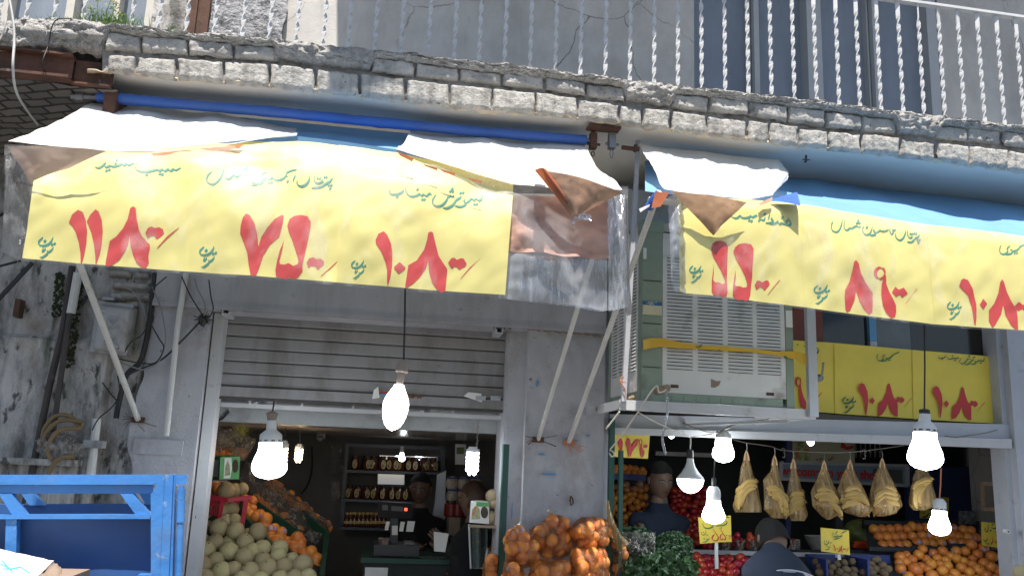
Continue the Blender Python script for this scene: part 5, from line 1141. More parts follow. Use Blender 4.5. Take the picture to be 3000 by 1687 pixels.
for i, c in enumerate([[(312, 480), (318, 420), (335, 340), (400, 262), (470, 242), (540, 262), (600, 330), (618, 300)], [(330, 440), (345, 380), (420, 300), (500, 280), (580, 290), (615, 295)], [(600, 345), (500, 345), (420, 375), (372, 450), (360, 530), (392, 578)], [(560, 555), (470, 560), (410, 600), (375, 660), (360, 720)]]):
    m = MB(); P = [hz(*q, .02 * i) for q in c]; out = []
    for a in range(len(P) - 1):
        p0, p1_, p2, p3 = P[max(a - 1, 0)], P[a], P[a + 1], P[min(a + 2, len(P) - 1)]
        for t in [k / 6 for k in range(6)]: out.append(.5 * ((2 * p1_) + (p2 - p0) * t + (2 * p0 - 5 * p1_ + 4 * p2 - p3) * t * t + (3 * p1_ - p0 - 3 * p2 + p3) * t ** 3))
    out.append(P[-1]); m.tube(out, .0105, 10); m.build('coil', 'hose_ochre', hs)
m = MB(); m.ball(hz(450, 490), 1, 26, 18, (.10, .05, .065), fn=lambda q: 1 + .5 * fbm(q.x * 2.5, q.y * 2.5, q.z * 2.5, 4)); tag(m.build('plastic_bag', 'bag_clear'), 'crumpled clear plastic bag on the ledge inside the hose coil', 'bag')
m = MB(); a = s(-60, 1330, WALL - .12); b = s(222, 1345, WALL - .12)
m.box(a.x, b.x, WALL - .14, WALL + .02, a.z - .04, a.z - .01); m.build('wall_ledge', 'old_wall', bld, smooth=0)
m = MB(); m.grid(lambda u, v: Vector((a.x + (b.x - a.x) * u, WALL - .08 + .012 * abs(math.sin(u * 30)), .1 + (a.z - .14) * v)), 90, 2); m.build('corrugated_sheet', 'old_wall', bld, smooth=0)
m = MB(); c = s(53, 903, WALL - .01); m.box(c.x - .013, c.x + .013, WALL - .03, WALL + .05, c.z - .045, c.z + .045); m.build('wall_slot', 'rust', bld, smooth=0)
m = MB(); c0 = s(395, 1284, WALL - .035); c1 = s(533, 1334, WALL - .035); m.box(c0.x, c1.x, WALL - .046, WALL - .03, c1.z, c0.z); m.build('access_plate', 'pillar_paint', bld, smooth=0)
m = MB()
for (x0, x1, y0, y1, n) in ((165, 190, 800, 930, 160), (205, 245, 830, 1080, 260), (40, 105, 1255, 1300, 150), (0, 60, 1290, 1320, 90), (150, 165, 1080, 1130, 30)):
    for _ in range(n):
        t = random.random(); c = s(x0 + (x1 - x0) * random.random() - 28 * t * (y1 - y0) / 250, y0 + (y1 - y0) * t, WALL - .005); m.ball(c, random.uniform(.003, .009), 6, 4)
m.build('moss', 'moss', bld)
bpy.data.objects['moss']["kind"] = 'stuff'
# ------------------------------------------------------------------ blue pick-up bed
TY = 2.9
tk = thing('truck_bed', 'blue steel truck cargo bed with an open braced rail at the lower left', 'truck', s(250, 1600, TY))
zq_ = lambda x, y, Y=TY: s(x / 2.555, 1120 + y / 2.555, Y)
def plate(m, pts, Y, th): m.prism([zq_(*p, Y) for p in pts], (0, th, 0))
m = MB(); plate(m, [(-900, 830), (1150, 830), (1150, 765), (-900, 768)], TY + .006, .03); plate(m, [(-900, 766), (1150, 763), (1290, 690), (-900, 692)], TY - .006, .045); m.build('top_rail', 'truck_blue', tk, smooth=0)
m = MB(); plate(m, [(1130, 1460), (1128, 835), (1160, 800), (1190, 690), (1296, 688), (1262, 1460)], TY - .012, .05); plate(m, [(1262, 1460), (1296, 688), (1312, 690), (1290, 1460)], TY + .0, .03); m.box(zq_(1110, 800).x, zq_(1255, 800).x, TY, TY + .04, .55, zq_(1200, 1440).z); po = m.build('corner_post', 'truck_blue', tk, smooth=0)
m = MB(); plate(m, [(1188, 1455), (1225, 690), (1231, 690), (1194, 1455)], TY - .015, .01); m.build('weld_seam', 'truck_blue', po, smooth=0)
m = MB(); plate(m, [(-900, 1022), (1122, 1020), (1132, 985), (-900, 990)], TY - .004, .035); m.build('middle_rail', 'truck_blue', tk, smooth=0)
for q in ([(90, 990), (200, 990), (85, 832), (-10, 832)], [(1015, 987), (1125, 987), (995, 832), (900, 832)], [(-760, 990), (-650, 990), (-760, 832), (-850, 832)]):
    m = MB(); plate(m, q, TY + .002, .025); m.build('brace', 'truck_blue', tk, smooth=0)
for q in ([(44, 1022), (125, 1022), (118, 1460), (30, 1460)], [(-760, 1022), (-680, 1022), (-690, 1460), (-770, 1460)]):
    m = MB(); plate(m, q[::-1], TY + .004, .03); m.build('stake', 'truck_blue', tk, smooth=0)
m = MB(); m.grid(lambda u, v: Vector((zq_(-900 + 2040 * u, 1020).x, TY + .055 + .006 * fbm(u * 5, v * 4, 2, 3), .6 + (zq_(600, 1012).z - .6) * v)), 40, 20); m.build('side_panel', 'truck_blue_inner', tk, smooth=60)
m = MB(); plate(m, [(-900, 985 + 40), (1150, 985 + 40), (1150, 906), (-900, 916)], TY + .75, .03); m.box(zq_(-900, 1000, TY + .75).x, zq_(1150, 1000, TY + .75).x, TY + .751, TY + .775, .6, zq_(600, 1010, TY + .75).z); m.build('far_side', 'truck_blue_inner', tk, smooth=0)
for q in ([(220, 918), (332, 918), (255, 835), (160, 835)], [(1090, 912), (1180, 912), (1120, 825), (1040, 825)]):
    m = MB(); plate(m, q, TY + .72, .025); m.build('far_brace', 'truck_blue', tk, smooth=0)
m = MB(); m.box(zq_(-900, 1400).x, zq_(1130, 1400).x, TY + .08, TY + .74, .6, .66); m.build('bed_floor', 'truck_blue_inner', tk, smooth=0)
m = MB(); plate(m, [(1312, 762), (1396, 760), (1398, 690), (1312, 690)], TY, .03); m.build('hinge_plate', 'truck_blue', tk, smooth=0)
m = MB(); m.tube([zq_(1360, 770), zq_(1358, 800)], .009, 12); m.tube([zq_(1359, 795), zq_(1354, 876)], .0125, 14); m.tube([zq_(1356, 880), zq_(1350, 1045)], .0128, 14); m.tube([zq_(1350, 1040), zq_(1335, 1500)], .0105, 14); m.build('latch_rod', 'truck_blue', tk)
cb = thing('cardboard_box', 'white cardboard box tied with teal string in the truck bed', 'box', s(60, 1690, 2.5))
A, B, C2, D2 = s(-160, 1572, 2.85), s(158, 1641, 2.8), s(96, 1700, 2.45), s(-300, 1690, 2.45)
m = MB(); m.grid(lambda u, v: A.lerp(B, u).lerp(D2.lerp(C2, u), v) + Vector((0, 0, .006 * fbm(u * 4, v * 4, 1, 3))), 20, 12); m.build('lid', 'cardboard_white', cb, smooth=60)
E, F_ = s(185, 1652, 2.78), s(250, 1710, 2.5)
m = MB(); m.grid(lambda u, v: (B + Vector((0, 0, -.003))).lerp(E, u).lerp((C2 + Vector((0, 0, -.003))).lerp(F_, u), v) + Vector((0, 0, -.02 * u * u + .008 * fbm(u * 3, v * 3, 7, 3))), 12, 12); m.build('flap', 'cardboard_brown', cb, smooth=60)
m = MB(); m.box(A.x - .1, C2.x + .04, 2.5, 2.78, 1.0, C2.z - .01); m.build('carton', 'cardboard_brown', cb, smooth=0)
m = MB(); T_ = lambda x, y: zq_(x, y, 2.55)
for c in ([(0, 1355), (75, 1392), (155, 1376)], [(75, 1392), (112, 1452)], [(15, 1330), (60, 1380), (75, 1392)], [(150, 1378), (200, 1410), (262, 1452)], [(20, 1392), (75, 1396), (150, 1384)]): m.tube([T_(*q) for q in c], .0022, 6)
m.build('string', 'string_teal', cb)
# ------------------------------------------------------------------ lamps
def along_axis(m, prof, p, q, n=22, mod=None):
    """lathe of (radius, distance from p) around the line p -> q"""
    p, q = Vector(p), Vector(q); t = (q - p).normalized(); a = t.cross(Vector((0, 1, 0))).normalized(); b = t.cross(a); vs = []
    for r, h in prof:
        for k in range(n):
            an = 2 * math.pi * k / n; rr = r * (mod(an, h) if mod else 1)
            vs.append(p + t * h + (a * math.cos(an) + b * math.sin(an)) * rr)
    fs = [(i * n + k, i * n + (k + 1) % n, (i + 1) * n + (k + 1) % n, (i + 1) * n + k) for i in range(len(prof) - 1) for k in range(n)]
    fs += [tuple(range(n)), tuple(range((len(prof) - 1) * n, len(prof) * n))]
    m.add(vs, fs)
def bulb_profile(r, neck, h):
    """pear-shaped bulb: neck radius, ball radius, total height"""
    P = [(neck, 0), (neck * 1.0, h * .12)]
    for k in range(1, 15):
        t = k / 14; P.append((max(.001, (neck + (r - neck) * min(1, math.sin(min(1, t * 1.55) * math.pi / 2) ** 1.6)) * (1 if t < .62 else math.sqrt(max(0, 1 - ((t - .62) / .38) ** 2)))), h * (.12 + .88 * t)))
    return P
def lamp(label, top, bot, bulb_r, neck_r, body, glow, cord_from=None, socket=None, petals=0, name='light_bulb', mat='lamp_white', bodyfn=None, dome=False, group='lit lamps of the two shops', cordmat='cable_black'):
    """top: where the body starts, bot: lowest point of the bulb"""
    top, bot = Vector(top), Vector(bot); ax = (bot - top).normalized(); H = (bot - top).length
    t = thing(name, label, 'lamp', top, group)
    m = MB(); along_axis(m, body, top, bot, 24); bo = m.build('lamp_body', mat, t, smooth=40)
    if petals:
        m = MB(); rb_ = body[-1][0]; a_ = ax.cross(Vector((0, 1, 0))).normalized(); b_ = ax.cross(a_)
        for k in range(10):
            an = k * .6283; c = top + ax * (body[-1][1] - .012) + (a_ * math.cos(an) + b_ * math.sin(an)) * (rb_ + .0006); tg = (b_ * math.cos(an) - a_ * math.sin(an)); m.add([c - tg * .008 - ax * .003, c + tg * .008 - ax * .003, c + tg * .008 + ax * .003, c - tg * .008 + ax * .003], [(0, 1, 2, 3)])
        m.build('vent_slots', 'slot_dark', bo, smooth=0)
    hb = body[-1][1]; m = MB(); p = top + ax * (hb - .002)
    if dome: along_axis(m, [(bulb_r * math.cos(a * math.pi / 20), (H - hb) * math.sin(a * math.pi / 20)) for a in range(11)], p, bot, 24)
    elif name == 'discharge_lamp': along_axis(m, [(max(.002, neck_r + (bulb_r - neck_r) * math.sin(min(1, k / 9) * math.pi / 2) ** 1.3 if k < 9 else bulb_r * math.sqrt(max(0, 1 - ((k - 9) / 11) ** 2))), (H - hb) * (k / 20)) for k in range(21)], p, bot, 40)
    else: along_axis(m, bulb_profile(bulb_r, neck_r, H - hb), p, bot, 48, (lambda an, h: 1 - (petals * abs(math.sin(an * 2.5)) ** 14 * min(1, max(0, (h - .02) / .03)))) if petals else None)
    m.build('bulb', glow, t)
    if socket:
        m = MB(); along_axis(m, [(r, -h) for r, h in socket[1]][::-1] if False else socket[1], top - ax * socket[2], top, 16); m.build('socket', socket[0], t)
    if cord_from is not None:
        m = MB(); e = top - ax * (socket[2] if socket else 0); c0 = Vector(cord_from)
        m.tube([c0, c0.lerp(e, .5) + Vector((.002, 0, 0)), e], .0038, 6); m.build('cord', cordmat, t)
    return t
def spiral(label, top, w, h, Y, glow, base_h, turns=4, cord_from=None):
    t = thing('spiral_lamp', label, 'lamp', top, 'lit lamps of the two shops'); top = Vector(top)
    m = MB(); along_axis(m, [(w * .32, 0), (w * .34, .01), (w * .5, base_h * .45), (w * .5, base_h)], top, top - Vector((0, 0, 1)), 20); m.build('lamp_body', 'lamp_white', t, smooth=40)
    m = MB()
    for ph in (0, math.pi):
        P = []
        for k in range(turns * 10 + 1):
            f = k / (turns * 10); a = ph + f * turns * math.pi; P.append(top + Vector((math.cos(a) * w * .36 * (1 if f < .85 else 1 - (f - .85) * 3.5), math.sin(a) * w * .36, -base_h - .006 - f * (h - base_h - .01))))
        m.tube(P, w * .125, 8)
    m.build('spiral_tube', glow, t)
    if cord_from is not None:
        m = MB(); m.tube([Vector(cord_from), top], .004, 6); m.build('cord', 'cable_black', t)
    return t
LB = 3.35
# centre: big warm discharge bulb on a black cord behind the left valance
lamp('large milky oval bulb on a black cord below the left awning', s(1173, 1110, LB), s(1147, 1262, LB), .049, .018, [(.018, -.06), (.019, -.03), (.014, -.028), (.0145, .0), (.013, .025)], 'glow_white', s(1187, 800, LB), ('lamp_ceramic', [(.012, 0), (.022, .006), (.024, .02), (.0255, .045), (.022, .05)], .075), name='discharge_lamp', mat='lamp_ceramic')
lamp('big lotus-shaped white bulb hanging under the left end of the shutter', s(795, 1258, 4.45), s(787, 1405, 4.45), .086, .056, [(.024, -.045), (.025, 0), (.052, .022), (.055, .03), (.055, .066)], 'glow_cool', s(803, 1170, 4.45), ('lamp_ceramic', [(.012, 0), (.03, .01), (.022, .04), (.02, .055)], .09), petals=.10)
lamp('big white bulb on a black cord below the right awning', s(2709, 1236, LB), s(2712, 1379, LB), .071, .046, [(.022, -.035), (.024, -.004), (.028, -.002), (.044, .018), (.046, .022), (.046, .046)], 'glow_cool', s(2708, 950, LB), ('cable_black', [(.012, 0), (.022, .004), (.022, .03), (.016, .034), (.018, .04)], .055), petals=.04)
lamp('small white bulb above the orange trays at the right', s(2752, 1466, 4.5), s(2753, 1570, 4.5), .059, .038, [(.02, -.012), (.034, .006), (.036, .012), (.036, .058)], 'glow_cool', s(2757, 1370, 4.5), cordmat='twine_orange', petals=.04)
lamp('white bulb hanging lowest in front of the 55 price card', s(2091, 1424, 4.4), s(2090, 1535, 4.4), .059, .036, [(.022, 0), (.034, .02), (.037, .04), (.036, .06), (.035, .073)], 'glow_cool', s(2093, 1290, 4.42), ('cable_black', [(.01, 0), (.013, .01), (.013, .04)], .045))
lamp('white bulb hanging highest on the wire at the right shop', s(2119, 1272, 4.45), s(2119, 1356, 4.45), .058, .041, [(.02, -.02), (.040, 0), (.042, .02)], 'glow_cool', s(2100, 1262, 4.46))
lamp('finned spot lamp with a white dome hanging on a twisted wire', s(2022, 1342, 4.4), s(2023, 1445, 4.4), .0695, .04, [(.016, 0), (.018, .006), (.019, .02), (.028, .045), (.045, .072), (.0695, .100), (.0705, .106)], 'glow_cool', s(2023, 1280, 4.42), ('cable_black', [(.012, 0), (.017, .006), (.018, .042)], .046), dome=True, mat='lamp_white', name='spot_lamp', cordmat='rope_white')
t = spiral('white spiral lamp under the right end of the shutter', s(1386, 1308, 4.6), .072, .145, 4.6, 'glow_cool', .028, 5)
m = MB(); c = s(1400, 1245, 4.6)
for k in range(7): m.tube([c + Vector((math.cos(a * .785) * .008 * (1 if k % 2 else .3), math.sin(a * .785) * .008 * (.3 if k % 2 else 1), math.sin(a * .785 + 1.57) * .012 - .018 * k)) for a in range(9)], .0022, 5)
tag(m.build('lamp_chain', 'chain_steel'), 'short steel chain holding the spiral lamp at the right of the shutter', 'chain')
spiral('warm small spiral lamp partly hidden behind the lotus bulb', s(834, 1290, 5.6), .055, .145, 5.6, 'glow_warm', .045, 4, s(838, 1250, 5.6))
spiral('warm small spiral lamp in the middle of the left shop', s(878, 1300, 5.7), .052, .115, 5.7, 'glow_warm', .03, 4, s(880, 1255, 5.7))
lamp('small distant bulb above the honey jars', s(1178, 1318, 6.8), s(1177, 1352, 6.8), .024, .014, [(.014, -.03), (.016, 0), (.016, .02)], 'glow_cool', s(1180, 1298, 6.8))
lamp('small domed lamp behind the beam at the left of the right shop', s(1967, 1252, 5.3), s(1967, 1285, 5.3), .027, .024, [(.022, 0), (.027, .025)], 'glow_cool', s(1967, 1235, 5.3), dome=True)
lamp('small domed lamp in front of the cream banner', s(2375, 1283, 5.6), s(2375, 1306, 5.6), .025, .024, [(.02, 0), (.025, .02)], 'glow_cool', s(2375, 1262, 5.6), dome=True)
lamp('tiny ceiling lamp left of the cream banner', s(2257, 1272, 6.0), s(2257, 1284, 6.0), .016, .014, [(.013, 0), (.016, .012)], 'glow_warm', s(2257, 1262, 6.0), dome=True)
lamp('tiny ceiling lamp above the cream banner', s(2463, 1282, 6.0), s(2463, 1294, 6.0), .016, .014, [(.013, 0), (.016, .012)], 'glow_warm', s(2463, 1272, 6.0), dome=True)
# ------------------------------------------------------------------ fruit prototypes
L_ = lambda x, y, Y: s(550 + x / 2.556, 1120 + y / 2.556, Y)
M_ = lambda x, y, Y: s(950 + x / 2.556, 1120 + y / 2.556, Y)
B_ = lambda x, y, Y: s(1400 + x / 2.556, 1120 + y / 2.556, Y)
N_ = lambda x, y, Y: s(1750 + x / 2.556, 1120 + y / 2.556, Y)
O_ = lambda x, y, Y: s(2150 + x / 2.5556, 1120 + y / 2.5556, Y)
Q_ = lambda x, y, Y: s(2550 + x / 2.5556, 1120 + y / 2.5556, Y)
def proto(name, mat, fn, sc, parts=()):
    m = MB(); m.ball((0, 0, 0), 1, 20, 14, sc, fn); o = m.build(name, mat, None, smooth=180, origin=(0, 0, 0))
    for pn, pmat, bf in parts:
        q = MB(); bf(q); q.build(pn, pmat, o)
    return o
def navel(q): q.lathe([(.16, -.985), (.12, -.965), (.05, -.975)], (0, 0, 0), 8)
def stem_end(q): q.lathe([(.14, .975), (.10, 1.0), (.03, .985)], (0, 0, 0), 8)
ORANGE = proto('orange', 'orange_peel', lambda v: 1 - .05 * max(0, v.z - .9) * 8 + .02 * nz(v.x * 2, v.y * 2, v.z * 2), (1, 1, .96), [('stem_end', 'orange_tip', stem_end)])
ORANGE2 = proto('orange', 'orange_peel', lambda v: 1 + .025 * nz(v.x * 2, v.y * 2, v.z * 2 + 4), (1, 1, .97), [('fruit_sticker', 'sticker_fruit', lambda q: q.grid(lambda u, v: Vector((math.sin((u - .5) * .6) * 1.03, -math.cos((u - .5) * .6) * math.cos((v - .5) * .6) * 1.03, math.sin((v - .5) * .6) * 1.0)), 5, 5))])
MAND = proto('orange', 'mandarin_peel', lambda v: 1 - .06 * max(0, v.z - .85) * 6 + .03 * nz(v.x * 2, v.y * 2, v.z * 2), (1, 1, .9), [('stem_end', 'orange_tip', lambda q: q.lathe([(.12, .88), (.08, .91), (.02, .89)], (0, 0, 0), 8))])
MELON = proto('melon', 'melon_rind', lambda v: 1 + .02 * nz(v.x * 2, v.y * 2, v.z * 2), (1, 1, .94), [('stem_scar', 'orange_tip', lambda q: q.lathe([(.10, .93), (.07, .955), (.02, .95)], (0, 0, 0), 8))])
NETM = proto('melon', 'melon_net', lambda v: 1 + .03 * nz(v.x * 2, v.y * 2, v.z * 2), (1, 1, .92))
TOM = proto('tomato', 'tomato_skin', lambda v: 1 + .05 * math.sin(math.atan2(v.y, v.x) * 5) * (1 - abs(v.z)) * .5 - .10 * max(0, v.z - .85) * 6, (1, 1, .84), [('calyx', 'leaf_mid', lambda q: [q.add([(0, 0, .80), (math.cos(a) * .18, math.sin(a) * .18, .83), (math.cos(a + .5) * .42, math.sin(a + .5) * .42, .80), (math.cos(a + .9) * .15, math.sin(a + .9) * .15, .83)], [(0, 1, 2, 3)]) for a in (0, 1.26, 2.5, 3.8, 5.0)])])
KIWI = proto('kiwi', 'kiwi_skin', lambda v: 1 + .02 * nz(v.x * 2, v.y * 2, v.z * 2), (.82, .82, 1.05), [('stem_end', 'orange_tip', lambda q: q.lathe([(.12, 1.03), (.08, 1.06), (.02, 1.05)], (0, 0, 0), 8))])
first = {}
def put(pr, c, r, label, cat, group, rnd=True):
    rot = (random.uniform(-.9, .9), random.uniform(-.9, .9), random.uniform(0, 6.28)) if rnd is True else rnd
    o = copy_tree(pr, c, rot, r); tag(o, label, cat, group)
    if "proto" in o: del o["proto"]
    return o
def px_r(p, Y): return p / 2.556 / (2504 / Y)
# ------------------------------------------------------------------ left shop: melons, oranges
MEL = [(285, 808, 60), (350, 805, 50), (410, 795, 42), (245, 960, 48), (290, 945, 45), (330, 945, 48), (135, 967, 50), (100, 1085, 50), (145, 1080, 44), (232, 1087, 63), (282, 1030, 45), (350, 1025, 45), (355, 1112, 62), (455, 1140, 48), (525, 1117, 62), (110, 1175, 45), (207, 1196, 57), (312, 1190, 45), (430, 1197, 60), (485, 1260, 56), (560, 1240, 60), (688, 1242, 60), (135, 1257, 66), (309, 1265, 65), (210, 1327, 56), (427, 1306, 68), (565, 1330, 56), (680, 1292, 56), (780, 1325, 50), (107, 1372, 68), (253, 1412, 66), (342, 1395, 55), (468, 1415, 66), (600, 1390, 68), (725, 1377, 62), (862, 1362, 70), (130, 1462, 62), (400, 1475, 60), (550, 1480, 62), (690, 1470, 60), (800, 1462, 60), (905, 1450, 56)]
for i, (x, y, r) in enumerate(MEL):
    Y = 5.55 - .00075 * (y - 800) + (.06 if r < 52 else 0)
    if y < 850: lab, g = 'pale melon balanced on top of the red basket', 'melons on the red basket'
    elif y < 1000 and x > 200: lab, g = 'pale melon inside the red basket', 'melons in the red basket'
    elif (x, y) == (525, 1117): lab, g = 'largest yellow-green melon at the right edge of the pile', None
    else: lab, g = 'dusty pale green melon in the big pile by the shutter guide', 'melons in the pile'
    put(MELON, L_(x, y, Y), px_r(r, Y) * 1.05, lab, 'melon', g)
fs = thing('fruit_stand', 'dark sloping fruit stand with green dividers along the left shop wall', 'stand', L_(500, 1400, 5.8))
m = MB(); m.add([L_(30, 1500, 5.25), L_(1000, 1500, 5.35), L_(900, 1240, 5.75), L_(420, 900, 5.95), L_(60, 820, 5.85)], [(0, 1, 2, 3, 4)]); m.add([L_(430, 940, 5.9), L_(1010, 1470, 5.4), L_(1060, 1100, 6.4), L_(620, 720, 6.6)], [(0, 1, 2, 3)]); m.build('sloping_board', 'crate_dark', fs, smooth=0)
for a, b, c2 in (((405, 1030), (645, 1265), 5.55), ((490, 915), (850, 1165), 5.85), ((850, 990), (1050, 1165), 6.2)):
    m = MB(); p, q = L_(*a, c2 + .1), L_(*b, c2 - .08); m.bar(p, q, .02, .07); m.build('divider', 'crate_green', fs, smooth=0)
m = MB(); p, q = L_(1040, 1170, 6.0), L_(1000, 1500, 5.4); m.bar(p, q, .03, .1); m.build('end_board', 'crate_green', fs, smooth=0)
ORB = [(450, 960, 36), (482, 940, 32), (507, 1000, 40), (542, 985, 34), (583, 1020, 45), (570, 1055, 36), (622, 1100, 40), (652, 1088, 32), (697, 1122, 40), (660, 1182, 48), (620, 1150, 40), (745, 1190, 37), (820, 1160, 43), (800, 1232, 48), (842, 1225, 40), (790, 1282, 46), (870, 1282, 40), (922, 1266, 43), (952, 1332, 40), (950, 1385, 42), (957, 1435, 40), (970, 1310, 34), (203, 785, 46), (482, 885, 34), (430, 870, 30), (700, 1160, 38), (850, 1190, 34), (440, 925, 32), (590, 1085, 34), (470, 985, 36)]
for x, y, r in ORB:
    Y = 5.75 - .0003 * (y - 900); put(random.choice((ORANGE, ORANGE2)), L_(x, y, Y), px_r(r, Y) * 1.08, 'shiny orange on the tier just above the melons', 'orange', 'oranges above the melons')
for k in range(52):
    t = k / 51; x = 600 + 455 * t + random.uniform(-14, 14); y = 735 + 365 * t + random.uniform(-34, 30); Y = 6.45 - .1 * t
    put(ORANGE, L_(x, y, Y), .027, 'orange under film on the far upper tier of the left stand', 'orange', 'wrapped oranges on the far tier')
for k in range(16):
    t = k / 15; x = 500 + 330 * t + random.uniform(-12, 12); y = 880 + 210 * t + random.uniform(-20, 30); Y = 6.1
    put(MAND, L_(x, y, Y), .033, 'yellowish orange under crumpled film on the middle tier', 'orange', 'wrapped oranges on the middle tier')
def crumple(line, w, Y, name, label, n=70, amp=.05):
    m = MB()
    def fn(u, v):
        k = min(int(u * (len(line) - 1)), len(line) - 2); f = u * (len(line) - 1) - k
        x = line[k][0] + (line[k + 1][0] - line[k][0]) * f; y = line[k][1] + (line[k + 1][1] - line[k][1]) * f
        p = L_(x + (v - .5) * w * .5, y + (v - .5) * w * -.9, Y - .1)
        return p + Vector((.4, -1, .7)) * amp * fbm(p.x * 13, p.z * 13, v * 3, 5)
    m.grid(fn, n, 16); return tag(m.build(name, 'bag_clear', smooth=25), label, 'film')
crumple([(400, 660), (560, 830), (760, 990), (960, 1220)], 120, 6.0, 'cling_film', 'crumpled clear film over the middle tier of fruit', 80, .07)
crumple([(590, 720), (800, 900), (1060, 1100)], 80, 6.35, 'cling_film', 'crumpled clear film over the far orange tier')
crumple([(180, 420), (330, 430), (470, 520)], 170, 6.0, 'cling_film', 'crumpled film round the fruit behind the green carton', 40)
for x, y, r in ((250, 420, 42), (228, 465, 34), (302, 470, 48), (345, 420, 30)): put(MELON, L_(x, y, 6.15), px_r(r, 6.15), 'yellowish wrapped melon above the green carton', 'melon', 'wrapped melons above the carton')
for k, x in enumerate((220, 265, 310, 355, 400)): put(ORANGE, L_(x, 520 + 3 * k, 6.1), .042, 'large orange in the row above the green carton', 'orange', 'oranges above the carton')
m = MB(); c = L_(395, 360, 6.0)
for k in range(60):
    a = random.uniform(-1.2, 1.2); Lh = random.uniform(.04, .12); p = c + Vector((random.uniform(-.02, .02), random.uniform(-.02, .02), random.uniform(-.08, 0))); m.add([p, p + Vector((.004, 0, .01)), p + Vector((math.sin(a) * Lh, -.02, math.cos(a) * Lh)), p + Vector((-.004, 0, .01))], [(0, 1, 2, 3)])
tag(m.build('yellow_leaves', 'plant_yellow', smooth=0), 'bunch of dry yellow leaves above the wrapped fruit', 'plant')
m = MB(); m.hexa([L_(160, 540, 5.2), L_(195, 520, 5.25), L_(228, 275, 5.25), L_(200, 275, 5.2)], [L_(160, 540, 5.21), L_(195, 520, 5.26), L_(228, 275, 5.26), L_(200, 275, 5.21)]); tag(m.build('price_card', 'poster_yellow_plain', smooth=0), 'yellow card seen edge-on beside the shutter guide', 'price sign')
gc = thing('fruit_carton', 'green printed carton with an oval window on the shelf above the melons', 'carton', L_(270, 735, 5.1))
fr = [L_(236, 727, 5.1), L_(384, 722, 5.16), L_(393, 553, 5.16), L_(245, 557, 5.1)]; sdv = L_(158, 722, 5.3) - fr[0]; sdt = L_(168, 548, 5.3) - fr[3]
m = MB(); m.hexa(fr, [fr[0] + sdv, fr[1] + sdv, fr[2] + sdt, fr[3] + sdt]); m.build('carton_body', 'box_green', gc, smooth=0)
def onface(f, pts, off=.003): return [f[0].lerp(f[1], u).lerp(f[3].lerp(f[2], u), v) + Vector((0, -off, 0)) for u, v in pts]
m = MB(); m.prism(onface(fr, [(.22, .05), (.55, .05), (.62, .5), (.55, .95), (.22, .95)]), (0, .001, 0)); m.build('white_panel', 'paper_white', gc, smooth=0)
m = MB(); m.prism(onface(fr, [(.26, .15), (.55, .2), (.5, .6), (.38, .85), (.28, .6)], .005), (0, .001, 0)); m.build('fruit_print', 'box_print', gc, smooth=0)
m = MB(); m.prism(onface(fr, [(.78 + .16 * math.cos(a * .5236), .58 + .3 * math.sin(a * .5236)) for a in range(12)], .004), (0, .001, 0)); m.build('oval_window', 'box_hole', gc, smooth=0)
sf = [fr[0] + sdv, fr[0], fr[3], fr[3] + sdt]; m = MB(); m.prism(onface(sf, [(.15, .12), (.85, .12), (.85, .85), (.15, .85)], .004), (0, .001, 0)); m.build('side_panel', 'paper_white', gc, smooth=0)
m = MB(); m.hexa([L_(125, 745, 5.05), L_(300, 742, 5.05), L_(300, 733, 5.05), L_(125, 735, 5.05)], [L_(125, 745, 5.4), L_(300, 742, 5.4), L_(300, 733, 5.4), L_(125, 735, 5.4)]); tag(m.build('shelf_board', 'wood_pole', smooth=0), 'small shelf board carrying the green carton', 'shelf')
rb = thing('red_basket', 'red plastic basket on its side among the melons', 'basket', L_(290, 1090, 5.45))
m = MB(); YB = 5.44
m.bar(L_(118, 848, YB), L_(300, 880, YB - .05), .016, .026); m.bar(L_(300, 880, YB - .05), L_(475, 862, YB), .016, .02); m.bar(L_(300, 868, YB - .04), L_(470, 850, YB + .1), .02, .012); m.build('rim', 'basket_red', rb, smooth=0)
m = MB(); m.bar(L_(262, 870, YB - .04), L_(236, 1022, YB - .02), .022, .014); m.bar(L_(440, 866, YB - .02), L_(405, 1085, YB - .02), .024, .014); m.bar(L_(375, 866, YB + .1), L_(360, 980, YB + .1), .02, .012); m.build('basket_leg', 'basket_red', rb, smooth=0)
m = MB()
for k in range(9): m.bar(L_(122 + 15 * k, 856 + 2 * k, YB), L_(128 + 13 * k, 960 + 7 * k, YB), .0045, .004)
for k in range(9): m.bar(L_(120, 866 + 14 * k, YB), L_(250, 880 + 15 * k, YB - .02), .004, .0045)
m.build('lattice', 'basket_red', rb, smooth=0)
# ------------------------------------------------------------------ left shop: shelves, jars, counter
sv = thing('shelf_unit', 'dark metal shelf unit with three rows of honey jars on the back wall', 'shelf', M_(400, 1080, 7.3)); YJ = 7.15
def shelf(y0, y1, x0, x1):
    m = MB(); p, q = M_(x0, y0, YJ), M_(x1, y1, YJ); m.hexa([p + Vector((0, -.06, -.02)), q + Vector((0, -.06, -.02)), q + Vector((0, -.06, 0)), p + Vector((0, -.06, 0))], [p + Vector((0, .14, -.02)), q + Vector((0, .14, -.02)), q + Vector((0, .14, 0)), p + Vector((0, .14, 0))]); m.build('shelf_board', 'shelf_metal', sv, smooth=0)
shelf(653, 672, 165, 890); shelf(866, 890, 140, 700); shelf(1075, 1090, 118, 560)
m = MB(); m.bar(M_(172, 460, YJ + .1), M_(128, 1090, YJ + .1), .03, .03); m.build('upright', 'shelf_metal', sv, smooth=0)
m = MB(); m.bar(M_(880, 470, YJ + .1), M_(890, 700, YJ + .1), .04, .04); m.build('upright', 'shelf_metal', sv, smooth=0)
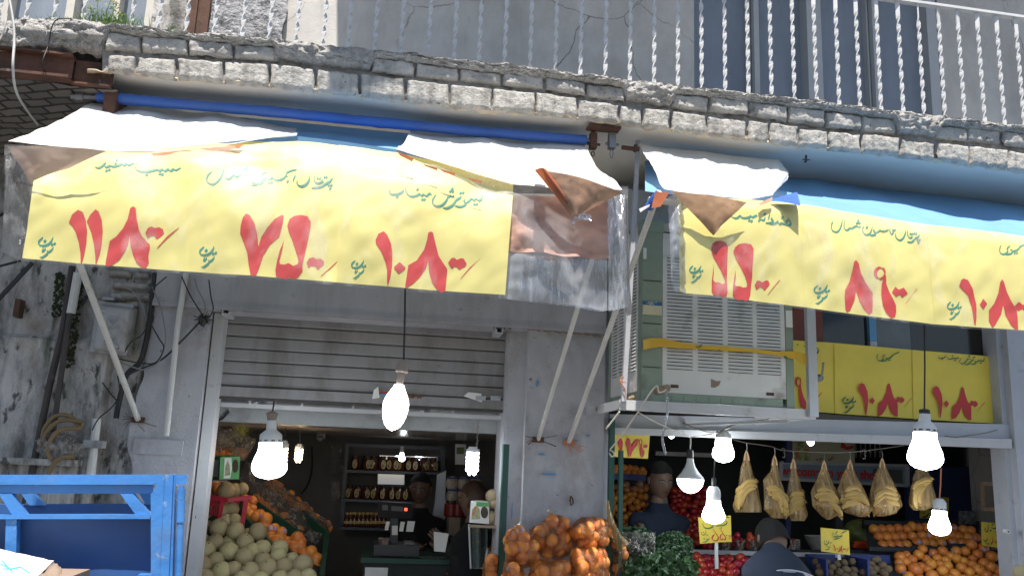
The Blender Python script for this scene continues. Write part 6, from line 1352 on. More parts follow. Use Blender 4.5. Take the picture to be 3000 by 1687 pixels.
m = MB(); m.bar(M_(172, 468, YJ + .12), M_(890, 492, YJ + .12), .02, .03); m.build('top_rail', 'shelf_metal', sv, smooth=0)
JAR = MB(); JAR.lathe([(.026, 0), (.034, .006), (.037, .05), (.034, .085), (.024, .098), (.024, .101)], (0, 0, 0), 20); jar = JAR.build('honey_jar', 'jar_honey', None, smooth=50, origin=(0, 0, 0))
q = MB(); q.lathe([(.027, .1012), (.028, .103), (.028, .116), (.025, .118)], (0, 0, 0), 18); q.build('lid', 'jar_lid', jar)
def jlabel(mat, col):
    q = MB(); q.prism([Vector((.019 * math.cos(a * .4488), -.0395, .05 + .036 * math.sin(a * .4488))) for a in range(14)], (0, .006, 0)); lb = q.build('label', col, jar, smooth=0)
    q = MB(); q.prism([Vector((.014 * math.cos(a * .4488), -.0405, .05 + .029 * math.sin(a * .4488))) for a in range(14)], (0, .002, 0)); q.build('label_print', mat, lb, smooth=0)
jlabel('label_green', 'label_gold')
for i, x in enumerate((225, 315, 363, 432, 492, 540, 572, 634, 682, 748, 815)): put(jar, M_(x, 650 + 20 * (x - 165) / 725 + 2, YJ), .98, 'dark honey jar with oval gold label on the top shelf', 'jar', 'honey jars on the top shelf', (0, 0, random.uniform(-.5, .5)))
for i, x in enumerate((185, 245, 307, 372, 438, 505, 562, 612)): put(jar, M_(x, 868 + 22 * (x - 140) / 560, YJ), .95, 'dark honey jar with oval gold label on the middle shelf', 'jar', 'honey jars on the middle shelf', (0, 0, random.uniform(-.5, .5)))
bj = MB(); bj.lathe([(.024, 0), (.026, .01), (.026, .06), (.016, .085), (.014, .1)], (0, 0, 0), 14); bt_ = bj.build('syrup_bottle', 'jar_honey', None, origin=(0, 0, 0)); q = MB(); q.lathe([(.016, .1005), (.017, .118)], (0, 0, 0), 12); q.build('cap', 'label_gold', bt_); q = MB(); q.lathe([(.0268, .022), (.0268, .045)], (0, 0, 0), 16); q.build('band', 'label_gold', bt_)
for x in (165, 195, 225, 258, 288, 320, 350, 382, 412, 445): put(bt_, M_(x, 1074, YJ), .9, 'small dark syrup bottle with gold band on the bottom shelf', 'bottle', 'syrup bottles on the bottom shelf', (0, 0, 0))
MASTERS = (jar, bt_, ORANGE, ORANGE2, MAND, MELON, NETM, TOM, KIWI)
pm('mirror', (.8, .82, .85), .06, 0, metallic=1.0)
m = MB(); m.hexa([M_(400, 760, YJ + .2), M_(600, 765, YJ + .2), M_(600, 690, YJ + .2), M_(402, 683, YJ + .2)], [M_(400, 760, YJ + .22), M_(600, 765, YJ + .22), M_(600, 690, YJ + .22), M_(402, 683, YJ + .22)]); m.hexa([M_(412, 656, YJ + .2), M_(850, 668, YJ + .2), M_(850, 558, YJ + .2), M_(415, 545, YJ + .2)], [M_(412, 656, YJ + .22), M_(850, 668, YJ + .22), M_(850, 558, YJ + .22), M_(415, 545, YJ + .22)])
tag(m.build('wall_mirror', 'mirror', smooth=0), 'bright mirror behind the honey jars', 'mirror')
sc_ = thing('weighing_scale', 'black shop scale with a display on a post, showing red digits', 'scale', M_(540, 1290, 6.0))
hd = [M_(402, 1005, 6.0), M_(655, 1020, 6.0), M_(668, 905, 6.06), M_(398, 888, 6.06)]; m = MB(); m.hexa(hd, [p + Vector((0, .07, 0)) for p in hd]); hdo = m.build('display_head', 'scale_black', sc_, smooth=0)
for a, b, c2, e, mt_ in ((.13, .45, .29, .8, 'scale_panel'), (.39, .45, .72, .75, 'scale_panel'), (.76, .5, .84, .68, 'led_red')):
    m = MB(); m.prism(onface(hd, [(a, b), (c2, b), (c2, e), (a, e)], .004), (0, .002, 0)); m.build('display' if mt_ == 'led_red' else 'panel', mt_, hdo, smooth=0)
m = MB(); m.bar(M_(523, 1012, 6.06), M_(520, 1200, 6.06), .05, .04); m.build('post', 'scale_black', sc_, smooth=0)
m = MB(); m.prism([M_(506, 1140, 6.03), M_(550, 1140, 6.03), M_(550, 1070, 6.03), M_(506, 1070, 6.03)], (0, .002, 0)); m.build('sticker', 'paper_white', sc_, smooth=0)
p, q = M_(370, 1265, 5.95), M_(705, 1278, 5.95); m = MB(); m.box(p.x, q.x, 5.9, 6.2, p.z - .02, p.z + .05); m.build('base', 'scale_black', sc_, smooth=0); m = MB(); m.box(p.x + .2, q.x - .03, 5.92, 6.15, p.z + .055, p.z + .06); m.build('pan', 'steel_grey', sc_, smooth=0)
for x0, y0, x1, y1, lb in ((452, 1040, 492, 1102, 'white note hanging left of the scale post'), (560, 1042, 604, 1112, 'white note hanging right of the scale post'), (612, 1038, 680, 1114, 'white note hanging furthest right under the scale display')):
    m = MB(); m.prism([M_(x0, y1, 5.98), M_(x1 - 14, y1 + 2, 5.98), M_(x1, y0, 5.99), M_(x0 + 12, y0 - 2, 5.99)], (0, .002, 0)); tag(m.build('paper_note', 'paper_white', smooth=0), lb, 'paper')
ct = thing('shop_counter', 'dark green shop counter with a white notice at its front', 'counter', M_(600, 1500, 5.9))
p, q = M_(295, 1345, 5.85), M_(960, 1360, 5.85); m = MB(); m.box(p.x, q.x, 5.85, 6.6, .16, p.z); m.build('cabinet', 'interior_dark', ct, smooth=0); m = MB(); m.box(p.x - .02, q.x + .02, 5.83, 6.62, p.z, p.z + .03); m.build('counter_top', 'crate_green', ct, smooth=0)
m = MB(); m.prism([M_(300, 1500, 5.84), M_(470, 1500, 5.84), M_(478, 1385, 5.84), M_(306, 1382, 5.84)], (0, .003, 0)); m.build('notice', 'paper_white', ct, smooth=0)
ztop = p.z + .032
for (x0, x1, y0, y1, mt_, lb) in ((365, 452, 1240, 1292, 'pickle_red', 'red fruit pack, upper left of the packs on the counter'), (368, 452, 1295, 1345, 'pickle_red', 'red fruit pack, lower left of the packs on the counter'), (460, 540, 1246, 1296, 'pickle_red', 'red fruit pack, upper right of the packs on the counter'), (460, 540, 1300, 1350, 'pickle_red', 'red fruit pack, lower right of the packs on the counter'), (400, 488, 1160, 1232, 'pickle_red', 'red fruit pack standing behind the other packs'), (550, 730, 1300, 1362, 'pickle_green', 'clear tray of green fruit on the counter'), (738, 900, 1305, 1362, 'orange_peel', 'clear tray of orange fruit on the counter')):
    t = thing('fruit_pack', lb, 'pack', M_((x0 + x1) / 2, y1, 5.95)); a, b = M_(x0, y1, 5.92), M_(x1, y0, 5.92)
    m = MB(); m.box(a.x + .006, b.x - .006, 5.92, 6.05, a.z + .004, a.z + (b.z - a.z) * .8); m.build('contents', mt_, t, smooth=0); m = MB(); m.grid(lambda u, v: Vector((a.x + (b.x - a.x) * u, 5.905 + .02 * v * v + .006 * fbm(u * 6, v * 4, x0, 4), a.z + (b.z - a.z) * v)), 16, 8); m.build('clear_lid', 'bag_clear', t)
def flatbox(name, lab, cat, q, Y, mat, dp=.01, grp=None):
    m = MB(); pts = [M_(*c, Y) for c in q]; m.prism(pts[::-1], (0, dp, 0)); return tag(m.build(name, mat, smooth=0), lab, cat, grp)
po = flatbox('wall_poster', 'pale poster with a small green picture on the right back wall of the left shop', 'poster', [(982, 460), (1062, 462), (1058, 615), (980, 612)], 7.0, 'paper_white'); q = MB(); q.prism([M_(990, 535, 6.99), M_(1045, 535, 6.99), M_(1045, 485, 6.99), M_(992, 485, 6.99)], (0, .005, 0)); q.build('picture', 'pickle_green', po, smooth=0)
rk = [(918, 710, 998, 800), (1002, 712, 1082, 800), (920, 800, 998, 905), (1002, 802, 1045, 905), (1092, 712, 1175, 800)]
for i, (x0, y0, x1, y1) in enumerate(rk):
    t = thing('nut_bag', 'blue and clear bag of nuts on the rack of the left shop', 'bag', M_((x0 + x1) / 2, y1, 6.6), 'nut bags on the rack')
    c = M_((x0 + x1) / 2, (y0 + y1) / 2, 6.6); w2 = (x1 - x0) / 2.556 / 379 / 2; h2 = (y1 - y0) / 2.556 / 379 / 2
    m = MB(); m.ball(c, 1, 18, 12, (w2, .03, h2), fn=lambda v: 1.15 + .08 * fbm(v.x * 3, v.y * 3, v.z * 3, 3)); m.build('contents', 'nuts_pack', t); m = MB(); m.box(c.x - w2, c.x + w2, 6.57, 6.6, c.z + h2 * .75, c.z + h2); m.build('header', 'crate_blue', t, smooth=0)
for k, x in enumerate((950, 1000)):
    t = thing('pickle_jar', 'red jar below the nut bags', 'jar', M_(x, 1005, 6.5), 'red jars below the nut bags'); m = MB(); m.lathe([(.045, 0), (.055, .01), (.055, .09), (.04, .1)], M_(x, 1003, 6.5), 18); m.build('glass', 'pickle_red', t); m = MB(); m.lathe([(.042, .101), (.042, .115)], M_(x, 1003, 6.5), 16); m.build('lid', 'jar_lid', t)
flatbox('brown_carton', 'plain brown carton below the red jars', 'carton', [(936, 1006), (1020, 1012), (1012, 1150), (932, 1140)], 6.4, 'cardboard_brown', .2)
flatbox('hanging_bags', 'bunch of grey-white plastic bags hanging beside the clerk', 'bags', [(848, 690), (912, 660), (905, 860), (925, 960), (880, 1080), (800, 1060), (830, 900)], 6.9, 'cloth_white', .05)
def hangpack(x0, x1, y0, y1, lab):
    m = MB(); m.grid(lambda u, v: M_(x0 + (x1 - x0) * u, y0 + (y1 - y0) * v, 7.2 + .03 * fbm(u * 4, v * 5, x0, 4)), 20, 24); tag(m.build('plastic_pack', 'bag_clear', smooth=30), lab, 'pack')
hangpack(52, 130, 470, 560, 'shiny clear pack hanging left of the honey shelf, upper'); hangpack(48, 150, 575, 690, 'shiny clear pack hanging left of the honey shelf, lower'); hangpack(50, 120, 740, 900, 'crumpled clear sheet on the back wall left of the shelf')
for x, y, r in ((1258, 848, 52), (1282, 902, 50), (1242, 1015, 58), (1292, 1022, 52)): put(NETM, M_(x, y, 4.95), px_r(r, 4.95), 'brown netted melon piled beside the white printed carton', 'melon', 'netted melons at the right')
wc = thing('fruit_carton', 'white printed carton with an oval window beside the netted melons', 'carton', M_(1160, 1050, 4.9)); fr = [M_(1086, 1046, 4.9), M_(1232, 1058, 4.9), M_(1232, 896, 4.9), M_(1098, 886, 4.9)]
m = MB(); m.hexa(fr, [p + Vector((.05, .16, 0)) for p in fr]); m.build('carton_body', 'paper_white', wc, smooth=0); m = MB(); m.prism(onface(fr, [(.1, .15), (.55, .2), (.5, .65), (.3, .85), (.1, .6)]), (0, .001, 0)); m.build('fruit_print', 'box_print', wc, smooth=0); m = MB(); m.prism(onface(fr, [(.76 + .2 * math.cos(a * .5236), .52 + .28 * math.sin(a * .5236)) for a in range(12)]), (0, .001, 0)); m.build('oval_window', 'box_hole', wc, smooth=0); m = MB(); m.prism(onface(fr, [(.3, .78), (1, .8), (1, .98), (.3, .98)]), (0, .001, 0)); m.build('green_band', 'box_green', wc, smooth=0)
m = MB(); m.hexa([M_(1082, 1082, 4.85), M_(1300, 1092, 4.85), M_(1300, 1072, 4.85), M_(1082, 1062, 4.85)], [M_(1082, 1082, 5.2), M_(1300, 1092, 5.2), M_(1300, 1072, 5.2), M_(1082, 1062, 5.2)]); tag(m.build('shelf_board', 'wood_pole', smooth=0), 'short shelf carrying the white carton and the netted melons', 'shelf')
t = thing('printed_cloth', 'teal and ochre printed cloth with a pale border hanging by the right jamb', 'cloth', M_(1150, 1390, 5.3)); m = MB(); m.grid(lambda u, v: M_(1088 + (1222 - 1088) * u, 1062 + 328 * v, 5.3 + .02 * math.sin(u * 9)), 14, 20); m.build('cloth', 'cloth_print', t); m = MB(); P = [M_(1084, 1060, 5.285), M_(1098, 1390, 5.285), M_(1200, 1388, 5.285), M_(1222, 1240, 5.285)]; m.tube(P, .006, 6); m.build('border', 'cardboard_white', t)
cable([L_(930, 480, 7.4), L_(930, 640, 7.4), L_(900, 760, 7.4), L_(850, 830, 7.4)], .006, 'cable_black', 'wall_wire', 'black wire hanging on the back wall of the left shop')
cable([L_(310, 215, 5.0), L_(270, 260, 5.0), L_(232, 285, 5.0)], .006, 'cable_black', 'corner_wire', 'short black wire in the upper left corner of the shutter opening')
m = MB(); c = L_(1000, 405, 6.9); m.box(c.x - .03, c.x + .03, 6.85, 6.95, c.z - .02, c.z + .02); m.tube([c + Vector((0, -.05, -.01)), c + Vector((0, -.1, -.02))], .018, 12); m.tube([c, c + Vector((0, .05, .05))], .01, 6); tag(m.build('security_camera', 'scale_panel'), 'small grey security camera under the shop ceiling', 'camera')
# ------------------------------------------------------------------ orange bags in front of the pillar
def orange_bag(label, outline, r, Y, seed, tie=True, film_='bag_orange', fill=True):
    """outline: pixels of B_; oranges packed inside, film drawn over them"""
    rr = random.Random(seed); t = thing('net_bag', label, 'bag', B_(sum(p[0] for p in outline) / len(outline), max(p[1] for p in outline), Y))
    def inside(x, y, e=0):
        c = False; n = len(outline)
        for i in range(n):
            (x1, y1), (x2, y2) = outline[i], outline[(i + 1) % n]
            if (y1 > y) != (y2 > y) and x < (x2 - x1) * (y - y1) / (y2 - y1) + x1: c = not c
        return c
    cx = sum(p[0] for p in outline) / len(outline); cy = sum(p[1] for p in outline) / len(outline)
    hw = max(abs(p[0] - cx) for p in outline); hh = max(abs(p[1] - cy) for p in outline)
    pr_ = r * 2.556 * 2504 / Y; placed = []
    if fill:
        for lay in (0, 1):
          done = len(placed)
          for _ in range(1500):
            x, y = rr.uniform(cx - hw, cx + hw), rr.uniform(cy - hh, cy + hh)
            if not all(inside(x + dx * pr_ * .6, y + dy * pr_ * .75) for dx, dy in ((1, 0), (-1, 0), (0, 1), (0, -1))): continue
            if any((x - a) ** 2 + (y - b) ** 2 < ((1.7 if not lay else 1.75 if j >= done else .95) * pr_) ** 2 for j, (a, b) in enumerate(placed)): continue
            placed.append((x, y))
            q = ((x - cx) / hw) ** 2 + ((y - cy) / hh) ** 2
            put(random.choice((ORANGE, ORANGE, ORANGE2)), B_(x, y, Y + .09 * q + .035 * lay + rr.uniform(-.01, .012)), r * rr.uniform(.92, 1.1), 'orange packed in the plastic bags piled against the pillar', 'orange', 'oranges in the bags by the pillar')
    n = 44; m = MB(); rad = []
    for k in range(n):
        a = 2 * math.pi * k / n; lo, hi = 0, 3
        for _ in range(18):
            md = (lo + hi) / 2
            if inside(cx + math.cos(a) * hw * md, cy + math.sin(a) * hh * md): lo = md
            else: hi = md
        rad.append(lo)
    def fn(u, v):
        k = u * n; i = int(k) % n; f = k - int(k); R = rad[i] * (1 - f) + rad[(i + 1) % n] * f; a = 2 * math.pi * u; w = math.sin(v * math.pi / 2)
        x, y = cx + math.cos(a) * hw * R * w * 1.02, cy + math.sin(a) * hh * R * w * 1.02
        dmin = min([(x - p[0]) ** 2 + (y - p[1]) ** 2 for p in placed] or [0]); lump = math.exp(-dmin / (pr_ * .9) ** 2) * .022
        yy = Y + .10 * w * w - .035 - lump + .012 * fbm(x * .02, y * .02, seed, 4) + (.06 if v > .95 else 0)
        return B_(x, y, yy)
    m.grid(fn, 72, 26); m.build('film', film_, t, smooth=60)
    def fb_(u, v):
        k = u * n; i = int(k) % n; f = k - int(k); R = rad[i] * (1 - f) + rad[(i + 1) % n] * f; a = 2 * math.pi * u
        return B_(cx + math.cos(a) * hw * R * v * .98, cy + math.sin(a) * hh * R * v * .98, Y + .145 - .05 * v ** 3 + .008 * nz(u * 20, v * 6, seed))
    m = MB(); m.grid(fb_, 44, 8); m.build('film_back', 'bag_back', t, smooth=60)
    if tie:
        top = min(outline, key=lambda p: p[1]); m = MB(); c = B_(top[0], top[1] + 8, Y + .02)
        for k in range(12):
            a = -2.6 + .45 * k; m.add([c, c + Vector((math.cos(a) * .012, -.006, .008)), c + Vector((math.cos(a) * .04, -.008 - .01 * (k % 2), .02 + .02 * abs(math.sin(a)))), c + Vector((math.cos(a + .3) * .012, 0, .012))], [(0, 1, 2, 3)])
        m.build('tied_end', film_, t, smooth=0)
    return t
orange_bag('plastic bag of oranges at the back of the pile, tallest, left of the middle', [(540, 985), (620, 990), (690, 1050), (695, 1180), (690, 1290), (600, 1335), (470, 1300), (400, 1180), (385, 1090), (460, 1060)], .033, 4.42, 1)
orange_bag('plastic bag of oranges at the top right of the pile beside the green post', [(770, 1003), (900, 1005), (980, 1030), (985, 1150), (975, 1230), (850, 1245), (720, 1235), (697, 1130), (705, 1060)], .034, 4.40, 2, False)
orange_bag('plastic bag of oranges at the left of the pile in front of the gate edge', [(285, 1065), (355, 1110), (430, 1170), (458, 1260), (420, 1370), (330, 1398), (220, 1340), (190, 1230), (215, 1130)], .034, 4.32, 3)
orange_bag('plastic bag of oranges at the bottom right of the pile', [(720, 1240), (850, 1240), (960, 1250), (985, 1350), (975, 1500), (700, 1500), (685, 1330)], .034, 4.34, 4, False)
orange_bag('plastic bag of oranges at the bottom middle of the pile', [(440, 1320), (560, 1330), (660, 1320), (690, 1400), (690, 1500), (390, 1500), (385, 1400)], .034, 4.30, 5, False)
orange_bag('small plastic bag of oranges at the far left behind the gate edge', [(85, 1265), (150, 1290), (165, 1400), (165, 1500), (30, 1500), (35, 1370)], .033, 4.5, 6)
orange_bag('plastic bag of oranges low at the left of the pile', [(200, 1330), (290, 1360), (345, 1400), (350, 1500), (185, 1500), (185, 1400)], .033, 4.28, 7, False)
ob = orange_bag('tall twisted bag of orange vegetables right of the green posts', [(1015, 1060), (1050, 1180), (1110, 1240), (1140, 1430), (1130, 1500), (1005, 1500), (1010, 1250)], .03, 4.5, 8, False)
m = MB(); P = [B_(972, 880, 4.46), B_(980, 960, 4.46), B_(1000, 1060, 4.47), B_(1040, 1150, 4.47), B_(1090, 1230, 4.46)]; m.tube(P, [.006, .012, .018, .025, .04], 10); m.build('twisted_neck', 'bag_amber', ob)
# ------------------------------------------------------------------ right shop
lb_ = 'orange in the upper crate at the left of the right shop'
for x, y in ((145, 640), (200, 638), (245, 640), (285, 645), (135, 668), (178, 670), (222, 672), (268, 675), (320, 678), (360, 685), (110, 640), (335, 655)): put(ORANGE, N_(x, y, 6.0), .026, lb_, 'orange', 'oranges in the upper crate')
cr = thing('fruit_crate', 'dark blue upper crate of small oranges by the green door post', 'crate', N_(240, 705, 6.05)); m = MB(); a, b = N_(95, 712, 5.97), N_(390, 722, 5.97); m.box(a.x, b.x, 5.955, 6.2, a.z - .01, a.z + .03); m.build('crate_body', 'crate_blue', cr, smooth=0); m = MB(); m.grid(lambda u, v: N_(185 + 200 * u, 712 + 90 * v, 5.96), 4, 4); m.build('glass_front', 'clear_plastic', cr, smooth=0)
m = MB(); m.box(N_(160, 900, 5.97).x, N_(190, 900, 5.97).x, 5.96, 5.99, N_(170, 830, 5.97).z, N_(170, 712, 5.97).z); m.build('crate_leg', 'crate_blue', cr, smooth=0)
rr = random.Random(5); pl = []
while len(pl) < 46:
    x, y = rr.uniform(105, 385), rr.uniform(760, 1075)
    if y < 830 and x < 215 and x > 165: continue
    if all((x - a) ** 2 + (y - b) ** 2 < 1e9 and (x - a) ** 2 + (y - b) ** 2 > 34 ** 2 for a, b in pl): pl.append((x, y))
for x, y in pl: put(MAND, N_(x, y, 6.05 - .0006 * (y - 760)), .027, 'small orange in the sloping display behind the greens', 'orange', 'small oranges in the sloping display')
cr = thing('fruit_crate', 'dark sloping display of small oranges behind the greens', 'crate', N_(240, 1090, 6.0)); m = MB(); m.add([N_(80, 1120, 5.92), N_(420, 1120, 5.92), N_(420, 730, 6.15), N_(80, 730, 6.15)], [(0, 1, 2, 3)]); m.build('backing', 'crate_dark', cr, smooth=0)
pl = []
while len(pl) < 70:
    x, y = rr.uniform(560, 850), rr.uniform(800, 1230)
    if all((x - a) ** 2 + (y - b) ** 2 > 32 ** 2 for a, b in pl): pl.append((x, y))
for x, y in pl: put(TOM, N_(x, y, 6.7 - .0005 * (y - 800)), .036, 'dim red fruit in the heap behind the man in navy', 'fruit', 'red fruit in the dim heap')
m = MB(); m.add([N_(540, 1260, 6.55), N_(880, 1260, 6.55), N_(860, 780, 6.85), N_(540, 780, 6.85)], [(0, 1, 2, 3)]); tag(m.build('display_board', 'crate_dark', smooth=0), 'dark sloping board behind the dim red fruit', 'board')
def herb(label, area, Y, n, mat, size, seed, droop=.5, name='herb_bunch'):
    r = random.Random(seed); m = MB(); x0, y0, x1, y1 = area
    for _ in range(n):
        a, b = r.random(), r.random(); x, y = x0 + (x1 - x0) * a, y0 + (y1 - y0) * b
        arch = 1 - (2 * a - 1) ** 2
        c = N_(x, y + (1 - arch) * (y1 - y0) * .35, Y - .12 * b + r.uniform(-.06, .06)); d1 = Vector((r.uniform(-1, 1), r.uniform(-1, .2), r.uniform(-.8, .8))).normalized(); d2 = d1.cross(Vector((r.uniform(-1, 1), -1, r.uniform(-1, 1)))).normalized(); L = size * r.uniform(.6, 1.3)
        m.add([c - d1 * L * .5, c + d2 * L * .28, c + d1 * L * .5 + Vector((0, 0, -droop * L * .4)), c - d2 * L * .28], [(0, 1, 2, 3)])
    return tag(m.build(name, mat, smooth=0), label, 'greens')
herb('bunch of fine-leaved herbs behind the spinach', (420, 1110, 715, 1310), 4.75, 2600, 'leaf_dark', .018, 1)
herb('heap of broad dark spinach leaves at the front', (205, 1280, 740, 1480), 4.55, 1500, 'leaf_mid', .055, 2)
herb('long green leaves in a clear plastic bag', (140, 1085, 435, 1290), 4.75, 700, 'leaf_dark', .06, 3)
m = MB(); m.grid(lambda u, v: N_(135 + 300 * u, 1120 + 190 * v, 4.62 + .05 * fbm(u * 4, v * 4, 2, 4) - .08 * math.sin(u * 3.1)), 30, 20); tag(m.build('plastic_bag', 'bag_clear', smooth=30), 'clear plastic bag round the long green leaves', 'bag')
stall = thing('display_stand', 'dark fruit display stand with white shelf edge across the right shop front', 'stand', N_(1200, 1500, 4.9))
m = MB(); a, b = N_(640, 1262, 5.15), Q_(-10, 1275, 5.15); m.box(a.x, b.x, 5.13, 5.16, a.z - .012, a.z + .012); m.build('shelf_edge', 'metal_white', stall, smooth=0)
m = MB(); m.add([N_(640, 1500, 4.85), Q_(1060, 1500, 4.95), Q_(1060, 1250, 5.25), N_(640, 1250, 5.2)], [(0, 1, 2, 3)]); m.add([N_(880, 1262, 5.2), Q_(10, 1272, 5.2), Q_(10, 1272, 6.0), N_(880, 1262, 6.0)], [(0, 1, 2, 3)]); m.add([Q_(-20, 1275, 5.17), Q_(860, 1290, 5.17), Q_(800, 1065, 5.5), Q_(-40, 1060, 5.5)], [(0, 1, 2, 3)]); m.build('sloping_board', 'crate_dark', stall, smooth=0)
for x, y in ((690, 1312), (742, 1300), (815, 1315), (770, 1330), (935, 1325), (985, 1318), (1070, 1308), (1100, 1330), (720, 1360), (690, 1375), (780, 1372), (835, 1370), (880, 1330), (925, 1372), (1000, 1380), (1050, 1360), (745, 1410), (805, 1418), (860, 1425), (925, 1410), (985, 1428), (1030, 1415), (690, 1425), (720, 1460), (790, 1465), (850, 1470), (900, 1462), (960, 1470), (1020, 1465), (960, 1345)): put(TOM, N_(x, y, 5.02 - .0008 * (y - 1300)), .031, 'red tomato in the front row of the stall', 'tomato', 'tomatoes at the front', (random.uniform(-.5, .5), random.uniform(-.5, .5), random.uniform(0, 6)))
KW = [(620, 1340), (690, 1345), (645, 1420), (715, 1425), (770, 1360), (825, 1350), (885, 1340), (955, 1345), (785, 1420), (840, 1400), (900, 1405), (965, 1420), (1020, 1360), (1065, 1325), (1060, 1395), (1110, 1370), (1030, 1425), (1120, 1425), (830, 1450), (890, 1445), (700, 1475), (760, 1470), (940, 1475), (1000, 1475), (1080, 1470), (650, 1380), (735, 1385), (1150, 1395), (1010, 1395)]
for x, y in KW: put(KIWI, O_(x, y, 5.0 - .0008 * (y - 1300)), .0285, 'brown kiwi in the blue crates at the front', 'kiwi', 'kiwis at the front', (random.uniform(.9, 2.2), random.uniform(-.6, .6), random.uniform(0, 6)))
for x0, x1, y, lb in ((545, 755, 1292, 'blue plastic crate of kiwis left of the kiwi card'), (842, 1165, 1292, 'blue plastic crate of kiwis right of the kiwi card')):
    t = thing('fruit_crate', lb, 'crate', O_((x0 + x1) / 2, 1480, 5.0)); m = MB(); a, b = O_(x0, y + 6, 5.08), O_(x1, y + 6, 5.08)
    m.box(a.x, b.x, 5.075, 5.1, a.z - .11, a.z + .012); m.build('crate_back', 'crate_blue', t, smooth=0); m = MB(); m.box(a.x, a.x + .012, 4.85, 5.074, a.z - .11, a.z + .004); m.build('crate_side', 'crate_blue', t, smooth=0)
for x0, x1, cx, lb in ((1010, 1082, 1045, 'clear tub of strawberries, left of the pair on the shelf'), (1110, 1205, 1157, 'clear tub of strawberries, right of the pair on the shelf'), (905, 985, 945, 'dim tub of red fruit behind the 55 price card')):
    t = thing('fruit_tub', lb, 'tub', N_(cx, 1250, 5.2)); c = N_(cx, 1250, 5.22); w = (x1 - x0) / 2.556 / 480 / 2
    m = MB()
    for k in range(16): m.ball(c + Vector((random.uniform(-w, w) * .8, random.uniform(-.04, .04), .02 + random.uniform(0, .07))), .018, 10, 7, (1, 1, 1.2))
    m.build('berries', 'tomato_skin', t); m = MB(); m.hexa([c + Vector((-w * .8, -.05, 0)), c + Vector((w * .8, -.05, 0)), c + Vector((w, -.06, .06)), c + Vector((-w, -.06, .06))], [c + Vector((-w * .8, .05, 0)), c + Vector((w * .8, .05, 0)), c + Vector((w, .06, .06)), c + Vector((-w, .06, .06))]); m.build('clear_box', 'bag_clear', t, smooth=0)
t = thing('fruit_tub', 'clear tub of red fruit behind the crouching man', 'tub', O_(420, 1245, 5.2)); c = O_(418, 1243, 5.22); m = MB()
for k in range(10): m.ball(c + Vector((random.uniform(-.03, .03), random.uniform(-.03, .03), .02 + random.uniform(0, .06))), .017, 10, 7)
m.build('berries', 'tomato_skin', t); m = MB(); m.box(c.x - .045, c.x + .045, 5.17, 5.27, c.z, c.z + .06); m.build('clear_box', 'bag_clear', t, smooth=0)
t = thing('bowl', 'pale grey plastic bowl beside the kiwi price card', 'bowl', O_(640, 1255, 5.2)); m = MB(); m.lathe([(.05, 0), (.085, .07), (.09, .085), (.086, .086), (.05, .01)], O_(640, 1252, 5.3), 24); m.build('bowl_shell', 'lamp_grey', t)
# oranges of the right-hand trays
UPR = [(25, 1097), (85, 1097), (145, 1097), (205, 1090), (275, 1097), (310, 1075), (365, 1085), (415, 1085), (460, 1088), (560, 1092), (620, 1092), (695, 1100), (750, 1106), (60, 1152), (120, 1155), (182, 1155), (237, 1150), (312, 1150), (385, 1146), (445, 1148), (500, 1152), (555, 1150), (600, 1140), (655, 1150), (725, 1155), (787, 1160), (90, 1215), (150, 1215), (212, 1215), (270, 1215), (350, 1197), (405, 1197), (465, 1207), (530, 1200), (620, 1197), (682, 1200)]
for x, y in UPR: put(random.choice((ORANGE, ORANGE2)), Q_(x, y, 5.42 - .0011 * (y - 1080)), .0335, 'orange in neat rows in the upper right tray', 'orange', 'oranges in the upper right tray', (random.uniform(-.5, .5), random.uniform(-.5, .5), random.uniform(-1, 1)))
LOW = [(390, 1245, 36), (540, 1262, 40), (642, 1262, 40), (710, 1262, 38), (757, 1212, 45), (845, 1238, 42), (802, 1286, 40), (907, 1302, 46), (360, 1287, 40), (222, 1308, 44), (312, 1325, 38), (420, 1322, 36), (265, 1342, 36), (500, 1315, 38), (565, 1330, 36), (645, 1316, 40), (697, 1336, 36), (850, 1352, 42), (455, 1357, 40), (225, 1392, 42), (335, 1402, 55), (577, 1372, 40), (380, 1378, 36), (682, 1385, 42), (810, 1402, 46), (905, 1382, 44), (975, 1420, 44), (540, 1407, 44), (632, 1432, 42), (462, 1446, 48), (742, 1418, 40), (285, 1455, 42), (870, 1440, 44), (590, 1475, 42), (700, 1475, 42), (380, 1480, 42), (800, 1480, 42), (940, 1475, 42), (520, 1360, 36), (760, 1360, 38), (430, 1400, 34), (270, 1290, 34), (600, 1295, 34), (470, 1275, 34), (765, 1320, 34), (215, 1350, 34)]
for x, y, r in LOW: put(random.choice((ORANGE, ORANGE, ORANGE2)), Q_(x, y, 5.12 - .0008 * (y - 1240)), px_r(r, 5.1) * 1.04, 'orange in the loose heap at the lower right', 'orange', 'oranges in the lower right heap')
for k, (x0, x1, y) in enumerate(((-20, 300, 1250), (300, 600, 1245), (590, 830, 1225))):
    t = thing('fruit_tray', ['dark tray of oranges nearest the cauliflower shadow, left of three', 'dark tray of oranges below the small bulb, middle of three', 'dark tray of oranges beside the grey side wall, right of three'][k], 'tray', Q_((x0 + x1) / 2, y, 5.2)); a, b = Q_(x0, y, 5.17), Q_(x1, y - 4, 5.17); m = MB(); m.box(a.x, b.x, 5.15, 5.165, a.z - .005, a.z + .02); m.build('tray_front', 'crate_dark', t, smooth=0); p, q = Q_(x0 - 30, 1062, 5.5), Q_(x1 - 20, 1062, 5.5); m = MB(); m.box(p.x, q.x, 5.49, 5.52, p.z - .03, p.z + .03); m.build('tray_back', 'crate_dark', t, smooth=0)
o = bpy.data.objects['fruit_tray']; o["label"] = 'dark tray of oranges beside the carrots, leftmost of three'
m = MB()
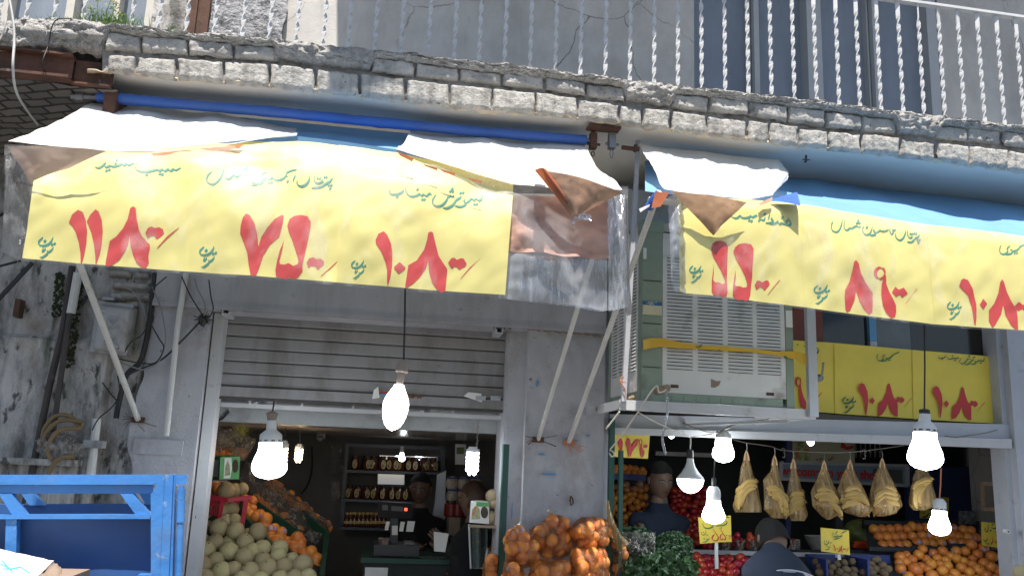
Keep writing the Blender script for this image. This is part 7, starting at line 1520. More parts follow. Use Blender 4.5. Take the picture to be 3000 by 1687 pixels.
for k in range(24): c = O_(random.uniform(880, 1020), random.uniform(1195, 1225), 5.4); m.tube([c, c + Vector((random.uniform(.08, .14), 0, random.uniform(-.02, .02)))], [.012, .006], 8)
tag(m.build('carrot_heap', 'tomato_skin'), 'dim heap of red roots left of the orange trays', 'vegetables', None, 'stuff')
m = MB(); m.ball(O_(955, 1130, 5.7), .12, 20, 14, (1, 1, .8), lambda v: 1 + .1 * fbm(v.x * 6, v.y * 6, v.z * 6, 3)); tag(m.build('cauliflower', 'pickle_green'), 'dim green cabbage behind the red roots', 'vegetable')
# price cards
def card(name, label, q, Y, Zf, stick=None, mat='poster_yellow_plain', dy=0.0):
    pts = [Zf(*c, Y) for c in q]; m = MB(); m.slab(lambda u, v: pts[0].lerp(pts[1], u).lerp(pts[3].lerp(pts[2], u), v) + Vector((0, .006 * math.sin(u * 3), 0)), 10, 8, .003)
    o = m.build(name, mat, None, smooth=40); tag(o, label, 'price sign')
    if stick: m = MB(); m.bar(Zf(*stick[0], Y + .01), Zf(*stick[1], Y + .01), .02, .008); m.build('stick', 'lamp_white', o, smooth=0)
    return o
def inkon(o, Y, name, mat, fn, Zf=None):
    ink = Ink(); fn(ink); return ink.build(name, mat, o, lambda x, y: s(x, y, Y - .004), seg=.03)
c55 = card('price_card', 'yellow card reading 55 in red, behind the lowest hanging bulb', [(755, 1010), (1000, 995), (1006, 1190), (770, 1206)], 4.85, N_, ((890, 1195), (893, 1392)))
z55 = zmap(2030, 1490, 13.17)
inkon(c55, 4.852, 'red_numerals', 'ink_red', lambda k: k.stroke([(780, 770), (860, 900), (960, 1040), (980, 1130), (930, 1210), (850, 1215), (765, 1180), (740, 1110), (800, 1010), (850, 980)], 55, z55, (.8, .5), .6).stroke([(1030, 725), (1110, 860), (1200, 1000), (1265, 1110), (1240, 1180), (1160, 1150), (1110, 1180), (1060, 1170), (1050, 1080), (1085, 1000), (1150, 960)], 50, z55, (.8, .5), .6).dots([(1300, 1020), (1400, 1030)], 30, z55).stroke([(1480, 1000), (1390, 1170)], 20, z55, (.8, .5), .6))
inkon(c55, 4.852, 'green_lettering', 'ink_dark_green', lambda k: k.stroke([(395, 520), (390, 620), (450, 710), (580, 740), (720, 710), (790, 650), (760, 590)], 50, z55, (.4, .9), .5).stroke([(870, 660), (1050, 640), (1200, 620), (1300, 560), (1310, 490), (1260, 450)], 45, z55, (.4, .9), .5).stroke([(1280, 320), (1410, 310)], 35, z55, (.3, .9), .6).dots([(1095, 730)], 30, z55).stroke([(350, 870), (325, 940), (380, 1000), (460, 980), (500, 900), (490, 820)], 35, z55, (.4, .9), .5).dots([(410, 900), (540, 1010), (575, 995)], 24, z55).stroke([(620, 1090), (625, 1150), (560, 1180), (520, 1150), (570, 1200), (480, 1265), (380, 1275)], 35, z55, (.4, .9), .5).stroke([(390, 1110), (430, 1170), (460, 1120)], 25, z55))
ck = card('price_card', 'yellow card reading 108 below the word kiwi, on a stick among the kiwis', [(650, 1085), (862, 1106), (870, 1290), (655, 1262)], 4.9, O_, ((783, 1285), (790, 1325)))
zk = zmap(2390, 1530, 13.175)
inkon(ck, 4.902, 'red_numerals', 'ink_red', lambda k: k.stroke([(670, 840), (730, 930), (755, 1090)], 45, zk, (.9, .4), .6).dots([(825, 1010)], 32, zk).stroke([(1000, 880), (985, 970), (930, 1080), (860, 1135)], 45, zk, (.9, .4), .6).stroke([(985, 970), (1010, 1090), (1040, 1150)], 45, zk, (.9, .4), .6).stroke([(1065, 1020), (1160, 1015)], 50, zk, (.3, .9), .6).stroke([(1275, 950), (1185, 1140)], 20, zk, (.8, .5), .6))
inkon(ck, 4.902, 'green_lettering', 'ink_dark_green', lambda k: k.stroke([(670, 350), (650, 480), (700, 550), (790, 530), (830, 480), (770, 420), (850, 320)], 40, zk).stroke([(1000, 440), (1020, 500), (950, 540), (870, 520), (850, 590), (760, 635), (700, 630)], 45, zk).stroke([(1010, 405), (1180, 320)], 38, zk).dots([(890, 610), (930, 600)], 24, zk).stroke([(340, 690), (330, 820), (390, 850), (470, 800), (520, 680)], 36, zk).dots([(410, 710), (560, 785), (595, 765)], 26, zk).stroke([(570, 880), (540, 960), (490, 960), (510, 1000), (440, 1040), (360, 1035)], 36, zk).stroke([(420, 880), (430, 930), (470, 890)], 24, zk))
c8 = card('price_card', 'yellow card with red 80 on the grey side wall at the right', [(832, 1040), (1012, 1062), (1018, 1246), (834, 1216)], 5.05, Q_); zr8 = zmap(2660, 1450, 8.05)
inkon(c8, 5.052, 'red_numerals', 'ink_red', lambda k: k.stroke([(1990, 980), (2000, 1080), (1950, 1160)], 26, zr8).stroke([(2090, 1060), (2100, 1130), (2150, 1190)], 26, zr8).dots([(2100, 950), (2110, 1010), (2150, 1080), (2210, 1085)], 26, zr8).stroke([(2010, 1080), (2060, 1120), (2090, 1070)], 20, zr8))
inkon(c8, 5.052, 'green_lettering', 'ink_dark_green', lambda k: k.stroke([(1890, 680), (1890, 800), (1860, 860), (1820, 830), (1830, 760)], 32, zr8).stroke([(1960, 760), (2060, 780), (2100, 700)], 30, zr8).stroke([(2120, 700), (2200, 780), (2230, 720)], 32, zr8).stroke([(2050, 860), (2130, 890), (2250, 850)], 34, zr8).dots([(1950, 830), (1990, 690), (2200, 690)], 26, zr8).stroke([(1780, 1020), (1800, 1080), (1860, 1060), (1870, 1000)], 24, zr8).stroke([(1830, 1130), (1900, 1150), (1880, 1100)], 24, zr8))
cs1 = card('price_card', 'small yellow card on the navy panel below the last banana bag', [(372, 955), (452, 955), (452, 1018), (370, 1015)], 6.6, Q_); zq9 = zmap(2550, 1120, 2.5556)
inkon(cs1, 6.603, 'green_lettering', 'ink_dark_green', lambda k: k.stroke([(440, 975), (420, 1000), (390, 1010)], 12, zq9).dots([(405, 975)], 6, zq9))
cs2 = card('price_card', 'narrow yellow card on the navy panel behind the small bulb', [(520, 856), (588, 860), (586, 1015), (522, 1010)], 6.6, Q_)
inkon(cs2, 6.603, 'green_lettering', 'ink_dark_green', lambda k: k.stroke([(560, 900), (575, 910), (560, 925)], 12, zq9).dots([(578, 893)], 6, zq9))
c179 = card('price_card', 'yellow card reading 179 in red, hung beside the green door post', [(85, 345), (396, 362), (380, 570), (110, 555)], 5.0, N_, mat='poster_yellow_plain'); z179 = zmap(1780, 1240, 13.175)
inkon(c179, 5.002, 'red_numerals', 'ink_red', lambda k: [k.poly(q, z179) for q in ([(370, 710), (430, 600), (480, 560), (540, 590), (590, 720), (585, 850), (560, 1050), (490, 1240), (465, 1250), (475, 1100), (460, 950), (400, 790)], [(800, 560), (850, 600), (895, 720), (905, 980), (960, 800), (1050, 660), (1140, 580), (1170, 600), (1150, 840), (1050, 950), (960, 1080), (890, 1280), (820, 1285), (795, 1100), (760, 930), (710, 800), (735, 640)], [(1270, 800), (1330, 780), (1340, 900), (1380, 1000), (1435, 1080), (1415, 1200), (1360, 1300), (1310, 1300), (1270, 1200), (1250, 1000)], [(1370, 880), (1410, 810), (1450, 820), (1500, 800), (1550, 850), (1540, 910), (1470, 950), (1420, 940), (1385, 930)])] + [k.stroke(ring(1275, 715, 55, 105), 45, z179, (.9, .3), .6)])
inkon(c179, 5.002, 'green_lettering', 'ink_dark_green', lambda k: k.stroke([(440, 280), (480, 350), (560, 360), (620, 300), (640, 260)], 34, z179).stroke([(650, 330), (740, 320), (790, 265), (950, 255)], 30, z179).dots([(850, 330)], 26, z179).stroke([(1010, 290), (1000, 370), (1060, 410), (1150, 420), (1260, 350)], 34, z179).stroke([(1120, 370), (1190, 300), (1180, 270)], 30, z179).stroke([(1330, 290), (1350, 370), (1410, 330)], 30, z179))
# yellow posters in the transom
def tposter(label, quad, Y, reds, fn=None, redmap=Z7, ringc=None):
    pts = [Z7(c) for c in quad]; P = [s(*c, Y) for c in pts]
    m = MB(); m.slab(lambda u, v: P[0].lerp(P[1], u).lerp(P[3].lerp(P[2], u), v) + Vector((0, .004 * math.sin(u * 7) * math.sin(v * 3) + .002 * nz(u * 6, v * 6, quad[0][0]), 0)), 24, 18, .003)
    o = m.build('price_poster', 'poster_yellow_plain', None, smooth=40); tag(o, label, 'price sign', 'posters below the transom window')
    def surf(x, y): return s(x, y, Y - .0085)
    ink = Ink(); [ink.poly(q, redmap) for q in reds]
    if ringc: ink.stroke(ring(*ringc), 24, Z7, (.9, .3), .6)
    ink.build('red_numerals', 'ink_red', o, surf)
    ink = Ink(); fn(ink); ink.build('green_lettering', 'ink_dark_green', o, surf); return o
YT = WALL + .085
tposter('yellow transom poster half hidden behind the cooler, red 9 at its edge', [(-160, 430), (478, 470), (478, 1250), (-160, 1205)], YT, [[(100, 930), (110, 1000), (130, 1070), (160, 1130), (158, 1210), (130, 1205), (105, 1180), (85, 1110), (78, 1000), (80, 940)], [(258, 1035), (285, 1050), (262, 1075), (240, 1055)], [(325, 1020), (335, 1020), (290, 1080), (255, 1118), (260, 1105)]], lambda k: k.stroke([(255, 530), (252, 570), (285, 580), (300, 540)], 20, Z7).dots([(285, 530)], 9, Z7).stroke([(60, 500), (70, 485)], 12, Z7).stroke([(130, 495), (150, 520)], 14, Z7), ringc=(72, 905, 26, 50))
tposter('yellow transom poster reading kiwi 108, middle of the three', [(470, 470), (1345, 548), (1365, 1312), (478, 1252)], YT - .004, D108T, lambda k: (t_kiwi(k, zmap(2540, 1000, 6.44)), toman(k, (2485, 1184), .78)))
mp2 = lambda p: Z7((1562 + (p[0] - 735) * .975, 1015 + (p[1] - 985) * .99 + (p[0] - 735) * .03))
tposter('yellow transom poster reading sour lime 108, right of the hanging black cord', [(1335, 548), (2272, 625), (2325, 1368), (1350, 1312)], YT - .008, D108T, lambda k: t_lime(k, fit(ZT3, .49, (1141, 553), (2750, 1040))), redmap=mp2)
m = MB(); c = Z7((300, 860)); h = s(*c, WALL - .03); a = s(*Z7((350, 690)), WALL - .08); m.ball(h, .022, 14, 10, (1.3, .8, 1)); m.tube([h, h + Vector((.01, -.02, .02)), a], .006, 8); tag(m.build('wall_hook', 'steel_grey'), 'grey iron hook over the transom poster beside the hanger pole', 'hook')
# hanging bananas
def banana(m, c, L, bend, yaw, r, tip, tilt=0.0):
    pts = []; rs = []
    for k in range(13):
        t = k / 12; a = (t - .5) * bend
        p = Vector((L / bend * math.sin(a), 0, -L / bend * (math.cos(a) - math.cos(bend / 2)))); p = Vector((p.x * math.cos(yaw), p.x * math.sin(yaw), p.z))
        p = Vector((p.x * math.cos(tilt) - p.z * math.sin(tilt), p.y, p.x * math.sin(tilt) + p.z * math.cos(tilt)))
        pts.append(c + p); rs.append(r * max(.22, min(1, min(t, 1 - t) * 4 + .22)))
    m.tube(pts, rs, 6); tip.ball(pts[-1], r * .3, 6, 4); tip.ball(pts[0], r * .34, 6, 4)
BB = [(95, 510, 0, 210, 970, 'leftmost banana bag, with a bright curved bunch at its lower left'), (305, 545, 205, 415, 1015, 'second banana bag from the left, overlapping a narrow third one'), (445, 570, 390, 552, 1035, 'narrow third banana bag from the left'), (675, 585, 575, 815, 1025, 'fourth banana bag from the left, with a pointed bottom corner'), (870, 580, 765, 1030, 1005, 'fifth banana bag from the left, widest, tilted to the right'), (1110, 565, 1015, 1262, 1000, 'sixth banana bag from the left, over the navy panel'), (1410, 560, 1312, 1522, 955, 'last banana bag, directly below the big right bulb')]
PROF = [[(0, 86, 104), (.25, 50, 132), (.55, 35, 175), (.9, 2, 205), (1, 12, 208)], [(0, 296, 314), (.2, 275, 335), (.35, 218, 350), (.6, 225, 382), (.85, 222, 414), (1, 285, 372)], [(0, 437, 453), (.3, 415, 490), (.6, 392, 525), (.9, 405, 552), (1, 430, 528)], [(0, 666, 686), (.25, 625, 725), (.5, 577, 770), (.75, 587, 812), (.9, 640, 805), (1, 690, 716)], [(0, 861, 880), (.25, 810, 920), (.5, 777, 980), (.75, 800, 1028), (.92, 830, 1020), (1, 935, 985)], [(0, 1101, 1120), (.3, 1050, 1180), (.6, 1018, 1240), (.8, 1020, 1262), (.95, 1040, 1215), (1, 1070, 1130)], [(0, 1398, 1422), (.3, 1345, 1465), (.7, 1325, 1510), (.9, 1315, 1522), (1, 1345, 1440)]]
for i, (tx, ty, x0, x1, yb, lb) in enumerate(BB):
    Y = 4.78 + (.05 if i in (2,) else 0); r = random.Random(i)
    bg = thing('carrier_bag', 'amber carrier bag of bananas: ' + lb if False else lb, 'banana bag', O_((x0 + x1) / 2, yb, Y), 'banana bags on the wire')
    cx = (x0 + x1) / 2; pf = PROF[i]
    def outline(v):
        a, b = interp([(q[0], q[1]) for q in pf], v), interp([(q[0], q[2]) for q in pf], v); return (a + b) / 2, max((b - a) / 2, 3)
    def fn(u, v):
        xc, w = outline(v); a = 2 * math.pi * u; rr_ = 1 + .05 * math.sin(a * 7 + i) * (1 - v * .6) + .05 * fbm(math.cos(a) * 2 + i, v * 5, math.sin(a) * 2, 3)
        return O_(xc + w * math.cos(a) * rr_, ty + (yb - ty) * (.06 + .94 * v), Y + (w / 2.556 / 527) * .55 * math.sin(a) * rr_)
    m = MB(); m.grid(fn, 56, 40); m.build('film', 'bag_amber', bg, smooth=70)
    m = MB(); tp = O_(tx, ty, Y)
    for sg in (-1, 1):
        e = O_(tx + sg * 16, ty + (yb - ty) * .16, Y - .005); m.tube([tp, tp.lerp(e, .5) + Vector((sg * .004, 0, 0)), e], [.004, .0045, .007], 6)
    m.build('handles', 'handle_amber', bg)
    m = MB(); tip = MB(); t = thing('banana_bunch', ['bananas in the leftmost bag', 'bananas in the second bag', 'bananas in the narrow third bag', 'bananas in the fourth, pointed bag', 'bananas in the fifth, widest bag', 'bananas in the sixth bag', 'bananas in the bag under the big bulb'][i] + ' on the wire', 'bananas', O_(cx, yb, Y), 'bananas in the hanging bags')
    wm = (x1 - x0) / 2.556 / 527
    tilt = [.9, -.95, .35, -.45, -.12, .25, 1.2][i]
    for k in range(15):
        row, col = divmod(k, 5); f = (col - 2) / 2
        c = O_(cx - 8 * math.sin(tilt) + f * 34 * math.sin(tilt), yb - 66 - 40 * row - 40 * f * math.cos(tilt) - 40 * abs(math.sin(tilt)), Y + (-.03 if (k + row) % 2 else .018) + r.uniform(-.008, .008))
        banana(m, c, wm * (1.08 - .12 * row) * (1 if abs(tilt) < .7 else .95), -1.9 + .15 * r.random(), r.uniform(-.3, .3), .0185 - .002 * row, tip, tilt * (1 - .3 * row) + r.uniform(-.12, .12))
    m.build('peel', 'banana_peel', t); tip.build('tips', 'banana_tip', t)
cable([N_(700, 408, 4.45), N_(800, 395, 4.5), N_(885, 375, 4.55), N_(1000, 335, 4.5)], .003, 'chain_steel', 'twisted_wire', 'short twisted wire carrying the spot lamp')
cable([N_(1000, 420, 4.7), N_(1110, 450, 4.76), N_(1300, 478, 4.76), O_(360, 505, 4.76), O_(600, 520, 4.76), O_(850, 522, 4.76), O_(1100, 495, 4.76), Q_(250, 470, 4.74)], .003, 'chain_steel', 'hook_wire', 'sagging wire that carries the banana bags')
cable([N_(640, 300, 4.4), N_(760, 350, 4.4), N_(890, 378, 4.42), N_(1010, 320, 4.42), N_(1200, 285, 4.42), N_(1400, 262, 4.42)], .0035, 'chain_steel', 'tie_wire', 'twisted tie wire along the underside of the cooler bracket')
cable([Q_(560, 400, 4.5), Q_(640, 410, 4.5), Q_(740, 395, 4.5), Q_(850, 380, 4.5), Q_(950, 355, 4.5)], .0035, 'chain_steel', 'beam_wire', 'twisted wire end along the beam at the right')
for x, y, lb in ((370, 525, 'empty S-hook between the second and third banana bags'), (972, 535, 'empty S-hook between the fifth and sixth banana bags')):
    m = MB(); c = O_(x, y, 4.76); m.tube([c + Vector((math.cos(a) * .011 * (-1 if k > 6 else 1) - (0), 0, (.014 if k <= 6 else -.014) + math.sin(a) * .014)) for k, a in enumerate([3.4, 2.6, 1.6, .6, -.4, -1.2, -1.57, 1.57 + .1, 2.2 - .2, 3.0 - .3, 3.9, 4.71, 5.6])], .0022, 6); tag(m.build('hook', 'chain_steel'), lb, 'hook')
for i, (tx, ty, *_r) in enumerate(BB):
    m = MB(); c = O_(tx, ty, 4.78); m.tube([c + Vector((0, 0, .045)), c + Vector((.004, 0, .02)), c + Vector((0, 0, -.004))], .002, 5); tag(m.build('hook', 'chain_steel'), ['thin hook over the leftmost banana bag', 'thin hook over the second banana bag', 'thin hook over the narrow third banana bag', 'thin hook over the fourth banana bag', 'thin hook over the fifth banana bag', 'thin hook over the sixth banana bag', 'thin hook over the banana bag at the big bulb'][i], 'hook')
# banners and back of the shop
YB = 6.5
wb = thing('welcome_sign', 'framed blue sign with red welcome lettering behind the banana bags', 'sign', O_(800, 760, YB)); m = MB(); q = [O_(345, 720, YB), Q_(268, 772, YB), Q_(268, 622, YB), O_(345, 598, YB)]; m.prism(q[::-1], (0, .02, 0)); m.build('panel', 'banner_blue', wb, smooth=0)
m = MB()
for a, b in zip(q, q[1:] + q[:1]): m.bar(a + Vector((0, -.012, 0)), b + Vector((0, -.012, 0)), .03, .022)
m.build('frame', 'metal_lilac', wb, smooth=0)
fc = bpy.data.curves.new('lettering', 'FONT'); fc.body = 'welcome to your shop'; fc.size = .105; fc.extrude = .001; fc.offset = .003
fo = bpy.data.objects.new('tmp', fc); C.objects.link(fo); lm = bpy.data.meshes.new_from_object(fo.evaluated_get(bpy.context.evaluated_depsgraph_get())); bpy.data.objects.remove(fo); kx = (Q_(75, 728, YB).x - O_(352, 690, YB).x) / max(v.co.x for v in lm.vertices)
fo = bpy.data.objects.new('lettering', lm); C.objects.link(fo); fo.scale = (kx, 1, 1); p = O_(352, 690, YB - .018); q2 = Q_(60, 728, YB - .018); fo.parent = wb; fo.location = p - wl(wb); fo.rotation_euler = (math.pi / 2, math.atan2(p.z - q2.z, q2.x - p.x) * 1, 0); lm.materials.clear(); lm.materials.append(M['ink_red'])
m = MB(); m.prism([Q_(20, 740, YB - .016), Q_(240, 752, YB - .016), Q_(240, 655, YB - .016), Q_(20, 645, YB - .016)][::-1], (0, .004, 0)); m.build('pale_corner', 'glass_reflect', wb, smooth=0)
cbn = thing('cream_banner', 'cream banner with a fruit basket picture and dark Persian greeting', 'banner', O_(660, 600, YB)); m = MB(); m.prism([O_(418, 590, YB), O_(905, 602, YB), O_(905, 420, YB), O_(418, 405, YB)][::-1], (0, .02, 0)); m.build('panel', 'banner_cream', cbn, smooth=0)
m = MB(); m.prism([O_(432, 580, YB - .004), O_(565, 584, YB - .004), O_(572, 520, YB - .004), O_(545, 455, YB - .004), O_(500, 415, YB - .004), O_(455, 450, YB - .004), O_(425, 500, YB - .004)][::-1], (0, .003, 0)); m.build('fruit_picture', 'box_print', cbn, smooth=0)
m = MB(); m.prism([O_(800, 485, YB - .004), O_(850, 505, YB - .004), O_(898, 490, YB - .004), O_(898, 470, YB - .004), O_(845, 480, YB - .004), O_(815, 440, YB - .004), O_(805, 445, YB - .004)], (0, .003, 0)); m.build('red_swoosh', 'ink_red', cbn, smooth=0)
zo = zmap(2150, 1120, 2.5556); ink = Ink()
ink.stroke([(752, 562), (742, 570), (735, 558), (728, 572), (715, 582)], 8, zo).stroke([(726, 575), (710, 578), (700, 572)], 8, zo).dots([(710, 556), (738, 548), (742, 550)], 4, zo).stroke([(678, 545), (678, 578)], 7, zo, (.9, .3)).stroke([(668, 542), (686, 540)], 5, zo).stroke([(665, 575), (655, 566), (645, 578), (632, 570)], 8, zo).stroke([(628, 570), (620, 580), (612, 572)], 8, zo).dots([(640, 588), (650, 588)], 3.5, zo)
ink.build('dark_lettering', 'cable_black', cbn, lambda x, y: s(x, y, YB - .005))
m = MB(); m.box(Q_(272, 800, 6.7).x, Q_(752, 800, 6.7).x, 6.7, 6.74, .2, Q_(400, 620, 6.7).z); tag(m.build('partition_panel', 'partition_blue', smooth=0), 'dark navy partition panel behind the orange trays', 'panel')
m = MB(); m.bar(O_(403, 780, 6.4), O_(396, 1250, 6.4), .04, .04); tag(m.build('blue_post', 'partition_blue', smooth=0), 'navy post behind the crouching man', 'post')
m = MB(); m.bar(O_(780, 780, 6.5), O_(785, 1250, 6.5), .06, .04); tag(m.build('grey_post', 'shelf_metal', smooth=0), 'grey post behind the kiwi card', 'post')
m = MB(); m.bar(O_(408, 410, 6.45), O_(405, 600, 6.45), .05, .04); tag(m.build('banner_post', 'partition_blue', smooth=0), 'navy post at the left edge of the cream banner', 'post')
for k in range(6):
    m = MB(); x = 912 + 36 * k; m.tube([O_(x, 440, 6.4), O_(x + 3, 560, 6.4)], .006, 6); m.ball(O_(x + 2, 520, 6.39), .012, 8, 6); tag(m.build('hanging_rod', 'steel_grey'), 'thin dark hanging rod right of the cream banner', 'rod', 'rods beside the banner')
m = MB(); m.bar(N_(432, 530, 6.3), N_(870, 545, 6.3), .03, .03); m.box(N_(440, 520, 6.3).x, N_(860, 520, 6.3).x, 6.3, 6.6, N_(600, 530, 6.3).z, N_(600, 522, 6.3).z); tag(m.build('wall_shelf', 'steel_grey', smooth=0), 'long thin metal shelf above the man in navy', 'shelf')
pf = thing('picture_frame', 'old wooden picture frame on the grey side wall', 'picture', Q_(925, 950, 5.15)); q = [Q_(850, 945, 5.15), Q_(1000, 952, 5.0), Q_(985, 762, 5.0), Q_(838, 755, 5.15)]; m = MB()
for a, b in zip(q, q[1:] + q[:1]): m.bar(a, b, .02, .025)
m.build('frame', 'wood_pole', pf, smooth=0); m = MB(); m.prism([p + Vector((0, .012, 0)) for p in q][::-1], (0, .006, 0)); m.build('picture', 'interior_grey', pf, smooth=0)
m = MB(); m.grid(lambda u, v: Q_(660 + 130 * u, 960 + 100 * v, 5.45 + .06 * fbm(u * 4, v * 4, 3, 4)), 24, 20); tag(m.build('foil_wrap', 'foil', smooth=40), 'crumpled silvery wrap at the top of the orange trays', 'wrap')
t = thing('wall_socket', 'small white round fitting on the right post near the yellow card', 'fitting', Q_(1032, 1115, 4.55)); m = MB(); c = Q_(1032, 1115, 4.54); m.tube([c, c + Vector((0, .03, 0))], .012, 14); m.build('plate', 'lamp_white', t); m = MB(); m.tube([c + Vector((0, -.004, 0)), c], .005, 8); m.build('hole', 'metal_dark', t)
put(NETM, Q_(1130, 1420, 4.45), .045, 'pale netted fruit just inside the right edge of the photo', 'melon', None)
# ------------------------------------------------------------------ people
def person(label, J, R, cloth, hair, hairlen=.0, face=True, zones=None, loc=None, extra=None):
    """J: joints (world), R: radii; head at J['head'] looking along J['look']"""
    root = thing('person', label, 'person', loc or (J['pelvis'].x, J['pelvis'].y, .16))
    names = list(J); bmv = {}; me = bpy.data.meshes.new('body'); E = [('pelvis', 'waist'), ('waist', 'chest'), ('chest', 'neck'), ('neck', 'skull')]
    for sd in 'lr': E += [('chest', 'sh_' + sd), ('sh_' + sd, 'el_' + sd), ('el_' + sd, 'wr_' + sd), ('pelvis', 'hip_' + sd), ('hip_' + sd, 'kn_' + sd), ('kn_' + sd, 'an_' + sd), ('an_' + sd, 'toe_' + sd)]
    idx = {}; vs = []
    for a, b in E:
        for n in (a, b):
            if n not in idx: idx[n] = len(vs); vs.append(J[n] - wl(root))
    me.from_pydata(vs, [(idx[a], idx[b]) for a, b in E], []); o = bpy.data.objects.new('body', me); C.objects.link(o)
    sk = o.modifiers.new('skin', 'SKIN'); o.modifiers.new('sub', 'SUBSURF').levels = 3
    lay = me.skin_vertices[0].data if me.skin_vertices else None
    if lay is None:
        bm = bmesh.new(); bm.from_mesh(me); bm.verts.layers.skin.verify(); bm.to_mesh(me); bm.free(); lay = me.skin_vertices[0].data
    for n, i in idx.items(): lay[i].radius = R[n]; lay[i].use_root = (n == 'pelvis')
    dg = bpy.context.evaluated_depsgraph_get(); ev = o.evaluated_get(dg); mm = bpy.data.meshes.new_from_object(ev); bpy.data.objects.remove(o)
    bm = bmesh.new(); bm.from_mesh(mm); bmesh.ops.bisect_plane(bm, geom=bm.verts[:] + bm.edges[:] + bm.faces[:], plane_co=J['neck'] - wl(root) + (J['skull'] - J['neck']).normalized() * .012, plane_no=(J['skull'] - J['neck']).normalized())
    hd = J['head'] - wl(root); lk = J['look'].normalized(); up = J.get('hup', Vector((0, 0, 1))); rt = lk.cross(up).normalized(); up = rt.cross(lk).normalized(); hr_ = .105
    def P(a, b, c): return hd + rt * a * hr_ + lk * b * hr_ + up * c * hr_
    q = MB(); n, k_ = 28, 22; hv = []
    def shape(v):
        a, b, c = v.x * .74, v.y * .92, v.z * 1.16
        if c < -.2: a *= 1 - .30 * (-.2 - c) ; b = b * (1 - .12 * (-.2 - c)) + (.10 * (-.2 - c) if b > 0 else .2 * (-.2 - c))
        if b > 0:
            g = lambda x0, z0, sx, sz: math.exp(-((a - x0) / sx) ** 2 - ((c - z0) / sz) ** 2)
            b += .26 * g(0, -.16, .12, .16) * 1.0 + .10 * g(0, .05, .08, .16) - .10 * g(.28, .08, .14, .09) - .10 * g(-.28, .08, .14, .09) + .05 * g(0, .24, .45, .08) + .06 * g(0, -.46, .18, .05) + .05 * g(0, -.57, .16, .05) - .04 * g(0, -.515, .2, .02) + .09 * g(0, -.86, .2, .14)
        return P(a, b, c)
    for i in range(k_ + 1):
        th = math.pi * i / k_
        for k in range(n): an = 2 * math.pi * k / n; hv.append(shape(Vector((math.sin(th) * math.cos(an), math.sin(th) * math.sin(an), math.cos(th)))))
    q.add(hv, [(i * n + k, i * n + (k + 1) % n, (i + 1) * n + (k + 1) % n, (i + 1) * n + k) for i in range(k_) for k in range(n)])
    for sg in (-1, 1): q.ball(P(sg * .76, -.02, .0), hr_ * .2, 10, 8, (.45, .8, 1.25))
    for sd in 'lr':                                       # hands: palm, four fingers and a thumb
        w = J['wr_' + sd] - wl(root); f = (J['wr_' + sd] - J['el_' + sd]).normalized(); g = J.get('grip_' + sd, Vector((0, -1, 0))); pa = f.cross(g).normalized(); pn = pa.cross(f)
        q.tube([w - f * .02, w + f * .02, w + f * .055, w + f * .09], [.026, .034, .038, .030], 10)
        for t, ln in ((-.028, .062), (-.009, .072), (.010, .068), (.028, .052)):
            b0 = w + f * .08 + pa * t; q.tube([b0, b0 + f * ln * .45 + pn * .008, b0 + f * ln * .75 + pn * .026, b0 + f * ln * .85 + pn * .045], [.0098, .0092, .0085, .006], 7)
        b0 = w + f * .03 - pa * .03; q.tube([b0, b0 - pa * .028 + f * .025 + pn * .01, b0 - pa * .03 + f * .055 + pn * .025], [.012, .0105, .007], 7)
    bv = [bm.verts.new(v) for v in q.v]
    skin_faces = set()
    for f in q.f:
        try: skin_faces.add(bm.faces.new([bv[i] for i in f]))
        except ValueError: pass
    nk = J['neck'] - wl(root)
    for f in bm.faces:
        f.smooth = True; c = f.calc_center_median()
        if f in skin_faces or (c - nk).dot((J['skull'] - J['neck']).normalized()) > .012: f.material_index = 0
        else: f.material_index = 1 if c.z > (J['pelvis'] - wl(root)).z - .04 else 2
    ids = [f.material_index for f in bm.faces]
    bm.to_mesh(mm); bm.free(); mm.name = 'body'; mm.materials.clear()
    for mt_ in ('skin', cloth, 'cloth_black'): mm.materials.append(M[mt_])
    mm.polygons.foreach_set("material_index", ids)
    b = bpy.data.objects.new('body', mm); C.objects.link(b); b.parent = root
    h = MB()
    def hs_(u, v):
        an = 2 * math.pi * u; th = v * (1.75 if True else 1); lim = 1.0
        x, y, z = math.sin(th) * math.cos(an), math.sin(th) * math.sin(an), math.cos(th)
        if y > .15 and face: th2 = min(th, 1.0 + .15 * abs(x)); x, y, z = math.sin(th2) * math.cos(an), math.sin(th2) * math.sin(an), math.cos(th2)
        k = 1.05 + .03 * fbm(x * 4, y * 4, z * 4, 3) + .02 * nz(x * 14, y * 14, z * 3); z2 = z - (hairlen * max(0, -z + .2))
        return wl(root) + P(x * .78 * k, y * .95 * k - .02, z2 * 1.17 * k)
    h.grid(hs_, 40, 18); h.build('hair', hair, root, smooth=80)
    if face:
        e = MB(); e2 = MB(); br = MB(); mo = MB()
        for sg in (-1, 1):
            e.ball(wl(root) + P(sg * .28, .80, .06), hr_ * .11, 10, 8); e2.ball(wl(root) + P(sg * .28, .885, .06), hr_ * .045, 8, 6)
            br.tube([wl(root) + P(sg * .12, .93, .2), wl(root) + P(sg * .28, .92, .25), wl(root) + P(sg * .44, .82, .2)], hr_ * .03, 6)
        mo.tube([wl(root) + P(-.2, .90, -.515), wl(root) + P(0, .97, -.51), wl(root) + P(.2, .90, -.515)], hr_ * .022, 6)
        e.build('eyes', 'eye_white', root); e2.build('pupils', 'hair_black', root); br.build('eyebrows', hair, root); mo.build('mouth', 'pickle_red', root)
    if extra: extra(root, wl(root))
    return root
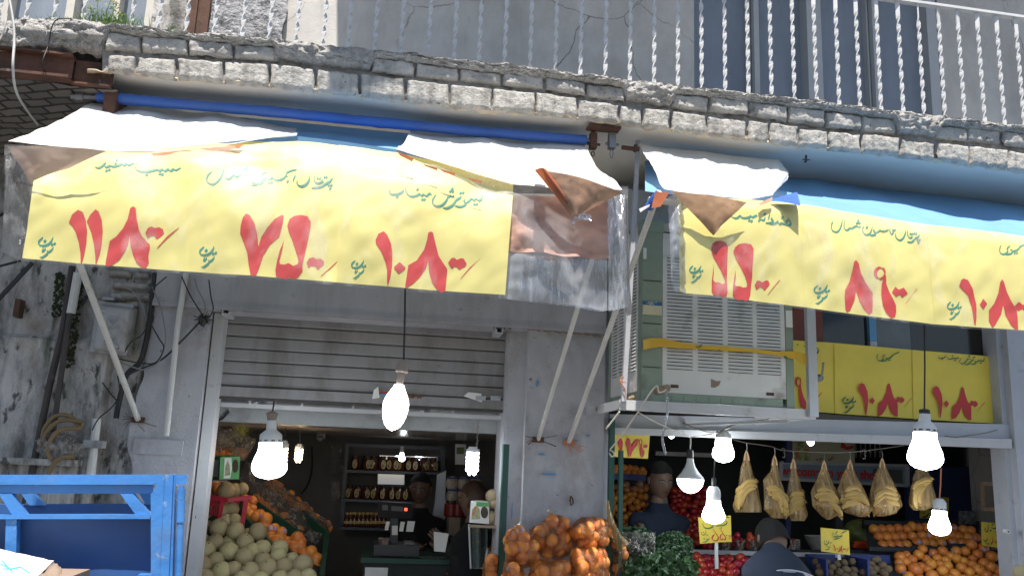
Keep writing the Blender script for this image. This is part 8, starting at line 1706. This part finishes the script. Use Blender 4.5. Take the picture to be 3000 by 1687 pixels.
RAD = dict(pelvis=(.15, .12), waist=(.145, .11), chest=(.15, .105), neck=(.06, .06), skull=(.06, .06), sh_l=(.062, .062), sh_r=(.062, .062), el_l=(.05, .05), el_r=(.05, .05), wr_l=(.032, .028), wr_r=(.032, .028), hip_l=(.1, .1), hip_r=(.1, .1), kn_l=(.065, .065), kn_r=(.065, .065), an_l=(.045, .045), an_r=(.045, .045), toe_l=(.04, .03), toe_r=(.04, .03))
def pose(head, look, side, lean=Vector((0, 0, 0)), width=.19, el=None, wr=None, H=None, grip=None, tor=.46):
    """standing figure under the head; side: unit vector to the figure's left"""
    J = {}; V = Vector; J['head'] = head; J['look'] = look; J['neck'] = head + V((0, 0, -.15)) - look * .015 + lean * .15; J['skull'] = head + V((0, 0, -.07)) - look * .01
    J['chest'] = J['neck'] + V((0, 0, -.15)) + lean * .25; J['waist'] = J['chest'] + V((0, 0, -.24)) + lean * .5; J['pelvis'] = J['waist'] + V((0, 0, -.18)) + lean * .4
    leg = max(.5, J['pelvis'].z - .16)
    for sd, sg in (('l', 1), ('r', -1)):
        J['sh_' + sd] = J['chest'] + side * sg * width + V((0, 0, .045)); J['el_' + sd] = (el or {}).get(sd, J['sh_' + sd] + side * sg * .04 + V((0, 0, -.29)) + look * .03); J['wr_' + sd] = (wr or {}).get(sd, J['el_' + sd] + look * .16 + V((0, 0, -.2)))
        J['hip_' + sd] = J['pelvis'] + side * sg * .1 + V((0, 0, -.06)); J['kn_' + sd] = J['hip_' + sd] + V((0, 0, -(leg - .06) * .5)) + look * .02; J['an_' + sd] = V((J['hip_' + sd].x, J['hip_' + sd].y, .22)); J['toe_' + sd] = J['an_' + sd] + look * .14 + V((0, 0, -.04))
        if grip and sd in grip: J['grip_' + sd] = grip[sd]
    return J
V3 = Vector
# clerk behind the scale
J = pose(M_(722, 795, 6.75), V3((-.25, -1, -.15)).normalized(), V3((1, -.2, 0)).normalized(), wr={'l': M_(830, 1190, 6.45), 'r': M_(700, 1230, 6.5)}, el={'l': M_(850, 1130, 6.75), 'r': M_(655, 1130, 6.8)})
person('shopkeeper in dark clothes standing behind the scale in the left shop', J, RAD, 'cloth_black', 'hair_black')
# customer in black seen from behind
J = pose(M_(1120, 880, 5.75), V3((-.75, .6, -.1)).normalized(), V3((-.6, -.75, 0)).normalized(), wr={'l': M_(905, 1215, 5.75), 'r': M_(1010, 1400, 5.9)}, el={'l': M_(985, 1300, 5.65), 'r': M_(1080, 1350, 5.95)})
person('customer with brown hair in a long black coat facing the counter', J, dict(RAD, chest=(.18, .14), waist=(.18, .15), pelvis=(.2, .17), hip_l=(.15, .15), hip_r=(.15, .15), kn_l=(.14, .14), kn_r=(.14, .14), an_l=(.12, .12), an_r=(.12, .12)), 'cloth_black', 'hair_brown', .55)
m = MB(); m.prism([M_(822, 1262, 5.7), M_(905, 1268, 5.68), M_(932, 1130, 5.72), M_(820, 1114, 5.74)], (0, .003, 0)); tag(m.build('paper_bag', 'paper_white', smooth=0), 'pale printed paper in the hand of the black-coated customer', 'paper')
# man in navy among the crates
J = pose(N_(468, 735, 5.45), V3((.15, -1, -.2)).normalized(), V3((1, .15, 0)).normalized(), wr={'l': N_(560, 1150, 5.3), 'r': N_(320, 1085, 5.3)}, el={'l': N_(625, 1080, 5.5), 'r': N_(375, 1040, 5.6)})
person('man in a navy sweater standing between the orange display and the greens', J, RAD, 'cloth_navy', 'hair_black')
# man bending over the stall, seen from behind
def stripes(root, w):
    for k in range(3):
        q = MB(); y = 1402 + 14 * k; n = 24
        q.tube([O_(190 + 410 * (i / n), y + 46 * (2 * i / n - 1) ** 2 * 1.1, 4.175 + .09 * (2 * i / n - 1) ** 2) for i in range(n + 1)], .0036, 6); q.build('stripe', 'cloth_white', root)
hd_ = O_(285, 1180, 4.62)
J = pose(hd_, V3((-.12, .8, -.6)).normalized(), V3((-1, 0, 0)), lean=V3((.02, -.22, 0)), width=.2, wr={'l': O_(120, 1600, 4.85), 'r': O_(560, 1600, 4.85)}, el={'l': O_(60, 1640, 4.5), 'r': O_(620, 1640, 4.5)})
J['hup'] = V3((0, .6, .8)); J['neck'] = O_(292, 1270, 4.48); J['skull'] = O_(288, 1225, 4.55); J['chest'] = O_(310, 1385, 4.38); J['waist'] = O_(315, 1590, 4.2); J['pelvis'] = O_(315, 1780, 4.12); J['sh_l'] = O_(150, 1410, 4.4); J['sh_r'] = O_(475, 1395, 4.4)
for sd, sg in (('l', -1), ('r', 1)):
    J['hip_' + sd] = J['pelvis'] + V3((sg * .1, 0, -.06)); J['kn_' + sd] = J['hip_' + sd] + V3((0, .1, -.32)); J['an_' + sd] = V3((J['hip_' + sd].x, J['hip_' + sd].y, .22)); J['toe_' + sd] = J['an_' + sd] + V3((0, .14, -.04))
person('man in a dark jacket with white back stripes bending over the kiwi crates', J, dict(RAD, chest=(.17, .13), waist=(.17, .14)), 'cloth_navy', 'hair_black', .35, face=False, extra=stripes)
# ------------------------------------------------------------------ drop the masters
for o in MASTERS:
    for ch in list(o.children_recursive): bpy.data.objects.remove(ch)
    bpy.data.objects.remove(o)
